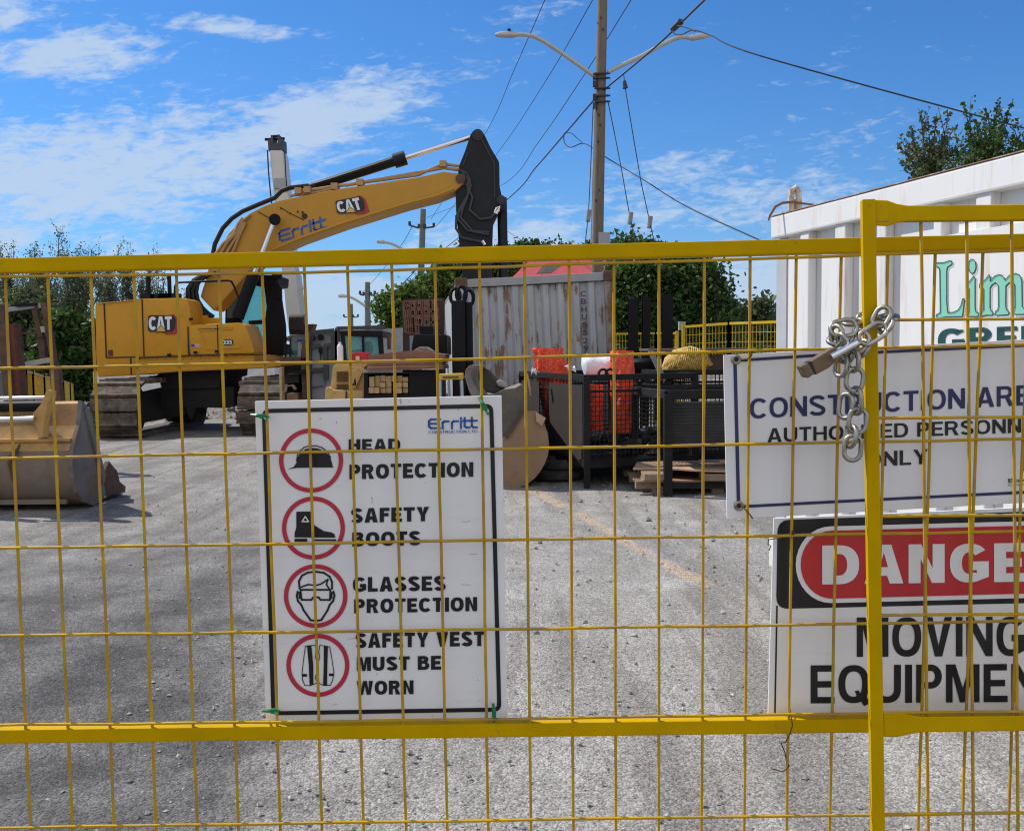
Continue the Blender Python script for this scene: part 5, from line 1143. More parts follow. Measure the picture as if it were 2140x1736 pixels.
# rack with slatted panel, right of the bin
RK = thing('steel_rack', 'dark steel stacking rack with slatted front next to notice sign', 'rack', (1.67, 10.28, 0))
n0 = P(*q('A7', 1008, 1590), 10.28); n0.z = 0; n0 = Vector((n0.x, 10.28, 0)); l0 = Vector((P(1327, 1002, 11.5).x, 11.5, 0)); e0 = n0 + Vector((1.5, .1, 0)); f0 = l0 + Vector((1.5, .1, 0)); zt = P(*q('A7', 1010, 1000), 10.28).z
for p in (n0, l0, e0, f0): mb = MB(); mb.beam(p, p + Vector((0, 0, zt)), .09, .09, (0, 1, 0)); mb.build('post', DARKM, RK, bevel=.008)
for p, r_ in ((n0, l0), (n0, e0), (l0, f0), (e0, f0)):
    mb = MB(); mb.beam(p + Vector((0, 0, zt)), r_ + Vector((0, 0, zt)), .08, .09); mb.build('rail', DARKM, RK, bevel=.006); mb = MB(); mb.beam(p + Vector((0, 0, .12)), r_ + Vector((0, 0, .12)), .06, .06); mb.build('rail', DARKM, RK, bevel=.006)
mb = MB()
for i in range(13): z = P(*q('A7', 1100, 1060 + i * 19), 10.3).z; mb.box((n0.x + .75, 10.36, z), (1.4, .02, .055), Matrix.Rotation(R(18), 3, 'X'))
mb.build('slat_panel', mat('slatted black plastic', (.035, .035, .036), .5, var=.3, dirt=(.1, .09, .085), dscale=6, dlo=.6, dhi=.75), RK)
mb = MB(); mb.box((n0.x + .75, 10.75, P(1450, 895, 10.6).z), (1.35, .6, .28)); tag(mb.build('scrap_bale', mat('dark scrap', (.03, .027, .025), .9, var=.6, scale=14, bump=1.0, bscale=20), bevel=.04), 'dark bale of scrap in the lower shelf of the slatted rack', 'scrap')
b2, c2 = mesh_bin('black mesh bin carrying yellow netting, next to notice sign', (P(*q('A7', 975, 870), 12.0).x, 12.0), (-.25, 1.2), (1.5, .0), P(*q('A7', 975, 872), 12.0).z, .25)
mb = MB(); ctr = P(*q('A7', 1100, 838), 12.25)
pts = [P(*q('A7', x, y), 12.25) for x, y in ((975, 850), (1010, 830), (1060, 812), (1110, 806), (1160, 812), (1210, 826), (1240, 835))]
mb.tube(pts, [.02, .11, .17, .19, .17, .12, .03], 22)
for k in range(26):
    s = k / 25; i = min(5, int(s * 6)); p = pts[i].lerp(pts[i + 1], s * 6 - i); r = (.02, .11, .17, .19, .17, .12, .03)[i] * (1 - (s * 6 - i)) + (.02, .11, .17, .19, .17, .12, .03)[i + 1] * (s * 6 - i)
    mb.tube([p + Vector((.06 * math.cos(a * .35), -r * 1.02 * math.sin(a * .35), r * 1.02 * math.cos(a * .35))) for a in range(-2, 10)], .012, 5)
tag(mb.build('net_bundle', NETY, smooth=True), 'bundle of yellow netting lying on the bin by the notice sign', 'netting')
mb = MB(); mb.pxprism(ql('A7', [(1205, 800), (1225, 770), (1500, 762), (1500, 862), (1205, 862)]), 12.5, .5); tag(mb.build('board_stack', mat('dark brown board', (.09, .05, .035), .8, var=.3), bevel=.01), 'dark brown boards behind the yellow netting bundle', 'board')
mb = MB(); mb.pxprism(ql('A7', [(892, 730), (1500, 726), (1500, 742), (895, 746)]), 12.4, .9); tag(mb.build('plank', mat('purple grey plank', (.14, .10, .10), .8), bevel=.01), 'long horizontal plank above the yellow netting bundle', 'plank', 'grey planks over the bins')
mb = MB(); mb.pxprism(ql('A7', [(895, 745), (925, 745), (1000, 905), (985, 935), (965, 900)]), 11.9, .08); tag(mb.build('plank', mat('grey plank', (.25, .24, .22), .8), bevel=.006), 'short grey plank slanting down to the rack top', 'plank', 'grey planks over the bins')
mb = MB(); mb.lathe(P(*q('A7', 860, 860), 12.9), [(.0, 0), (.22, 0), (.24, .05), (.24, .12), (.2, .16), (.1, .17), (0, .17)], 24); tag(mb.build('cable_drum', BLACK, smooth=True), 'round black drum lying between orange roll and black posts', 'drum')
# pallet with plywood
PA = thing('pallet', 'weathered wooden pallet on the ground in the slatted rack', 'pallet', (2.2, 10.3, 0))
o_ = Vector((P(*q('A7', 850, 1500), 10.9).x, 10.2, 0)); o_ = Vector((1.40, 10.37, 0))
mb = MB()
for i in range(7): mb = MB(); mb.box(o_ + Vector((.75, .1 + i * .19, .135)), (1.6, .12, .022)); mb.build('deck_board', PALLETM, PA)
for yy_ in (.1, .65, 1.2):
    mb = MB(); mb.box(o_ + Vector((.75, yy_, .092)), (1.6, .1, .062)); mb.build('stringer', PALLETM, PA, bevel=.004)
for x_ in (.1, .75, 1.4):
    for yy_ in (.1, .65, 1.2): mb = MB(); mb.box(o_ + Vector((x_ + .1, yy_, .03)), (.13, .12, .06)); mb.build('block', PALLETM, PA, bevel=.004)
for i, (pts, zz, lb) in enumerate((([(0, -.05), (1.6, -.1), (1.6, 1.0), (.1, 1.1)], .150, 'lower tan plywood sheet on the pallet'), ([(-.05, .3), (.35, .1), (.62, -.12), (1.6, -.22), (1.6, .9), (.1, 1.0)], .245, 'upper tan plywood sheet with broken edge, topmost on the pallet'))):
    mb = MB(); mb.prism([o_ + Vector((x, y, zz + .015 * math.sin(x * 3) + (.03 if i else 0) * x * .3)) for x, y in pts], (0, 0, .018)); tag(mb.build('plywood_sheet', PLYL if i else PLY), lb, 'plywood', 'plywood sheets on the pallet')
for c_, s_, lb in (((.15, .05, .207), (.25, .3, .07), 'short timber spacer at the left end between the plywood sheets'), ((1.0, -.02, .207), (.7, .3, .07), 'longer timber spacer on the right between the plywood sheets')):
    mb = MB(); mb.box(o_ + Vector(c_), s_); tag(mb.build('timber_block', PALLETM, bevel=.005), lb, 'timber', 'timber spacers on the pallet')

# three black steel posts
for i, (x0, x1, y0) in enumerate(((95, 160, 143), (200, 255, 128), (345, 420, 108))):
    mb = MB(); Yp = 13.6 + i * .1; a = P(*q('Z5', (x0 + x1) / 2, y0), Yp); wdt = (P(*q('Z5', x1, y0), Yp) - P(*q('Z5', x0, y0), Yp)).x; bt = Vector((a.x + (.02, -.01, .03)[i], Yp + .2, 0))
    for s in (-1, 1): mb.beam(a + Vector((0, s * .07, 0)), bt + Vector((0, s * .07, 0)), .014, wdt, (1, 0, 0))
    mb.beam(a, bt, .14, .02, (1, 0, 0))
    tag(mb.build('steel_post', BLACK), ('leftmost of three black steel posts standing against the big tree', 'middle one of three black steel posts standing against the tree', 'tallest black steel post, nearest to the far yellow fence')[i], 'post', 'black steel posts')
# two black piles with lifting rings, left of the grey container
for i, (x0, x1, y0) in enumerate(((1365, 1570, 188), (1577, 1676, 210))):
    Yp = 12.9 + i * .1; a = P(*q('Z2', x0, y0), Yp); b = P(*q('Z2', x1, y0), Yp); o = thing('steel_pile', ('broad black steel pile with two lifting rings beside grey container', 'narrow black steel pile with single ring touching the grey container')[i], 'pile', (a.x, Yp, 0), 'black piles with lifting rings')
    mb = MB(); mb.add([Vector((x, y, z)) for x in (a.x, b.x) for y in (Yp, Yp + .2) for z in (0, a.z)], [(0,1,3,2),(4,6,7,5),(0,4,5,1),(2,3,7,6),(0,2,6,4),(1,5,7,3)]); mb.build('shaft', BLACK, o, bevel=.015)
    for cx, cy in (((1425, 125), (1515, 95)), ((1627, 148),))[i]:
        c_ = P(*q('Z2', cx, cy), Yp + .1); mb = MB(); mb.tube([c_ + Vector((.065 * math.cos(k * math.pi / 8), 0, .105 * math.sin(k * math.pi / 8))) for k in range(16)], .026, 8, closed=True); mb.build('lifting_ring', BLACK, o, smooth=True)
# stepladder
SL = thing('stepladder', 'stepladder with yellow top cap in front of black piles', 'ladder', P(945, 900, 11.9))
mb = MB(); mb.pxprism(ql('Z2', [(1172, 1288), (1535, 1278), (1550, 1340), (1540, 1368), (1180, 1376)]), 11.8, .28); mb.build('top_cap', mat('yellow ladder cap', (.62, .40, .05), .5), SL, bevel=.01)
mb = MB(); mb.pxprism(ql('Z2', [(1235, 1322), (1475, 1318), (1475, 1345), (1235, 1350)]), 11.79, .005); mb.build('warning_strip', mat('dark warning strip', (.12, .08, .03), .6), SL)
for x0, x1, yy_, y2 in ((1195, 1180, 11.85, 11.6), (1525, 1560, 11.85, 11.6), (1210, 1195, 12.05, 12.5), (1510, 1540, 12.05, 12.5)):
    a = P(*q('Z2', x0, 1375), yy_); b = P(*q('Z2', x1, 1375), y2); b.z = 0; mb = MB(); mb.beam(a, b, .03, .06, (0, 1, 0)); mb.build('rail', mat('blue grey aluminium', (.35, .38, .43), .4, .6), SL)
for k in range(3):
    s = .3 + k * .25; a = P(*q('Z2', 1195, 1375), 11.85); b = P(*q('Z2', 1525, 1375), 11.85); mb = MB(); z = a.z * (1 - s); mb.box(((a.x + b.x) / 2, 11.85 - .25 * s, z), (b.x - a.x, .08, .025)); mb.build('step', mat('blue grey aluminium', (.35, .38, .43), .4, .6), SL)

# plywood stack on a black job box, lumber, black tank, screen
JB = thing('job_box', 'long black steel box under the brown plywood stack', 'box', P(840, 900, 12.6))
mb = MB(); a = P(*q('Z2', 60, 1250), 12.6); b = P(*q('Z2', 1180, 1600), 12.6)
x0, x1, zt = a.x, b.x, a.z
op0, op1 = P(*q('Z2', 118, 1290), 12.6).x, P(*q('Z2', 735, 1290), 12.6).x; zb = P(*q('Z2', 100, 1590), 12.6).z; zo = P(*q('Z2', 100, 1290), 12.6).z
def axbox(mb, x0, x1, y0, y1, z0, z1): mb.add([Vector((x, y, z)) for x in (x0, x1) for y in (y0, y1) for z in (z0, z1)], [(0,1,3,2),(4,6,7,5),(0,4,5,1),(2,3,7,6),(0,2,6,4),(1,5,7,3)])
axbox(mb, x0, op0, 12.6, 13.7, .1, zt); axbox(mb, op1, x1, 12.6, 13.7, .1, zt); axbox(mb, op0, op1, 12.6, 13.7, .1, zb); axbox(mb, op0, op1, 12.6, 13.7, zo, zt); axbox(mb, op0, op1, 13.3, 13.7, zb, zo)
mb.build('shell', BLACK, JB)
for k in range(4): mb = MB(); axbox(mb, x0 + .1 + k * .3, x0 + .2 + k * .3, 12.7, 13.5, 0, .1); mb.build('foot', BLACK, JB)
mb = MB(); axbox(mb, x0 - .01, P(*q('Z2', 640, 1250), 12.6).x, 12.57, 12.6, zt - .015, zt + .03); mb.build('front_lip', GREYP, JB)
k = 0
lum = [(132, 1325, 85, 160), (217, 1310, 80, 175), (298, 1305, 85, 100), (383, 1315, 85, 170), (468, 1310, 80, 90), (548, 1310, 85, 100), (632, 1330, 90, 75), (132, 1485, 82, 90), (216, 1487, 80, 88), (298, 1408, 84, 80), (298, 1490, 84, 86), (384, 1488, 84, 88), (548, 1412, 84, 74), (548, 1490, 84, 86), (634, 1408, 88, 78), (634, 1490, 88, 84)]
proto = None
for x, y, w, h in lum:
    mb = MB(); a = P(*q('Z2', x + 2, y + 2), 12.62); b = P(*q('Z2', x + w - 2, y + h - 2), 12.62); yo = random.uniform(-.05, .06)
    axbox(mb, a.x, b.x, 12.62 + yo, 13.25, b.z, a.z); tag(mb.build('lumber_piece', LUMBER, bevel=.006), 'sawn lumber piece end-on in the stack inside black steel box', 'lumber', 'sawn lumber pieces stacked in the black box')
for i in range(5):
    y0 = 1232 - i * 32; mb = MB(); dx_ = (0, 12, 30, 20, 40)[i]
    mb.pxprism(ql('Z2', [(95 + dx_, y0), (1250 - dx_, y0 - 22), (1250 - dx_, y0 - 48), (95 + dx_, y0 - 26)]), 12.5 + i * .01, 1.1); tag(mb.build('plywood_sheet', PLY if i % 2 else mat('red brown plywood', (.22, .10, .065), .7, var=.2, scale=5)), ('bottom brown plywood sheet stacked on the long black box', 'second brown plywood sheet from the bottom on the black box', 'middle brown plywood sheet stacked on the long black box', 'second brown plywood sheet from the top on the black box', 'wide sheet under the warped top board on the black box')[i], 'plywood', 'plywood sheets on the black box')
mb = MB(); mb.pxprism(ql('Z2', [(140, 1012), (440, 970), (820, 930), (1130, 975), (1270, 992), (1265, 1085), (140, 1095)]), 12.58, 1.0); tag(mb.build('plywood_sheet', mat('red brown plywood', (.22, .10, .065), .7, var=.2, scale=5)), 'warped brown board topmost on the stack over the black box', 'plywood', 'plywood sheets on the black box')
mb = MB(); mb.pxprism(ql('Z2', [(520, 968), (800, 935), (880, 882), (980, 876), (1040, 915), (1100, 960), (900, 955), (700, 985)]), 12.9, .5); tag(mb.build('canvas_tarp', mat('grey brown canvas', (.22, .17, .14), .9, var=.25, bump=.5), bevel=.02), 'crumpled grey brown canvas lying on the plywood stack', 'tarp')
mb = MB(); mb.pxprism(ql('Z2', [(770, 900), (800, 715), (830, 692), (1280, 695), (1305, 725), (1315, 1000), (770, 1000)]), 14.4, .9); o = mb.build('tank', BLACK, bevel=.05, smooth=True); tag(o, 'black tank with rounded corners below the rusty mesh screen', 'tank')
mb = MB(); mb.box(P(*q('Z2', 1010, 655), 14.7), (.2, .2, .16)); mb.tube([P(*q('Z2', *p), 14.7) for p in ((980, 665), (990, 625), (1020, 640))], .03, 8); mb.build('valve', BLACK, o)
SCN = thing('mesh_screen', 'rusty brown square mesh screen standing above black tank', 'screen', P(880, 760, 15.4))
mb = MB(); A, Bq, Cq, D = [P(*q('Z2', *p), 15.4) for p in ((690, 670), (1225, 690), (1120, 185), (655, 205))]; Cq = P(*q('Z2', 1230, 185), 15.4)
for a, b, w in ((A, Bq, .1), (Bq, Cq, .14), (Cq, D, .07), (D, A, .12)): mb.beam(a, b, .08, w, (0, 1, 0))
mb.build('frame', mat('dark brown frame', (.045, .03, .025), .8), SCN)
mb = MB(); grid_panel(mb, A - Vector((0, .05, 0)), Bq - Vector((0, .05, 0)), Cq - Vector((0, .05, 0)), D - Vector((0, .05, 0)), 17, 15, .03); mb.build('mesh', mat('rust brown mesh', (.20, .105, .075), .9, var=.3), SCN)
mb = MB(); mb.add([p + Vector((0, .06, 0)) for p in (A, Bq, Cq, D)], [(0, 1, 2, 3)]); mb.build('back_plate', mat('brown back plate', (.085, .05, .04), .9, var=.2), SCN)
for p in (A, Bq): mb = MB(); mb.beam(p, Vector((p.x, 15.45, 0)), .1, .1, (0, 1, 0)); mb.build('leg', mat('dark brown frame', (.045, .03, .025), .8), SCN)

TANY = mat('faded tan yellow paint', (.56, .35, .12), .6, var=.12, scale=5, dirt=(.30, .19, .09), dscale=6, dlo=.52, dhi=.7, damt=.7)
# yellow engine cover with louvres
YE = thing('engine_cover', 'yellow machine engine cover with louvres next to stacked lumber', 'engine cover', P(720, 900, 13.0))
mb = MB(); mb.pxprism(ql('Z1', [(1150, 1040), (1205, 975), (1330, 962), (1790, 955), (1800, 975), (1790, 1020), (1740, 1040), (1735, 1480), (1160, 1490), (1105, 1400)]), 13.05, 1.0); mb.build('hood', TANY, YE, bevel=.05, smooth=True)
mb = MB(); mb.pxprism(ql('Z1', [(1005, 1440), (1060, 1405), (1170, 1470), (1735, 1480), (1735, 1660), (1000, 1660)]), 12.95, 1.1); mb.build('base', TANY, YE, bevel=.04)
mb = MB()
for y in list(range(1125, 1300, 29)) + list(range(1365, 1460, 28)): mb.pxprism(ql('Z1', [(1215, y), (1432, y - 4), (1432, y + 11), (1215, y + 14)]), 13.02, .04)
mb.build('louvres', mat('dark louvre slot', (.10, .05, .01), .7), YE)
mb = MB()
for a, b in (((1535, 1100), (1560, 1400)), ((1700, 1060), (1530, 1420)), ((1640, 1050), (1535, 1230))): mb.beam(P(*q('Z1', *a), 13.02), P(*q('Z1', *b), 13.02), .07, .05, (0, 1, 0))
mb.build('bracing', TANY, YE, bevel=.01)
mb = MB(); mb.beam(P(*q('Z1', 1400, 1490), 12.93), P(*q('Z1', 1400, 1640), 12.93), .015, .02, (0, 1, 0)); mb.build('panel_gaps', SEAM, YE)
# red box and bottle
mb = MB(); mb.pxprism(ql('Z1', [(1500, 770), (1560, 758), (1800, 762), (1805, 925), (1500, 925)]), 14.2, .4); o = tag(mb.build('toolbox', REDP, bevel=.02), 'red box with white square label before the black cab', 'box')
mb = MB(); mb.pxprism(ql('Z1', [(1578, 832), (1650, 830), (1650, 915), (1578, 915)]), 14.185, .01); mb.build('sticker', mat('pale pink label', (.7, .5, .5), .6), o)
mb = MB(); mb.lathe(P(*q('Z1', 1290, 915), 14.0), [(0, 0), (.045, 0), (.045, .20), (.04, .22), (.02, .24), (.02, .27), (0, .27)], 14); tag(mb.build('canister', mat('white plastic', (.7, .7, .72), .5), smooth=True), 'small white canister beside black cab of the loader', 'canister')

# loader cab behind
SK = thing('loader', 'compact loader with black cab behind yellow engine cover', 'loader', P(800, 830, 17.0))
Y0 = 17.0
mk('Z1', 'cab_roof', [(1270, 372), (1290, 352), (1700, 348), (2060, 352), (2085, 380), (2080, 470), (1500, 452), (1285, 440)], Y0, 1.3, BLACK, SK, bevel=.04)
for pts in ([(1290, 440), (1360, 440), (1400, 900), (1330, 910)], [(1690, 460), (1730, 460), (1740, 760), (1700, 760)], [(1990, 470), (2085, 470), (2110, 900), (2030, 900)]):
    for yy_ in (Y0 + .02, Y0 + 1.2): mk('Z1', 'cab_pillar', pts, yy_, .08, BLACK, SK)
mk('Z1', 'cab_glass', [(1340, 445), (2000, 460), (2030, 900), (1390, 900)], Y0 + .06, .02, GLASST, SK)
mk('Z1', 'cab_glass', [(1340, 445), (2000, 460), (2030, 900), (1390, 900)], Y0 + 1.22, .02, GLASST, SK)
mk('Z1', 'seat', [(1740, 560), (1820, 540), (1850, 640), (1840, 800), (1740, 800)], Y0 + .5, .4, BLACK, SK, bevel=.05)
mk('Z1', 'dashboard', [(1500, 720), (1700, 700), (1700, 800), (1500, 800)], Y0 + .3, .4, BLACK, SK)
mk('Z1', 'loader_body', [(1200, 900), (2110, 880), (2110, 1500), (1200, 1500)], Y0, 1.4, mat('dusty dark body', (.06, .055, .05), .8), SK, bevel=.05)
for xx in (1350, 1950):
    c_ = P(*q('Z1', xx, 1500), Y0 - .05); mb = MB(); mb.lathe(Vector((c_.x, Y0 - .05, .42)), [(.12, -.14), (.34, -.15), (.41, -.08), (.42, 0), (.41, .08), (.34, .15), (.12, .14)], 26, (0, 1, 0)); mb.build('wheel', RUBBER, SK, smooth=True)
mk('Z2', 'tail_light_bar', [(400, 690), (450, 690), (455, 920), (410, 920)], Y0 + .1, .1, RUSTB, SK)
# grey steel box behind
GB = thing('storage_unit', 'long pale grey steel storage unit behind the loader cab', 'storage unit', P(750, 830, 21.0))
mk('Z1', 'unit_body', [(640, 415), (740, 400), (1170, 352), (1900, 330), (2560, 290), (2560, 1750), (640, 1750)], 20.5, 2.4, GREYP, GB)
mb = MB()
for pts in ([(725, 650), (905, 628), (905, 920), (725, 945)], [(1000, 640), (1160, 618), (1160, 905), (1000, 915)], [(725, 1120), (990, 1090), (990, 1390), (725, 1420)]): mb.pxprism(ql('Z1', pts), 20.44, .05)
mb.build('door_panels', mat('mid grey door', (.22, .225, .235), .6, var=.12), GB, bevel=.01)
mb = MB()
for a, b, w in (((1175, 355), (1180, 915), .14), ((1230, 300), (1235, 900), .09), ((700, 390), (700, 1700), .10), ((1005, 640), (1010, 920), .10), ((1020, 990), (1025, 1270), .10)): mb.beam(P(*q('Z1', *a), 20.4), P(*q('Z1', *b), 20.4), w, .1, (0, 1, 0))
for a, b in (((720, 655), (910, 630)), ((985, 632), (1260, 600)), ((730, 1100), (1000, 1075)), ((1220, 310), (2110, 285)), ((730, 385), (1170, 345))): mb.beam(P(*q('Z1', *a), 20.4), P(*q('Z1', *b), 20.4), .07, .08)
mb.build('frame_bars', mat('dark grey frame', (.06, .058, .056), .7), GB)
mb = MB()
for x, y in ((765, 490), (920, 480), (940, 730)): mb.cyl(P(*q('Z1', x, y), 20.35), P(*q('Z1', x, y), 20.45), .07, seg=12)
mb.build('door_knobs', BLACK, GB)

# ================================================================ crane with raised boom
CR = thing('crane', 'mobile crane with raised cream telescopic boom behind the excavator', 'crane', P(620, 800, 24.0))
YB = 24.0
mk('A4', 'boom', [(508, 250), (588, 250), (600, 300), (620, 500), (640, 700), (665, 1000), (700, 1150), (598, 1150), (570, 900), (545, 640), (520, 420), (510, 320)], YB, .55, CRANEW, CR, bevel=.03)
bo = mk('A3', 'boom_base_section', [(1628, 330), (1735, 330), (1775, 730), (1800, 900), (1690, 900), (1650, 600)], YB - .06, .68, CRANEW, CR, bevel=.03)
hd = mk('A4', 'boom_head', [(498, 252), (494, 182), (510, 178), (518, 152), (528, 156), (530, 205), (560, 203), (556, 150), (566, 146), (576, 172), (590, 176), (592, 250)], YB + .05, .45, mat('dark grey boom head', (.05, .05, .055), .5), CR)
mb = MB(); mb.cyl(P(*q('A4', 476, 180), YB + .2), P(*q('A4', 604, 174), YB + .2), .035); mb.cyl(P(*q('A4', 515, 160), YB + .2), P(*q('A4', 572, 157), YB + .2), .03); mb.build('sheave_pin', BLACK, CR)
mb = MB(); mb.tube([P(*q('A4', *p), YB - .05) for p in ((492, 250), (500, 400), (515, 560), (535, 720))], .02, 6); mb.tube([P(*q('A4', *p), YB - .05) for p in ((605, 260), (612, 420), (622, 520))], .016, 6); mb.build('hoist_rope', CABLE, CR)
mb = MB(); mb.box(P(*q('A4', 575, 468), YB - .02), (.3, .1, .25)); mb.build('boom_guide', GREYP, CR)
mb = MB()
for k in range(4):
    y = 160 + k * 52; mb.cyl(P(*q('Z1', 345, y), 22.5), P(*q('Z1', 615, y - 8), 22.5), .14, seg=14)
mb.build('winch_drum', mat('dark brown winch', (.05, .035, .03), .6), CR, smooth=True)
mk('Z1', 'winch_frame', [(640, 230), (790, 225), (740, 380), (650, 390)], 22.5, .4, RUSTB, CR)
mk('Z1', 'deck', [(250, 480), (350, 440), (640, 410), (660, 560), (480, 600), (350, 560), (250, 540)], 22.8, 1.2, GREYP, CR)
mk('Z1', 'operator_cab', [(350, 560), (490, 545), (490, 830), (340, 840)], 22.6, 1.0, mat('pale cab panel', (.5, .52, .54), .5), CR)
mk('Z1', 'cab_window', [(375, 720), (480, 715), (480, 800), (375, 810)], 22.56, .03, GLASST, CR)
mk('Z1', 'carrier_chassis', [(180, 850), (640, 850), (640, 1750), (120, 1750)], 22.9, 1.6, mat('dark chassis', (.035, .028, .027), .8, var=.3), CR)
mk('Z1', 'blue_panel', [(470, 525), (600, 515), (605, 545), (475, 555)], 22.5, .05, LOGO_B, CR)
# rusty machine frame in front of crane
RF = thing('drilling_machine', 'rusty machinery frame with orange upright between excavator and storage unit', 'machinery', P(610, 860, 17.6))
for nm, pts, yy_, dd, mt_ in (('upright', [(540, 700), (630, 690), (640, 1700), (575, 1700)], 17.6, .4, RUSTB), ('upright', [(560, 600), (715, 400), (735, 400), (650, 740), (560, 720)], 17.65, .3, RUSTB), ('cross_beam', [(150, 860), (500, 850), (640, 870), (640, 940), (150, 950)], 17.6, .5, RUSTB),
                           ('cross_beam', [(140, 1140), (350, 1120), (640, 1080), (640, 1140), (380, 1160), (140, 1190)], 17.4, .3, BLACK), ('orange_leg', [(130, 1040), (180, 1030), (190, 1700), (150, 1700)], 17.2, .2, LUMBER), ('lower_box', [(280, 1540), (480, 1535), (485, 1680), (280, 1690)], 17.5, .5, mat('tan box', (.25, .16, .09), .8)),
                           ('lower_box', [(210, 1180), (500, 1170), (500, 1330), (210, 1350)], 17.6, .5, mat('dark chassis', (.035, .028, .027), .8, var=.3)), ('strut', [(215, 1390), (400, 1365), (450, 1450), (420, 1470), (370, 1395), (230, 1420)], 17.3, .1, PALLETM), ('handrail', [(330, 490), (355, 490), (350, 850), (325, 850)], 17.4, .05, BLACK), ('handrail', [(220, 560), (245, 560), (265, 850), (240, 850)], 17.4, .05, BLACK)):
    mk('Z1', nm, pts, yy_, dd, mt_, RF)
# ================================================================ rusty rack at the left edge
LR = thing('storage_rack', 'leaning rusty brown steel rack with pale spacers at left edge', 'frame', P(40, 860, 13.2))
YL = 13.2
def bz(name, a, b, w, d, mt_, Y=YL, parent=LR):
    mb = MB(); mb.beam(P(*q('Z3', *a), Y), P(*q('Z3', *b), Y), w, d, (0, 1, 0)); return mb.build(name, mt_, parent, bevel=.004)
bz('upright', (15, 270), (150, 1700), .11, .10, RUSTB); bz('upright', (225, 560), (355, 1700), .11, .12, RUSTB, YL + .2); bz('upright', (180, 560), (290, 1650), .07, .1, RUSTR, YL + .1)
bz('upright', (690, 230), (860, 1260), .07, .1, RUSTB, YL + .3); bz('upright', (530, 265), (640, 760), .07, .08, RUSTB, YL + .3); bz('upright', (640, 740), (690, 1180), .09, .08, RUSTB, YL + .35)
bz('top_beam', (120, 335), (530, 280), .06, .06, GREYP, YL + .25); bz('top_beam', (240, 268), (570, 250), .04, .05, BLACK, YL + .2); bz('cross_bar', (300, 700), (620, 705), .03, .04, RUSTB, YL + .3)
bz('bottom_beam', (150, 1230), (800, 1110), .07, .1, mat('pale weathered beam', (.38, .35, .31), .8), YL + .3)
mk('Z3', 'spacer', [(590, 245), (670, 235), (690, 300), (600, 312)], YL + .28, .15, mat('pale weathered beam', (.38, .35, .31), .8), LR); mk('Z3', 'spacer', [(612, 598), (735, 582), (745, 680), (630, 690)], YL + .26, .15, mat('pale weathered beam', (.38, .35, .31), .8), LR)
for pts in ([(-300, 420), (30, 420), (50, 600), (-300, 620)], [(-300, 630), (50, 610), (85, 1010), (-300, 1020)], [(-300, 1040), (90, 1030), (110, 1200), (-300, 1210)], [(-300, 1320), (150, 1290), (290, 1290), (330, 1700), (-300, 1720)]):
    mk('Z3', 'side_panel', pts, YL + .1, .05, mat('blue grey panel', (.13, .135, .155), .6, var=.15), LR)
mk('Z3', 'side_panel', [(150, 740), (215, 740), (250, 990), (180, 990)], YL + .15, .06, RUSTR, LR); mk('Z3', 'side_panel', [(180, 1000), (280, 1000), (290, 1180), (200, 1180)], YL + .15, .06, mat('purple grey panel', (.12, .10, .11), .7), LR)
# feet so the frame stands
for a in ((150, 1700), (345, 1700), (860, 1260)):
    p = P(*q('Z3', *a), YL + .2); mb = MB(); mb.beam(p, Vector((p.x + .06, p.y, ground_z(p.x, p.y))), .12, .12, (0, 1, 0)); mb.build('upright', RUSTB, LR)

# far yellow fence on the left, receding
FP = [(-11.6, 15.5), (-12.8, 18.5), (-13.9, 21.5), (-15.0, 24.5), (-16.1, 28), (-17.2, 32), (-18.2, 36), (-19.2, 40.5), (-20.2, 46)]
def fence_pt(px, py, Y): p = P(px, py, Y); return p
zt_ = [((380, 1290), 16.5), ((490, 1312), 19), ((670, 1368), 22), ((970, 1440), 27), ((1075, 1475), 31), ((1150, 1500), 36), ((1200, 1517), 41), ((1242, 1530), 46)]
FARY = mat('far fence yellow', (.55, .36, .01), .5); 
def far_panel(label, p, r_, zp, zr, zb0, zb1, group, cell=.07):
    o = thing('mesh_fence', label, 'fence', (p.x, p.y, zb0), group); A = Vector((p.x, p.y, zb0)); Bv = Vector((r_.x, r_.y, zb1)); Cv = Vector((r_.x, r_.y, zr)); Dv = Vector((p.x, p.y, zp))
    mb = MB(); mb.beam(Dv, Cv, .045, .045); mb.build('top_rail', FARY, o); mb = MB(); mb.beam(A + Vector((0, 0, .12)), Bv + Vector((0, 0, .12)), .04, .04); mb.build('bottom_rail', FARY, o)
    for b_, t_ in ((A, Dv), (Bv, Cv)): mb = MB(); mb.beam(b_, t_ + Vector((0, 0, .05)), .06, .06, (0, 1, 0)); mb.build('post', FARY, o)
    mb = MB(); d = (Bv - A).length; grid_panel(mb, A + Vector((0, 0, .1)), Bv + Vector((0, 0, .1)), Cv, Dv, max(4, int(d / cell)), 12, .008); mb.build('wire_mesh', FARY, o)
pts = [P(*q('Z3', *a), Y) for a, Y in zt_]
pts = [P(*q('Z3', 150, 1240), 13.5)] + pts
nm_ = ['nearest left yellow fence panel beside the rusty frame', 'second yellow fence panel behind the loose left bucket', 'third panel of the receding left yellow fence', 'fourth panel of the receding left yellow fence', 'fifth panel of the receding left yellow fence', 'sixth panel of the receding left yellow fence', 'seventh small panel of the receding left yellow fence', 'farthest small panel of receding left yellow fence, by the excavator']
for i in range(len(pts) - 1):
    a, b = pts[i], pts[i + 1]; far_panel(nm_[i], a, b, a.z, b.z, min(ground_z(a.x, a.y), a.z - .9), min(ground_z(b.x, b.y), b.z - .8), 'yellow fence panels receding on the left')
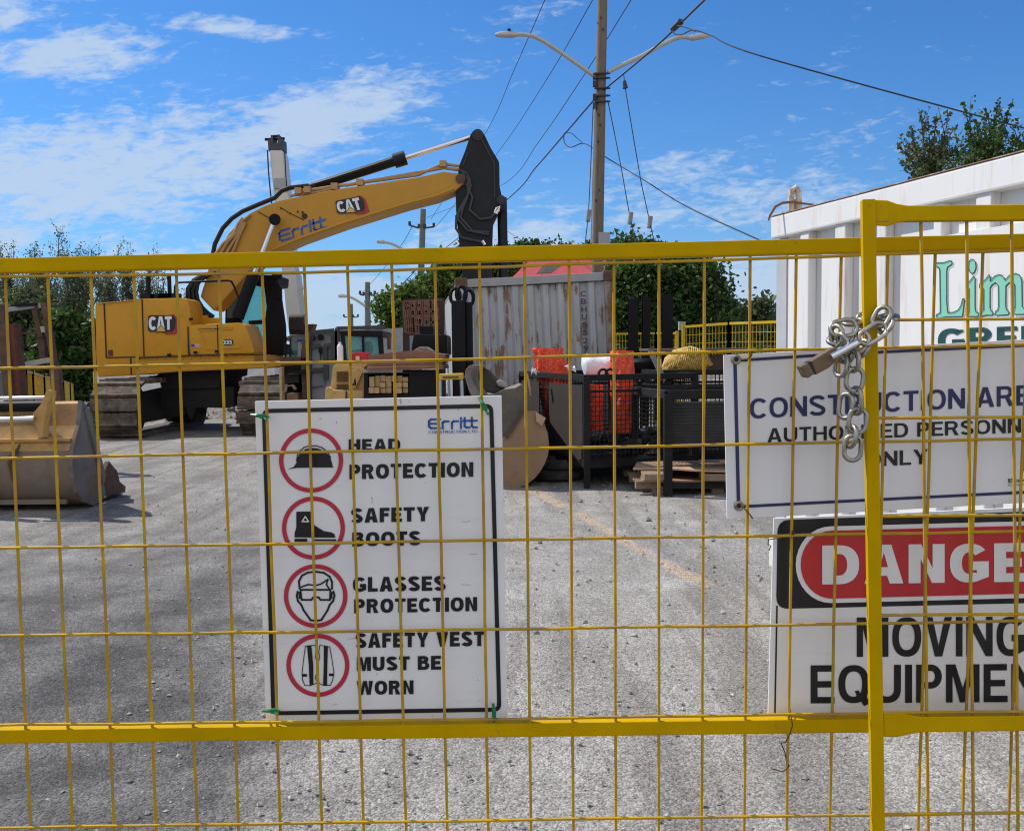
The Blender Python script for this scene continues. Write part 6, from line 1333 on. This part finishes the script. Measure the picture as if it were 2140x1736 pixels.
# far yellow fence on the right
rt_ = [((690, 645), 22), ((940, 640), 21.5), ((1062, 640), 21)]
pr = [P(*q('A7', *a), Y) for a, Y in rt_]
far_panel('distant right yellow fence panel directly behind the black posts', pr[0], pr[1], pr[0].z, pr[1].z, 0, 0, 'yellow fence panels behind the bins')
far_panel('short distant yellow fence panel behind the tallest black post', pr[1], pr[2], pr[1].z, pr[2].z, 0, 0, 'yellow fence panels behind the bins')
rr_ = [((1100, 603), 18.0), ((1368, 583), 17.2), ((1680, 573), 15.8)]
pr = [P(*q('A7', *a), Y) for a, Y in rr_]
far_panel('raised yellow fence panel right of the tallest black post', pr[0], pr[1], pr[0].z, pr[1].z, 0, 0, 'yellow fence panels behind the bins')
far_panel('yellow fence panel meeting the left end of white dumpster', pr[1], pr[2], pr[1].z, pr[2].z, 0, 0, 'yellow fence panels behind the bins', .1)
mb = MB(); p = P(*q('A7', 1090, 597), 18.2); mb.box(p, (.12, .12, .16)); tag(mb.build('junction_box', GREYP), 'small grey box on a far fence post by black posts', 'box')

# ================================================================ gravel heap and concrete blocks beyond the excavator
def heap(name, label, pts, mtl, seed):
    mb = MB(); nx, ny = 40, 14; (xa, xb, ya, yb, hfun) = pts; vs = []
    for j in range(ny + 1):
        for i in range(nx + 1):
            sx, sy = i / nx, j / ny; x = xa + (xb - xa) * sx; y = ya + (yb - ya) * sy
            h = hfun(sx) * math.sin(math.pi * min(1, sy)) ** .8 * (.8 + .5 * mnoise.noise((x * .8, y * .8, seed))) * min(1, sx * 8, (1 - sx) * 8) + .06 * mnoise.noise((x * 3.5, y * 3.5, seed))
            vs.append((x, y, max(-.06, h) + ground_z(x, y) - .03))
    mb.add(vs, [(j * (nx + 1) + i, j * (nx + 1) + i + 1, (j + 1) * (nx + 1) + i + 1, (j + 1) * (nx + 1) + i) for j in range(ny) for i in range(nx)])
    return tag(mb.build(name, mtl), label, 'heap')
RUB = mat('rubble', (.20, .175, .155), .95, var=.45, scale=9, bump=1.0, bscale=14, dirt=(.30, .28, .26), dscale=7, dlo=.55, dhi=.65)
heap('rubble_heap', 'low brown rubble bank seen between the excavator tracks', (-9.6, -4.6, 23.6, 27.0, lambda s: .50), RUB, 2.0)
heap('gravel_heap', 'dark gravel heap left of the excavator tracks', (-11.6, -8.1, 18.2, 21.2, lambda s: .25 + .55 * s), mat('dark gravel', (.10, .093, .088), .95, var=.4, scale=12, bump=1.0, bscale=16), 5.0)
mb = MB(); stones(mb, 260, (-8.6, -4.7), (22.0, 23.4), (.03, .11), lambda x, y: .12 + .1 * random.random())
mb2 = MB()
for _ in range(240):
    x, y = random.uniform(-9.4, -4.8), random.uniform(23.7, 25.2); s = random.choice((.03, .05, .08)); c_ = Vector((x, y, .02 + (y - 23.7) * .30))
    vs = [c_ + Vector((a, b, c)) * s * random.uniform(.7, 1.3) for a, b, c in ((1,0,0),(-1,0,0),(0,1,0),(0,-1,0),(0,0,1),(0,0,-1))]
    mb2.add(vs, [(0,2,4),(2,1,4),(1,3,4),(3,0,4),(2,0,5),(1,2,5),(3,1,5),(0,3,5)])
tag(mb2.build('rubble_stones', STONE), 'broken stones over the rubble bank', 'rubble', kind='stuff')
for i, (a, b, c_, lb) in enumerate(((335, 500, 25.4, 'left grey concrete kerb block under the excavator'), (505, 690, 25.4, 'right grey concrete kerb block under the excavator'))):
    mb = MB(); x0, x1 = P(*q('A3', 620 if i == 0 else 975, 1420), c_).x, P(*q('A3', 960 if i == 0 else 1240, 1420), c_).x; axbox(mb, x0, x1, c_, c_ + .5, 0, P(*q('A3', 700, 1425), c_).z); tag(mb.build('concrete_block', mat('grey concrete', (.27, .26, .25), .9, var=.15, bump=.3), bevel=.02), lb, 'kerb block', 'concrete blocks behind the excavator')
# white trailer glimpsed under the excavator
TRL = thing('trailer', 'low white flatbed trailer glimpsed under the excavator body', 'trailer', (-6.5, 29, 0))
mb = MB(); axbox(mb, P(195, 800, 29).x, P(335, 800, 29).x, 29, 31, P(300, 818, 29).z, P(300, 776, 29).z); axbox(mb, P(465, 800, 29).x, P(575, 800, 29).x, 29, 31, P(500, 812, 29).z, P(500, 768, 29).z); axbox(mb, P(195, 800, 29).x, P(575, 800, 29).x, 29.3, 30.7, .55, .75); mb.build('deck', mat('white trailer paint', (.6, .6, .6), .5), TRL)
for px in (215, 560):
    x = P(px, 830, 29).x; mb = MB(); mb.lathe((x, 29.2, .4), [(.1, -.1), (.36, -.11), (.4, 0), (.36, .11), (.1, .1)], 20, (0, 1, 0)); mb.build('wheel', RUBBER, TRL)

# ================================================================ house with red roof
HS = thing('house', 'house with red metal roof peeping over the grey container', 'house', (2.2, 34, 0))
YH = 34.0; e0_, e1_ = P(*q('A6', 530, 262), YH), P(*q('A6', 1010, 262), YH); rz = P(*q('A6', 700, 140), YH + 3).z; ez_ = e0_.z - .3
mb = MB(); axbox(mb, e0_.x + .3, e1_.x + .7, YH + .3, YH + 6, 0, ez_); mb.build('wall', mat('cream siding', (.55, .52, .46), .7), HS)
mb = MB(); x0, x1 = e0_.x, e1_.x + 2.3
mb.add([(x0, YH, ez_), (x1, YH, ez_), (x1, YH + 3.2, rz), (x0 + 1.0, YH + 3.2, rz), (x0, YH + 6.4, ez_), (x1, YH + 6.4, ez_)], [(0, 1, 2, 3), (3, 2, 5, 4), (0, 3, 4)]); mb.build('roof', mat('red metal roof', (.40, .06, .05), .5, var=.2), HS)
mb = MB(); mb.pxprism(ql('A6', [(765, 225), (805, 176), (930, 172), (865, 222)]), YH + .35, .3); mb.build('roof_panel', mat('grey shingles', (.25, .23, .22), .8), HS)
mb = MB(); axbox(mb, x0 + 1.2, x0 + 2.0, YH + .2, YH + .32, 1.0, 2.0); mb.build('window', GLASST, HS)

# ================================================================ poles, lamps, wires
def lamp(parent, zoom, arm, head, Y, r, mtl=None):
    mtl = mtl or GALV; mb = MB(); mb.tube([P(*q(zoom, *p), Y) for p in arm], r, 8); a = mb.build('lamp_arm', mtl, parent, smooth=True)
    mb = MB(); mb.tube([P(*q(zoom, *p), Y) for p in head], [r * .9, r * 1.45, r * 1.55, r * 1.35, r * .7][:len(head)], 10); mb.build('lamp_head', GALV, a, smooth=True)
UP = thing('utility_pole', 'tall weathered wooden utility pole with two curved street lamp arms', 'utility pole', P(1243, 640, 24.0), 'utility poles along the road')
YU = 24.0
base = P(1241.5, 760, YU); topp = P(1261.5, -140, YU); base.z = 0
mb = MB(); mb.tube([base, base.lerp(topp, .5), topp], [.155, .135, .118], 14); mb.build('pole', WOODP, UP, smooth=True)
lamp(UP, 'B6', [(785, 525), (680, 450), (560, 365), (430, 280), (370, 250), (310, 238), (255, 236)], [(258, 236), (225, 236), (180, 236), (135, 236), (103, 238)], YU - .1, .052)
lamp(UP, 'B6', [(868, 490), (980, 435), (1100, 380), (1220, 312), (1310, 268), (1360, 254), (1420, 252)], [(1405, 256), (1440, 258), (1480, 250), (1520, 246), (1562, 240)], YU - .1, .052)
mb = MB(); mb.cyl(P(*q('B6', 197, 225), YU - .1), P(*q('B6', 197, 198), YU - .1), .04); mb.build('photocell', BLACK, UP)
mb = MB()
for y in (500, 530, 600, 650, 690): mb.box(P(*q('B6', 824, y), YU - .14), (.34, .09, .032)); mb.cyl(P(*q('B6', 866, y), YU - .1), P(*q('B6', 884, y), YU - .1), .02, seg=6)
for y in (520, 570, 660, 720): mb.box(P(*q('B6', 778, y), YU - .1), (.09, .1, .14))
mb.build('brackets', mat('dark pole hardware', (.05, .05, .05), .6, .4), UP)
mb = MB()
for x, y in ((805, 780), (815, 850), (800, 960), (810, 1290), (785, 1360), (820, 120), (835, 200)): mb.box(P(*q('B6', x, y), YU - .14), (.03, .03, .06))
mb.build('nail_tags', mat('dark pole hardware', (.05, .05, .05), .6, .4), UP)
mb = MB(); mb.box(P(*q('B6', 842, 1640), YU - .1), (.28, .2, .45)); mb.build('meter_box', GREYP, UP, bevel=.02)
mb = MB(); mb.tube([P(*q('B6', *p), YU - .13) for p in ((780, 700), (775, 900), (765, 1200), (752, 1650))], .018, 6); mb.build('conduit', GREYP, UP)
def farpole(label, top, bot, Y, r, zoom, arms):
    t_ = P(*q(zoom, *top), Y); b_ = P(*q(zoom, *bot), Y); b_.z = -1.0; o = thing('utility_pole', label, 'utility pole', (b_.x, Y, 0), 'utility poles along the road')
    mb = MB(); mb.tube([Vector((b_.x, Y, 0)), t_], [r * 1.15, r * .8], 10); mb.build('pole', mat('green grey pole', (.13, .145, .13), .8, var=.2), o, smooth=True)
    mb = MB()
    for a, b, rr in arms: mb.beam(P(*q(zoom, *a), Y - .2), P(*q(zoom, *b), Y - .2), rr, rr); mb.cyl(P(*q(zoom, *a), Y - .2), P(*q(zoom, *a), Y - .2) + Vector((0, 0, rr * 2.4)), rr * .9, seg=6); mb.cyl(P(*q(zoom, *b), Y - .2), P(*q(zoom, *b), Y - .2) + Vector((0, 0, rr * 2.4)), rr * .9, seg=6)
    mb.build('crossarm', mat('dark pole hardware', (.05, .05, .05), .6, .4), o)
    return o
p2 = farpole('second utility pole along the road, seen above the fence rail', (1508, 635), (1462, 1120), 60.0, .22, 'A4', [((1420, 740), (1480, 757), .10), ((1520, 757), (1578, 750), .10)])
lamp(p2, 'A4', [(1475, 985), (1395, 912), (1350, 882), (1300, 858), (1265, 850)], [(1270, 852), (1245, 848), (1225, 846), (1208, 844)], 60, .085)
p3_ = farpole('third utility pole, with lamp arm to its left, behind loader', (797, 418), (795, 830), 92.0, .30, 'A5', [((735, 520), (765, 530), .14), ((825, 530), (858, 520), .14)])
lamp(p3_, 'A5', [(792, 628), (740, 592), (690, 560), (650, 542), (625, 536)], [(630, 537), (600, 534), (575, 533), (556, 532)], 92, .12)
farpole('farthest utility pole, small and low, right above the loader cab', (657, 600), (657, 815), 125.0, .34, 'A5', [((600, 708), (640, 712), .14), ((680, 712), (718, 708), .14)])
def powerline(label, pts, r=.02, cat='power line', group='overhead wires'):
    mb = MB(); ctl = [P(x, y, Y) for x, y, Y in pts]; fine = []
    for i in range(len(ctl) - 1):
        p0 = ctl[max(0, i - 1)]; p1 = ctl[i]; p2_ = ctl[i + 1]; p3 = ctl[min(len(ctl) - 1, i + 2)]
        for k in range(8):
            s = k / 8; fine.append(.5 * ((2 * p1) + (p2_ - p0) * s + (2 * p0 - 5 * p1 + 4 * p2_ - p3) * s * s + (3 * p1 - p0 - 3 * p2_ + p3) * s ** 3))
    mb.tube(fine + [ctl[-1]], r, 5); return tag(mb.build('power_line', CABLE), label, cat, group)
def b6(x, y, Y): return (*q('B6', x, y), Y)
powerline('leftmost thin overhead wire crossing above the left lamp arm', [b6(520, -200, 24), b6(440, 0, 27), b6(230, 480, 36), b6(40, 900, 48), (*q('A4', 1560, 700), 58)], .013)
powerline('middle thin overhead wire left of the tall pole', [b6(870, -190, 24), b6(765, 0, 26.5), b6(440, 560, 35), b6(110, 1050, 48), (*q('A4', 1590, 750), 58)], .013)
powerline('thin overhead wire passing just behind the tall pole', [b6(1130, -180, 24), b6(1025, 0, 26), b6(700, 520, 33), b6(400, 960, 41), b6(160, 1250, 50), (*q('A4', 1530, 690), 59)], .014)
powerline('thick black overhead cable strapped to the tall wooden pole', [b6(1850, -300, 14), b6(1525, 0, 17.5), b6(1190, 320, 20.6), b6(850, 605, 23.85), b6(760, 695, 24.2), b6(570, 915, 28), b6(380, 1135, 33), b6(165, 1370, 41), (*q('A5', 1190, 330), 58)], .021)
powerline('service cable drooping right from the right lamp to frame edge', [b6(1305, 205, 19.2), b6(1320, 232, 19.1), b6(1370, 236, 18.8), b6(1440, 208, 18.4), b6(1560, 240, 17.8), b6(1899, 380, 16), (2140, 268, 14), (2400, 330, 12.4)], .013)
powerline('service cable drooping from the thick cable toward white dumpster', [b6(570, 905, 28), b6(572, 965, 27.9), b6(615, 1000, 27.6), b6(710, 975, 27), b6(840, 1060, 26), b6(1100, 1215, 24), b6(1400, 1400, 21.5), b6(1899, 1630, 18), (1760, 580, 16.5)], .015)
powerline('short looped wire above the right lamp head', [b6(1335, 175, 19), b6(1400, 190, 18.7), b6(1460, 215, 18.4)], .012); powerline('short curled wire hanging off the thick cable left of pole', [b6(575, 900, 27.9), b6(620, 905, 27.6), b6(660, 940, 27.4), b6(700, 975, 27.1)], .012)
powerline('dark splice sleeve on the thick overhead cable', [b6(1360, 150, 19), b6(1310, 198, 19.4)], .07, 'cable splice')
powerline('far faint wire low on the right of the excavator stick', [(*q('A4', 2060, 780), 45), (*q('A4', 2140, 830), 42), b6(300, 1630, 40)], .012)
powerline('far wire running between second pole and third pole', [(*q('A4', 1440, 740), 60), (*q('A5', 1080, 110), 66), (*q('A5', 900, 345), 80), (*q('A5', 740, 520), 92)], .02)
powerline('lower far wire sagging from the second pole to trees', [(*q('A5', 1190, 330), 60), (*q('A5', 1050, 470), 68), (*q('A5', 900, 590), 78), (*q('A5', 790, 640), 92)], .03)
def guy(label, pts, ins, Y):
    mb = MB(); mb.tube([P(*q('B6', x, y), Y + dy) for x, y, dy in pts], .012, 5); o = tag(mb.build('guy_wire', CABLE), label, 'guy wire', 'guy wires of the tall pole')
    c_ = P(*q('B6', *ins), Y - 1.2); mb = MB(); mb.cyl(c_ + Vector((-.02, 0, -.14)), c_ + Vector((.02, 0, .14)), .055, seg=12); mb.build('insulator', mat('grey insulator', (.22, .23, .23), .5), o)
guy('guy wire left of the tall pole, hugging it', [(768, 700, 0), (750, 1150, -.6), (735, 1460, -1.2), (705, 1720, -1.6)], (736, 1465), YU)
guy('guy wire right of the tall pole, starting at its bracket', [(868, 690, 0), (915, 920, -.4), (965, 1180, -.8), (1018, 1480, -1.2), (1070, 1720, -1.6)], (1020, 1482), YU)
guy('outer guy wire farther right with dark top clamp', [(975, 510, .2), (985, 600, 0), (1045, 960, -.5), (1095, 1250, -.9), (1152, 1508, -1.2), (1200, 1720, -1.6)], (1152, 1508), YU)
mb = MB(); mb.cyl(P(*q('B6', 979, 550), YU), P(*q('B6', 986, 600), YU), .04, .07, seg=10); tag(mb.build('wire_clamp', CABLE), 'dark clamp at the top of the outer guy wire', 'clamp')

# ================================================================ trees
def leaf(vs, fs, c, s, up=.0):
    a = Vector((random.gauss(0, 1), random.gauss(0, 1), random.gauss(0, 1) + up)).normalized(); b = a.orthogonal().normalized()
    b = (Matrix.Rotation(random.uniform(0, 6.28), 3, a) @ b); d = a.cross(b); i = len(vs)
    vs += [c - b * s, c + d * s * .55 + a * s * .1, c + b * s, c - d * s * .55 - a * s * .1]; fs.append((i, i + 1, i + 2, i + 3))
def tree(label, base, blobs, nclump, nleaf, lsize, lm, tr, group, clump_r=.42, cat='tree', shoots=0):
    base = Vector(base); o = thing('tree' if cat == 'tree' else 'shrub', label, cat, base, group); mb = MB()
    tops = [Vector(b[:3]) for b in blobs]; cen = sum(tops, Vector()) / len(tops); fork = base.lerp(cen, .45)
    mb.tube([base, base.lerp(fork, .5) + Vector((random.uniform(-.1, .1), 0, 0)), fork], [tr, tr * .8, tr * .62], 8)
    vs, fs = [], []
    wts = [b[3] * b[4] * b[5] for b in blobs]
    for _ in range(nclump):
        b = random.choices(blobs, wts)[0]
        while True:
            v_ = Vector((random.uniform(-1, 1), random.uniform(-1, 1), random.uniform(-1, 1)))
            if .25 < v_.length < 1: break
        if random.random() < .6: v_ = v_.normalized() * random.uniform(.75, 1.05)
        c_ = Vector((b[0] + v_.x * b[3], b[1] + v_.y * b[4], b[2] + v_.z * b[5])); cr_ = clump_r * random.uniform(.5, 1.3)
        if random.random() < .5: mb.tube([fork.lerp(Vector(b[:3]), random.uniform(.2, .8)), fork.lerp(c_, .7) + Vector((random.uniform(-.1, .1), random.uniform(-.1, .1), .1)), c_], [tr * .22, tr * .13, tr * .04], 4)
        for _ in range(nleaf):
            g_ = Vector((random.gauss(0, .45), random.gauss(0, .45), random.gauss(0, .38))) * cr_; leaf(vs, fs, c_ + g_, lsize * random.uniform(.6, 1.3), .6)
    for _ in range(shoots):
        b = random.choice(blobs); p = Vector((b[0] + random.uniform(-.8, .8) * b[3], b[1] + random.uniform(-.8, .8) * b[4], b[2] + b[5] * random.uniform(.0, .6))); h = random.uniform(.5, 1.0) * b[5] * .9; ln = Vector((random.uniform(-.28, .28), random.uniform(-.2, .2), 1)) * h
        mb.tube([p, p + ln * .5 + Vector((random.uniform(-.03, .03), 0, 0)), p + ln], [tr * .12, tr * .08, tr * .03], 4)
        for k in range(26): leaf(vs, fs, p + ln * random.random() + Vector((random.gauss(0, .05), random.gauss(0, .05), random.gauss(0, .03))) * (1 if cat == 'tree' else 1.3), lsize * random.uniform(.6, 1.0))
    mb.build('trunk', BARK, o)
    L_ = MB(); L_.v, L_.f = vs, fs
    me = bpy.data.meshes.new('crown'); me.from_pydata([tuple(p - base) for p in vs], [], fs); me.materials.append(lm); c = bpy.data.objects.new('crown', me); COL.objects.link(c); c.parent = o
    return o
def pb_(px, py, Y, rx, ry, rz):         # blob by seen centre and radii in frame units
    c_ = P(px, py, Y); s = Y / 2000; return (c_.x, c_.y, c_.z, rx * s, ry * s, rz * s)
# big dark tree right of the container
tree('big dense dark green tree behind the three black steel posts', (P(1400, 740, 30).x, 30, 0), [pb_(1360, 620, 30, 80, 90, 105), pb_(1440, 600, 30.5, 75, 90, 60), pb_(1470, 660, 30, 70, 80, 70), pb_(1310, 640, 30, 50, 80, 80), pb_(1330, 545, 30.5, 45, 60, 40), pb_(1420, 690, 29, 90, 60, 50)], 620, 70, .095, LEAFD, .22, 'trees behind the yard', .5)
tree('round green tree top rising behind the grey container roof', (P(1200, 700, 47).x, 47, 0), [pb_(1110, 545, 47, 45, 60, 38), pb_(1180, 560, 47, 60, 60, 45), pb_(1245, 560, 47, 50, 60, 50), pb_(1300, 540, 47, 40, 50, 40)], 240, 70, .12, LEAFD, .2, 'trees behind the yard', .45)
tree('bright green tree between the excavator stick and second pole', (P(950, 760, 40).x, 40, 0), [pb_(950, 590, 40, 50, 60, 60), pb_(905, 630, 40, 50, 60, 55), pb_(1000, 560, 41, 45, 60, 50), pb_(880, 680, 39, 45, 50, 40), pb_(960, 660, 40, 60, 60, 60), pb_(1060, 560, 41, 40, 50, 45)], 440, 60, .11, LEAFB, .2, 'trees behind the yard', .45)
tree('small sprawling green tree with gaps above the storage unit', (P(830, 770, 38).x, 38, 0), [pb_(815, 640, 38, 35, 40, 25), pb_(845, 665, 38, 40, 40, 35), pb_(865, 620, 38, 25, 40, 25), pb_(830, 700, 38, 30, 40, 25)], 120, 46, .11, LEAFB, .14, 'trees behind the yard', .42)
tree('grey green leafy sapling left of the white dumpster', (P(1560, 740, 34).x, 34, 0), [pb_(1560, 670, 34, 38, 40, 30), pb_(1530, 690, 34, 30, 40, 25), pb_(1590, 650, 34, 22, 30, 30)], 70, 22, .12, LEAFO, .1, 'trees behind the yard', .4, 'tree', 10)
tree('low dark bush far off beside the white dumpster end', (P(1625, 740, 60).x, 60, 0), [pb_(1620, 685, 60, 40, 40, 22), pb_(1590, 700, 60, 40, 40, 20)], 60, 30, .25, LEAFD, .15, 'trees behind the yard', .7)
# shrubs above the white dumpster
def shoot_shrub(label, Y, root, tips, lm, nfill, fill, lsize):
    base = Vector((P(*root, Y).x, Y, 0)); o = thing('shrub', label, 'shrub', base, 'shrubs above the white dumpster'); mb = MB(); vs, fs = [], []
    head = P(*root, Y); mb.tube([base, base.lerp(head, .6), head], [.06, .05, .035], 8)
    for tx, ty in tips:
        t_ = P(tx, ty, Y + random.uniform(-.4, .4)); m_ = head.lerp(t_, .5) + Vector((random.uniform(-.06, .06), random.uniform(-.1, .1), .04)); pts = []
        for k in range(11): s_ = k / 10; pts.append(head * (1 - s_) ** 2 + m_ * 2 * s_ * (1 - s_) + t_ * s_ * s_)
        mb.tube(pts, [.020 - .017 * k / 10 for k in range(11)], 5)
        for k in range(80):
            s_ = random.uniform(.12, 1) ; i_ = min(9, int(s_ * 10)); c_ = pts[i_].lerp(pts[i_ + 1], s_ * 10 - i_); g_ = .075 * max(0, .95 - s_) ** 1.3 + .016
            leaf(vs, fs, c_ + Vector((random.gauss(0, g_), random.gauss(0, g_), random.gauss(0, g_ * .8))), lsize * random.uniform(.6, 1.2))
        for k in range(3):
            i_ = random.randint(2, 7); d_ = Vector((random.uniform(-.5, .5), random.uniform(-.4, .4), .8)).normalized() * random.uniform(.18, .42); p_ = pts[i_]; mb.tube([p_, p_ + d_], [.007, .002], 4)
            for _ in range(22): leaf(vs, fs, p_ + d_ * random.random() + Vector((random.gauss(0, .028), random.gauss(0, .028), random.gauss(0, .025))), lsize * random.uniform(.5, 1))
    for _ in range(nfill):
        x, y, rx, ry = random.choice(fill); c_ = P(x + random.gauss(0, rx), y + random.gauss(0, ry), Y + random.gauss(0, .3))
        for _ in range(16): leaf(vs, fs, c_ + Vector((random.gauss(0, .06), random.gauss(0, .06), random.gauss(0, .05))), lsize * random.uniform(.6, 1.2))
    mb.build('trunk', BARK, o); me = bpy.data.meshes.new('crown'); me.from_pydata([tuple(p - base) for p in vs], [], fs); me.materials.append(lm); c = bpy.data.objects.new('crown', me); COL.objects.link(c); c.parent = o
shoot_shrub('loose upright shrub with spiky shoots, left one above the white dumpster', 12, (1945, 400), [(1876, 302), (1882, 335), (1905, 262), (1925, 230), (1940, 262), (1958, 243), (1985, 232), (1975, 285), (1998, 262), (1892, 290), (1915, 300), (2005, 300), (1950, 300)], LEAFO, 34, [(1930, 345, 26, 18), (1975, 345, 24, 16)], .033)
shoot_shrub('fuller dark shrub, right one above the white dumpster', 12.5, (2055, 395), [(2020, 265), (2013, 212), (2040, 250), (2062, 235), (2085, 208), (2100, 258), (2118, 207), (2110, 235), (2075, 262), (2045, 280), (2028, 300), (2092, 290), (2008, 330), (2160, 250), (2150, 290)], LEAFD, 90, [(2050, 310, 26, 22), (2075, 300, 22, 24), (2030, 340, 26, 14), (2128, 322, 18, 16), (2160, 320, 26, 20)], .034)
# thin stand of trees on the left
def twiggy(label, px, Y, hpx, lean, dens, seed, lm=LEAFO):
    random.seed(seed); base = P(px, 752, Y); base.z = ground_z(base.x, base.y); H = P(px, hpx, Y).z - base.z
    o = thing('tree', label, 'tree', base, 'thin leafy trees on the left'); mb = MB(); vs, fs = [], []
    def branch(p, d, ln, r, lev):
        n = 4; pts = [p]; q_ = p
        for i in range(n):
            d = (d + Vector((random.gauss(0, .10), random.gauss(0, .10), random.gauss(0, .05) + .07))).normalized(); q_ = q_ + d * ln / n; pts.append(q_)
        mb.tube(pts, [r * (1 - .7 * i / n) for i in range(n + 1)], 5 if lev else 6, caps=False)
        if lev < 3:
            for i in range((7, 5, 4)[lev] if lev else 8):
                s = random.uniform(.3 if lev == 0 else .2, 1.0); k = min(n - 1, int(s * n)); pp = pts[k].lerp(pts[k + 1], s * n - k); a = random.uniform(0, 6.28); sp_ = random.uniform(.22, .6)
                nd = (d + Vector((math.cos(a) * sp_, math.sin(a) * sp_, .40))).normalized(); branch(pp, nd, ln * random.uniform(.38, .6), r * .45, lev + 1)
        if lev >= 2:
            for _ in range(int(dens * (17 if lev == 3 else 11))):
                s = random.random(); k = min(n - 1, int(s * n)); pp = pts[k].lerp(pts[k + 1], s * n - k); leaf(vs, fs, pp + Vector((random.gauss(0, .13), random.gauss(0, .13), random.gauss(0, .13))), random.uniform(.035, .08))
    branch(base, Vector((lean, 0, 1)).normalized(), H * .61, .12, 0)
    mb.build('trunk', BARK, o); me = bpy.data.meshes.new('crown'); me.from_pydata([tuple(p - base) for p in vs], [], fs); me.materials.append(lm); c = bpy.data.objects.new('crown', me); COL.objects.link(c); c.parent = o
for i, a in enumerate(((-45, 44, 470, .05, 1.5, 'leafy tree cut off by left frame edge, tallest of the stand'), (35, 47, 545, .03, 1.2, 'thin leafy tree just right of the left frame edge'), (85, 50, 515, -.03, .9, 'slender tree over the leaning rusty frame'), (125, 46, 500, .04, .75, 'sparse upright tree, tallest spire right of the rusty frame'), (165, 52, 508, .02, .7, 'spindly bare topped tree left of the excavator counterweight'), (205, 48, 525, .0, .7, 'thin tree rising behind the counterweight left corner'),
                       (245, 50, 548, .03, .75, 'thin low tree behind the excavator engine hood, left'), (290, 52, 560, -.02, .75, 'thin low tree behind the excavator engine hood, middle'), (345, 50, 545, .0, .6, 'thin tree behind the exhaust stacks of the excavator'), (225, 46, 522, .01, .8, 'straight thin tree between the counterweight and the left mast'), (185, 44, 505, -.02, .9, 'twiggy tree directly left of the counterweight top'), (60, 44, 520, .02, 1.2, 'bushy topped tree above the pale rack spacer'), (105, 55, 505, 0, 1.0, 'back row tree centred over the receding yellow fence'), (265, 55, 540, .0, .8, 'back row thin tree over the engine hood'), (155, 43, 530, .03, 1.1, 'short leafy tree above the dark hedge bush'),
                       (10, 54, 560, .06, 1.1, 'farther pale leafy tree behind the stand at the left edge'))):
    twiggy(a[5], a[0], a[1], a[2], a[3], a[4], 40 + i)
random.seed(99)
tree('dark dense hedge bush between rusty frame and excavator', (P(150, 770, 36).x, 36, ground_z(P(150, 770, 36).x, 36)), [pb_(140, 720, 36, 50, 60, 70), pb_(185, 730, 36, 40, 60, 60), pb_(160, 790, 36, 60, 60, 40), pb_(110, 760, 36, 40, 50, 60)], 280, 40, .13, LEAFD, .1, 'bushes on the left', .5)
tree('shaded dark bush behind the leaning rusty frame', (P(50, 770, 38).x, 38, ground_z(P(50, 770, 38).x, 38)), [pb_(30, 700, 38, 60, 60, 80), pb_(80, 740, 38, 50, 60, 60), pb_(-40, 720, 38, 60, 60, 70), pb_(60, 650, 38, 50, 50, 40)], 260, 34, .13, LEAFO, .1, 'bushes on the left', .5)
tree('small dark bush behind the far left yellow fence', (P(230, 770, 40).x, 40, ground_z(P(230, 770, 40).x, 40)), [pb_(210, 770, 40, 50, 60, 40), pb_(260, 780, 40, 50, 60, 30)], 120, 34, .14, LEAFD, .1, 'bushes on the left', .5)

# low distant hills and tree line
mb = MB(); n = 120; vs = []
for i in range(n + 1):
    x = -900 + 1800 * i / n; h = 8 + 5 * mnoise.noise((x * .006, 0, 4)) + 18 * math.exp(-((x - 200) / 90) ** 2); vs += [(x, 820, -2), (x, 860, h), (x, 1000, h * .8)]
mb.add(vs, [(i * 3, i * 3 + 3, i * 3 + 4, i * 3 + 1) for i in range(n)] + [(i * 3 + 1, i * 3 + 4, i * 3 + 5, i * 3 + 2) for i in range(n)])
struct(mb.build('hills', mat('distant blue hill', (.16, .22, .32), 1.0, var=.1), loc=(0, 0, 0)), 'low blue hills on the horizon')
random.seed(5); vs, fs = [], []
for _ in range(9000):
    x = random.uniform(-130, 150); y = random.uniform(170, 200); h = (3.2 + 2.2 * mnoise.noise((x * .06, 1, 2)) + 1.5 * mnoise.noise((x * .3, 1, 2))) * .8
    leaf(vs, fs, Vector((x, y, random.random() ** .7 * max(.6, h))), random.uniform(.4, .9))
me = bpy.data.meshes.new('tree_line'); me.from_pydata([tuple(p) for p in vs], [], fs); me.materials.append(LEAFD); o = bpy.data.objects.new('tree_line', me); COL.objects.link(o); tag(o, 'distant dark tree line along the horizon', 'tree line', kind='stuff')
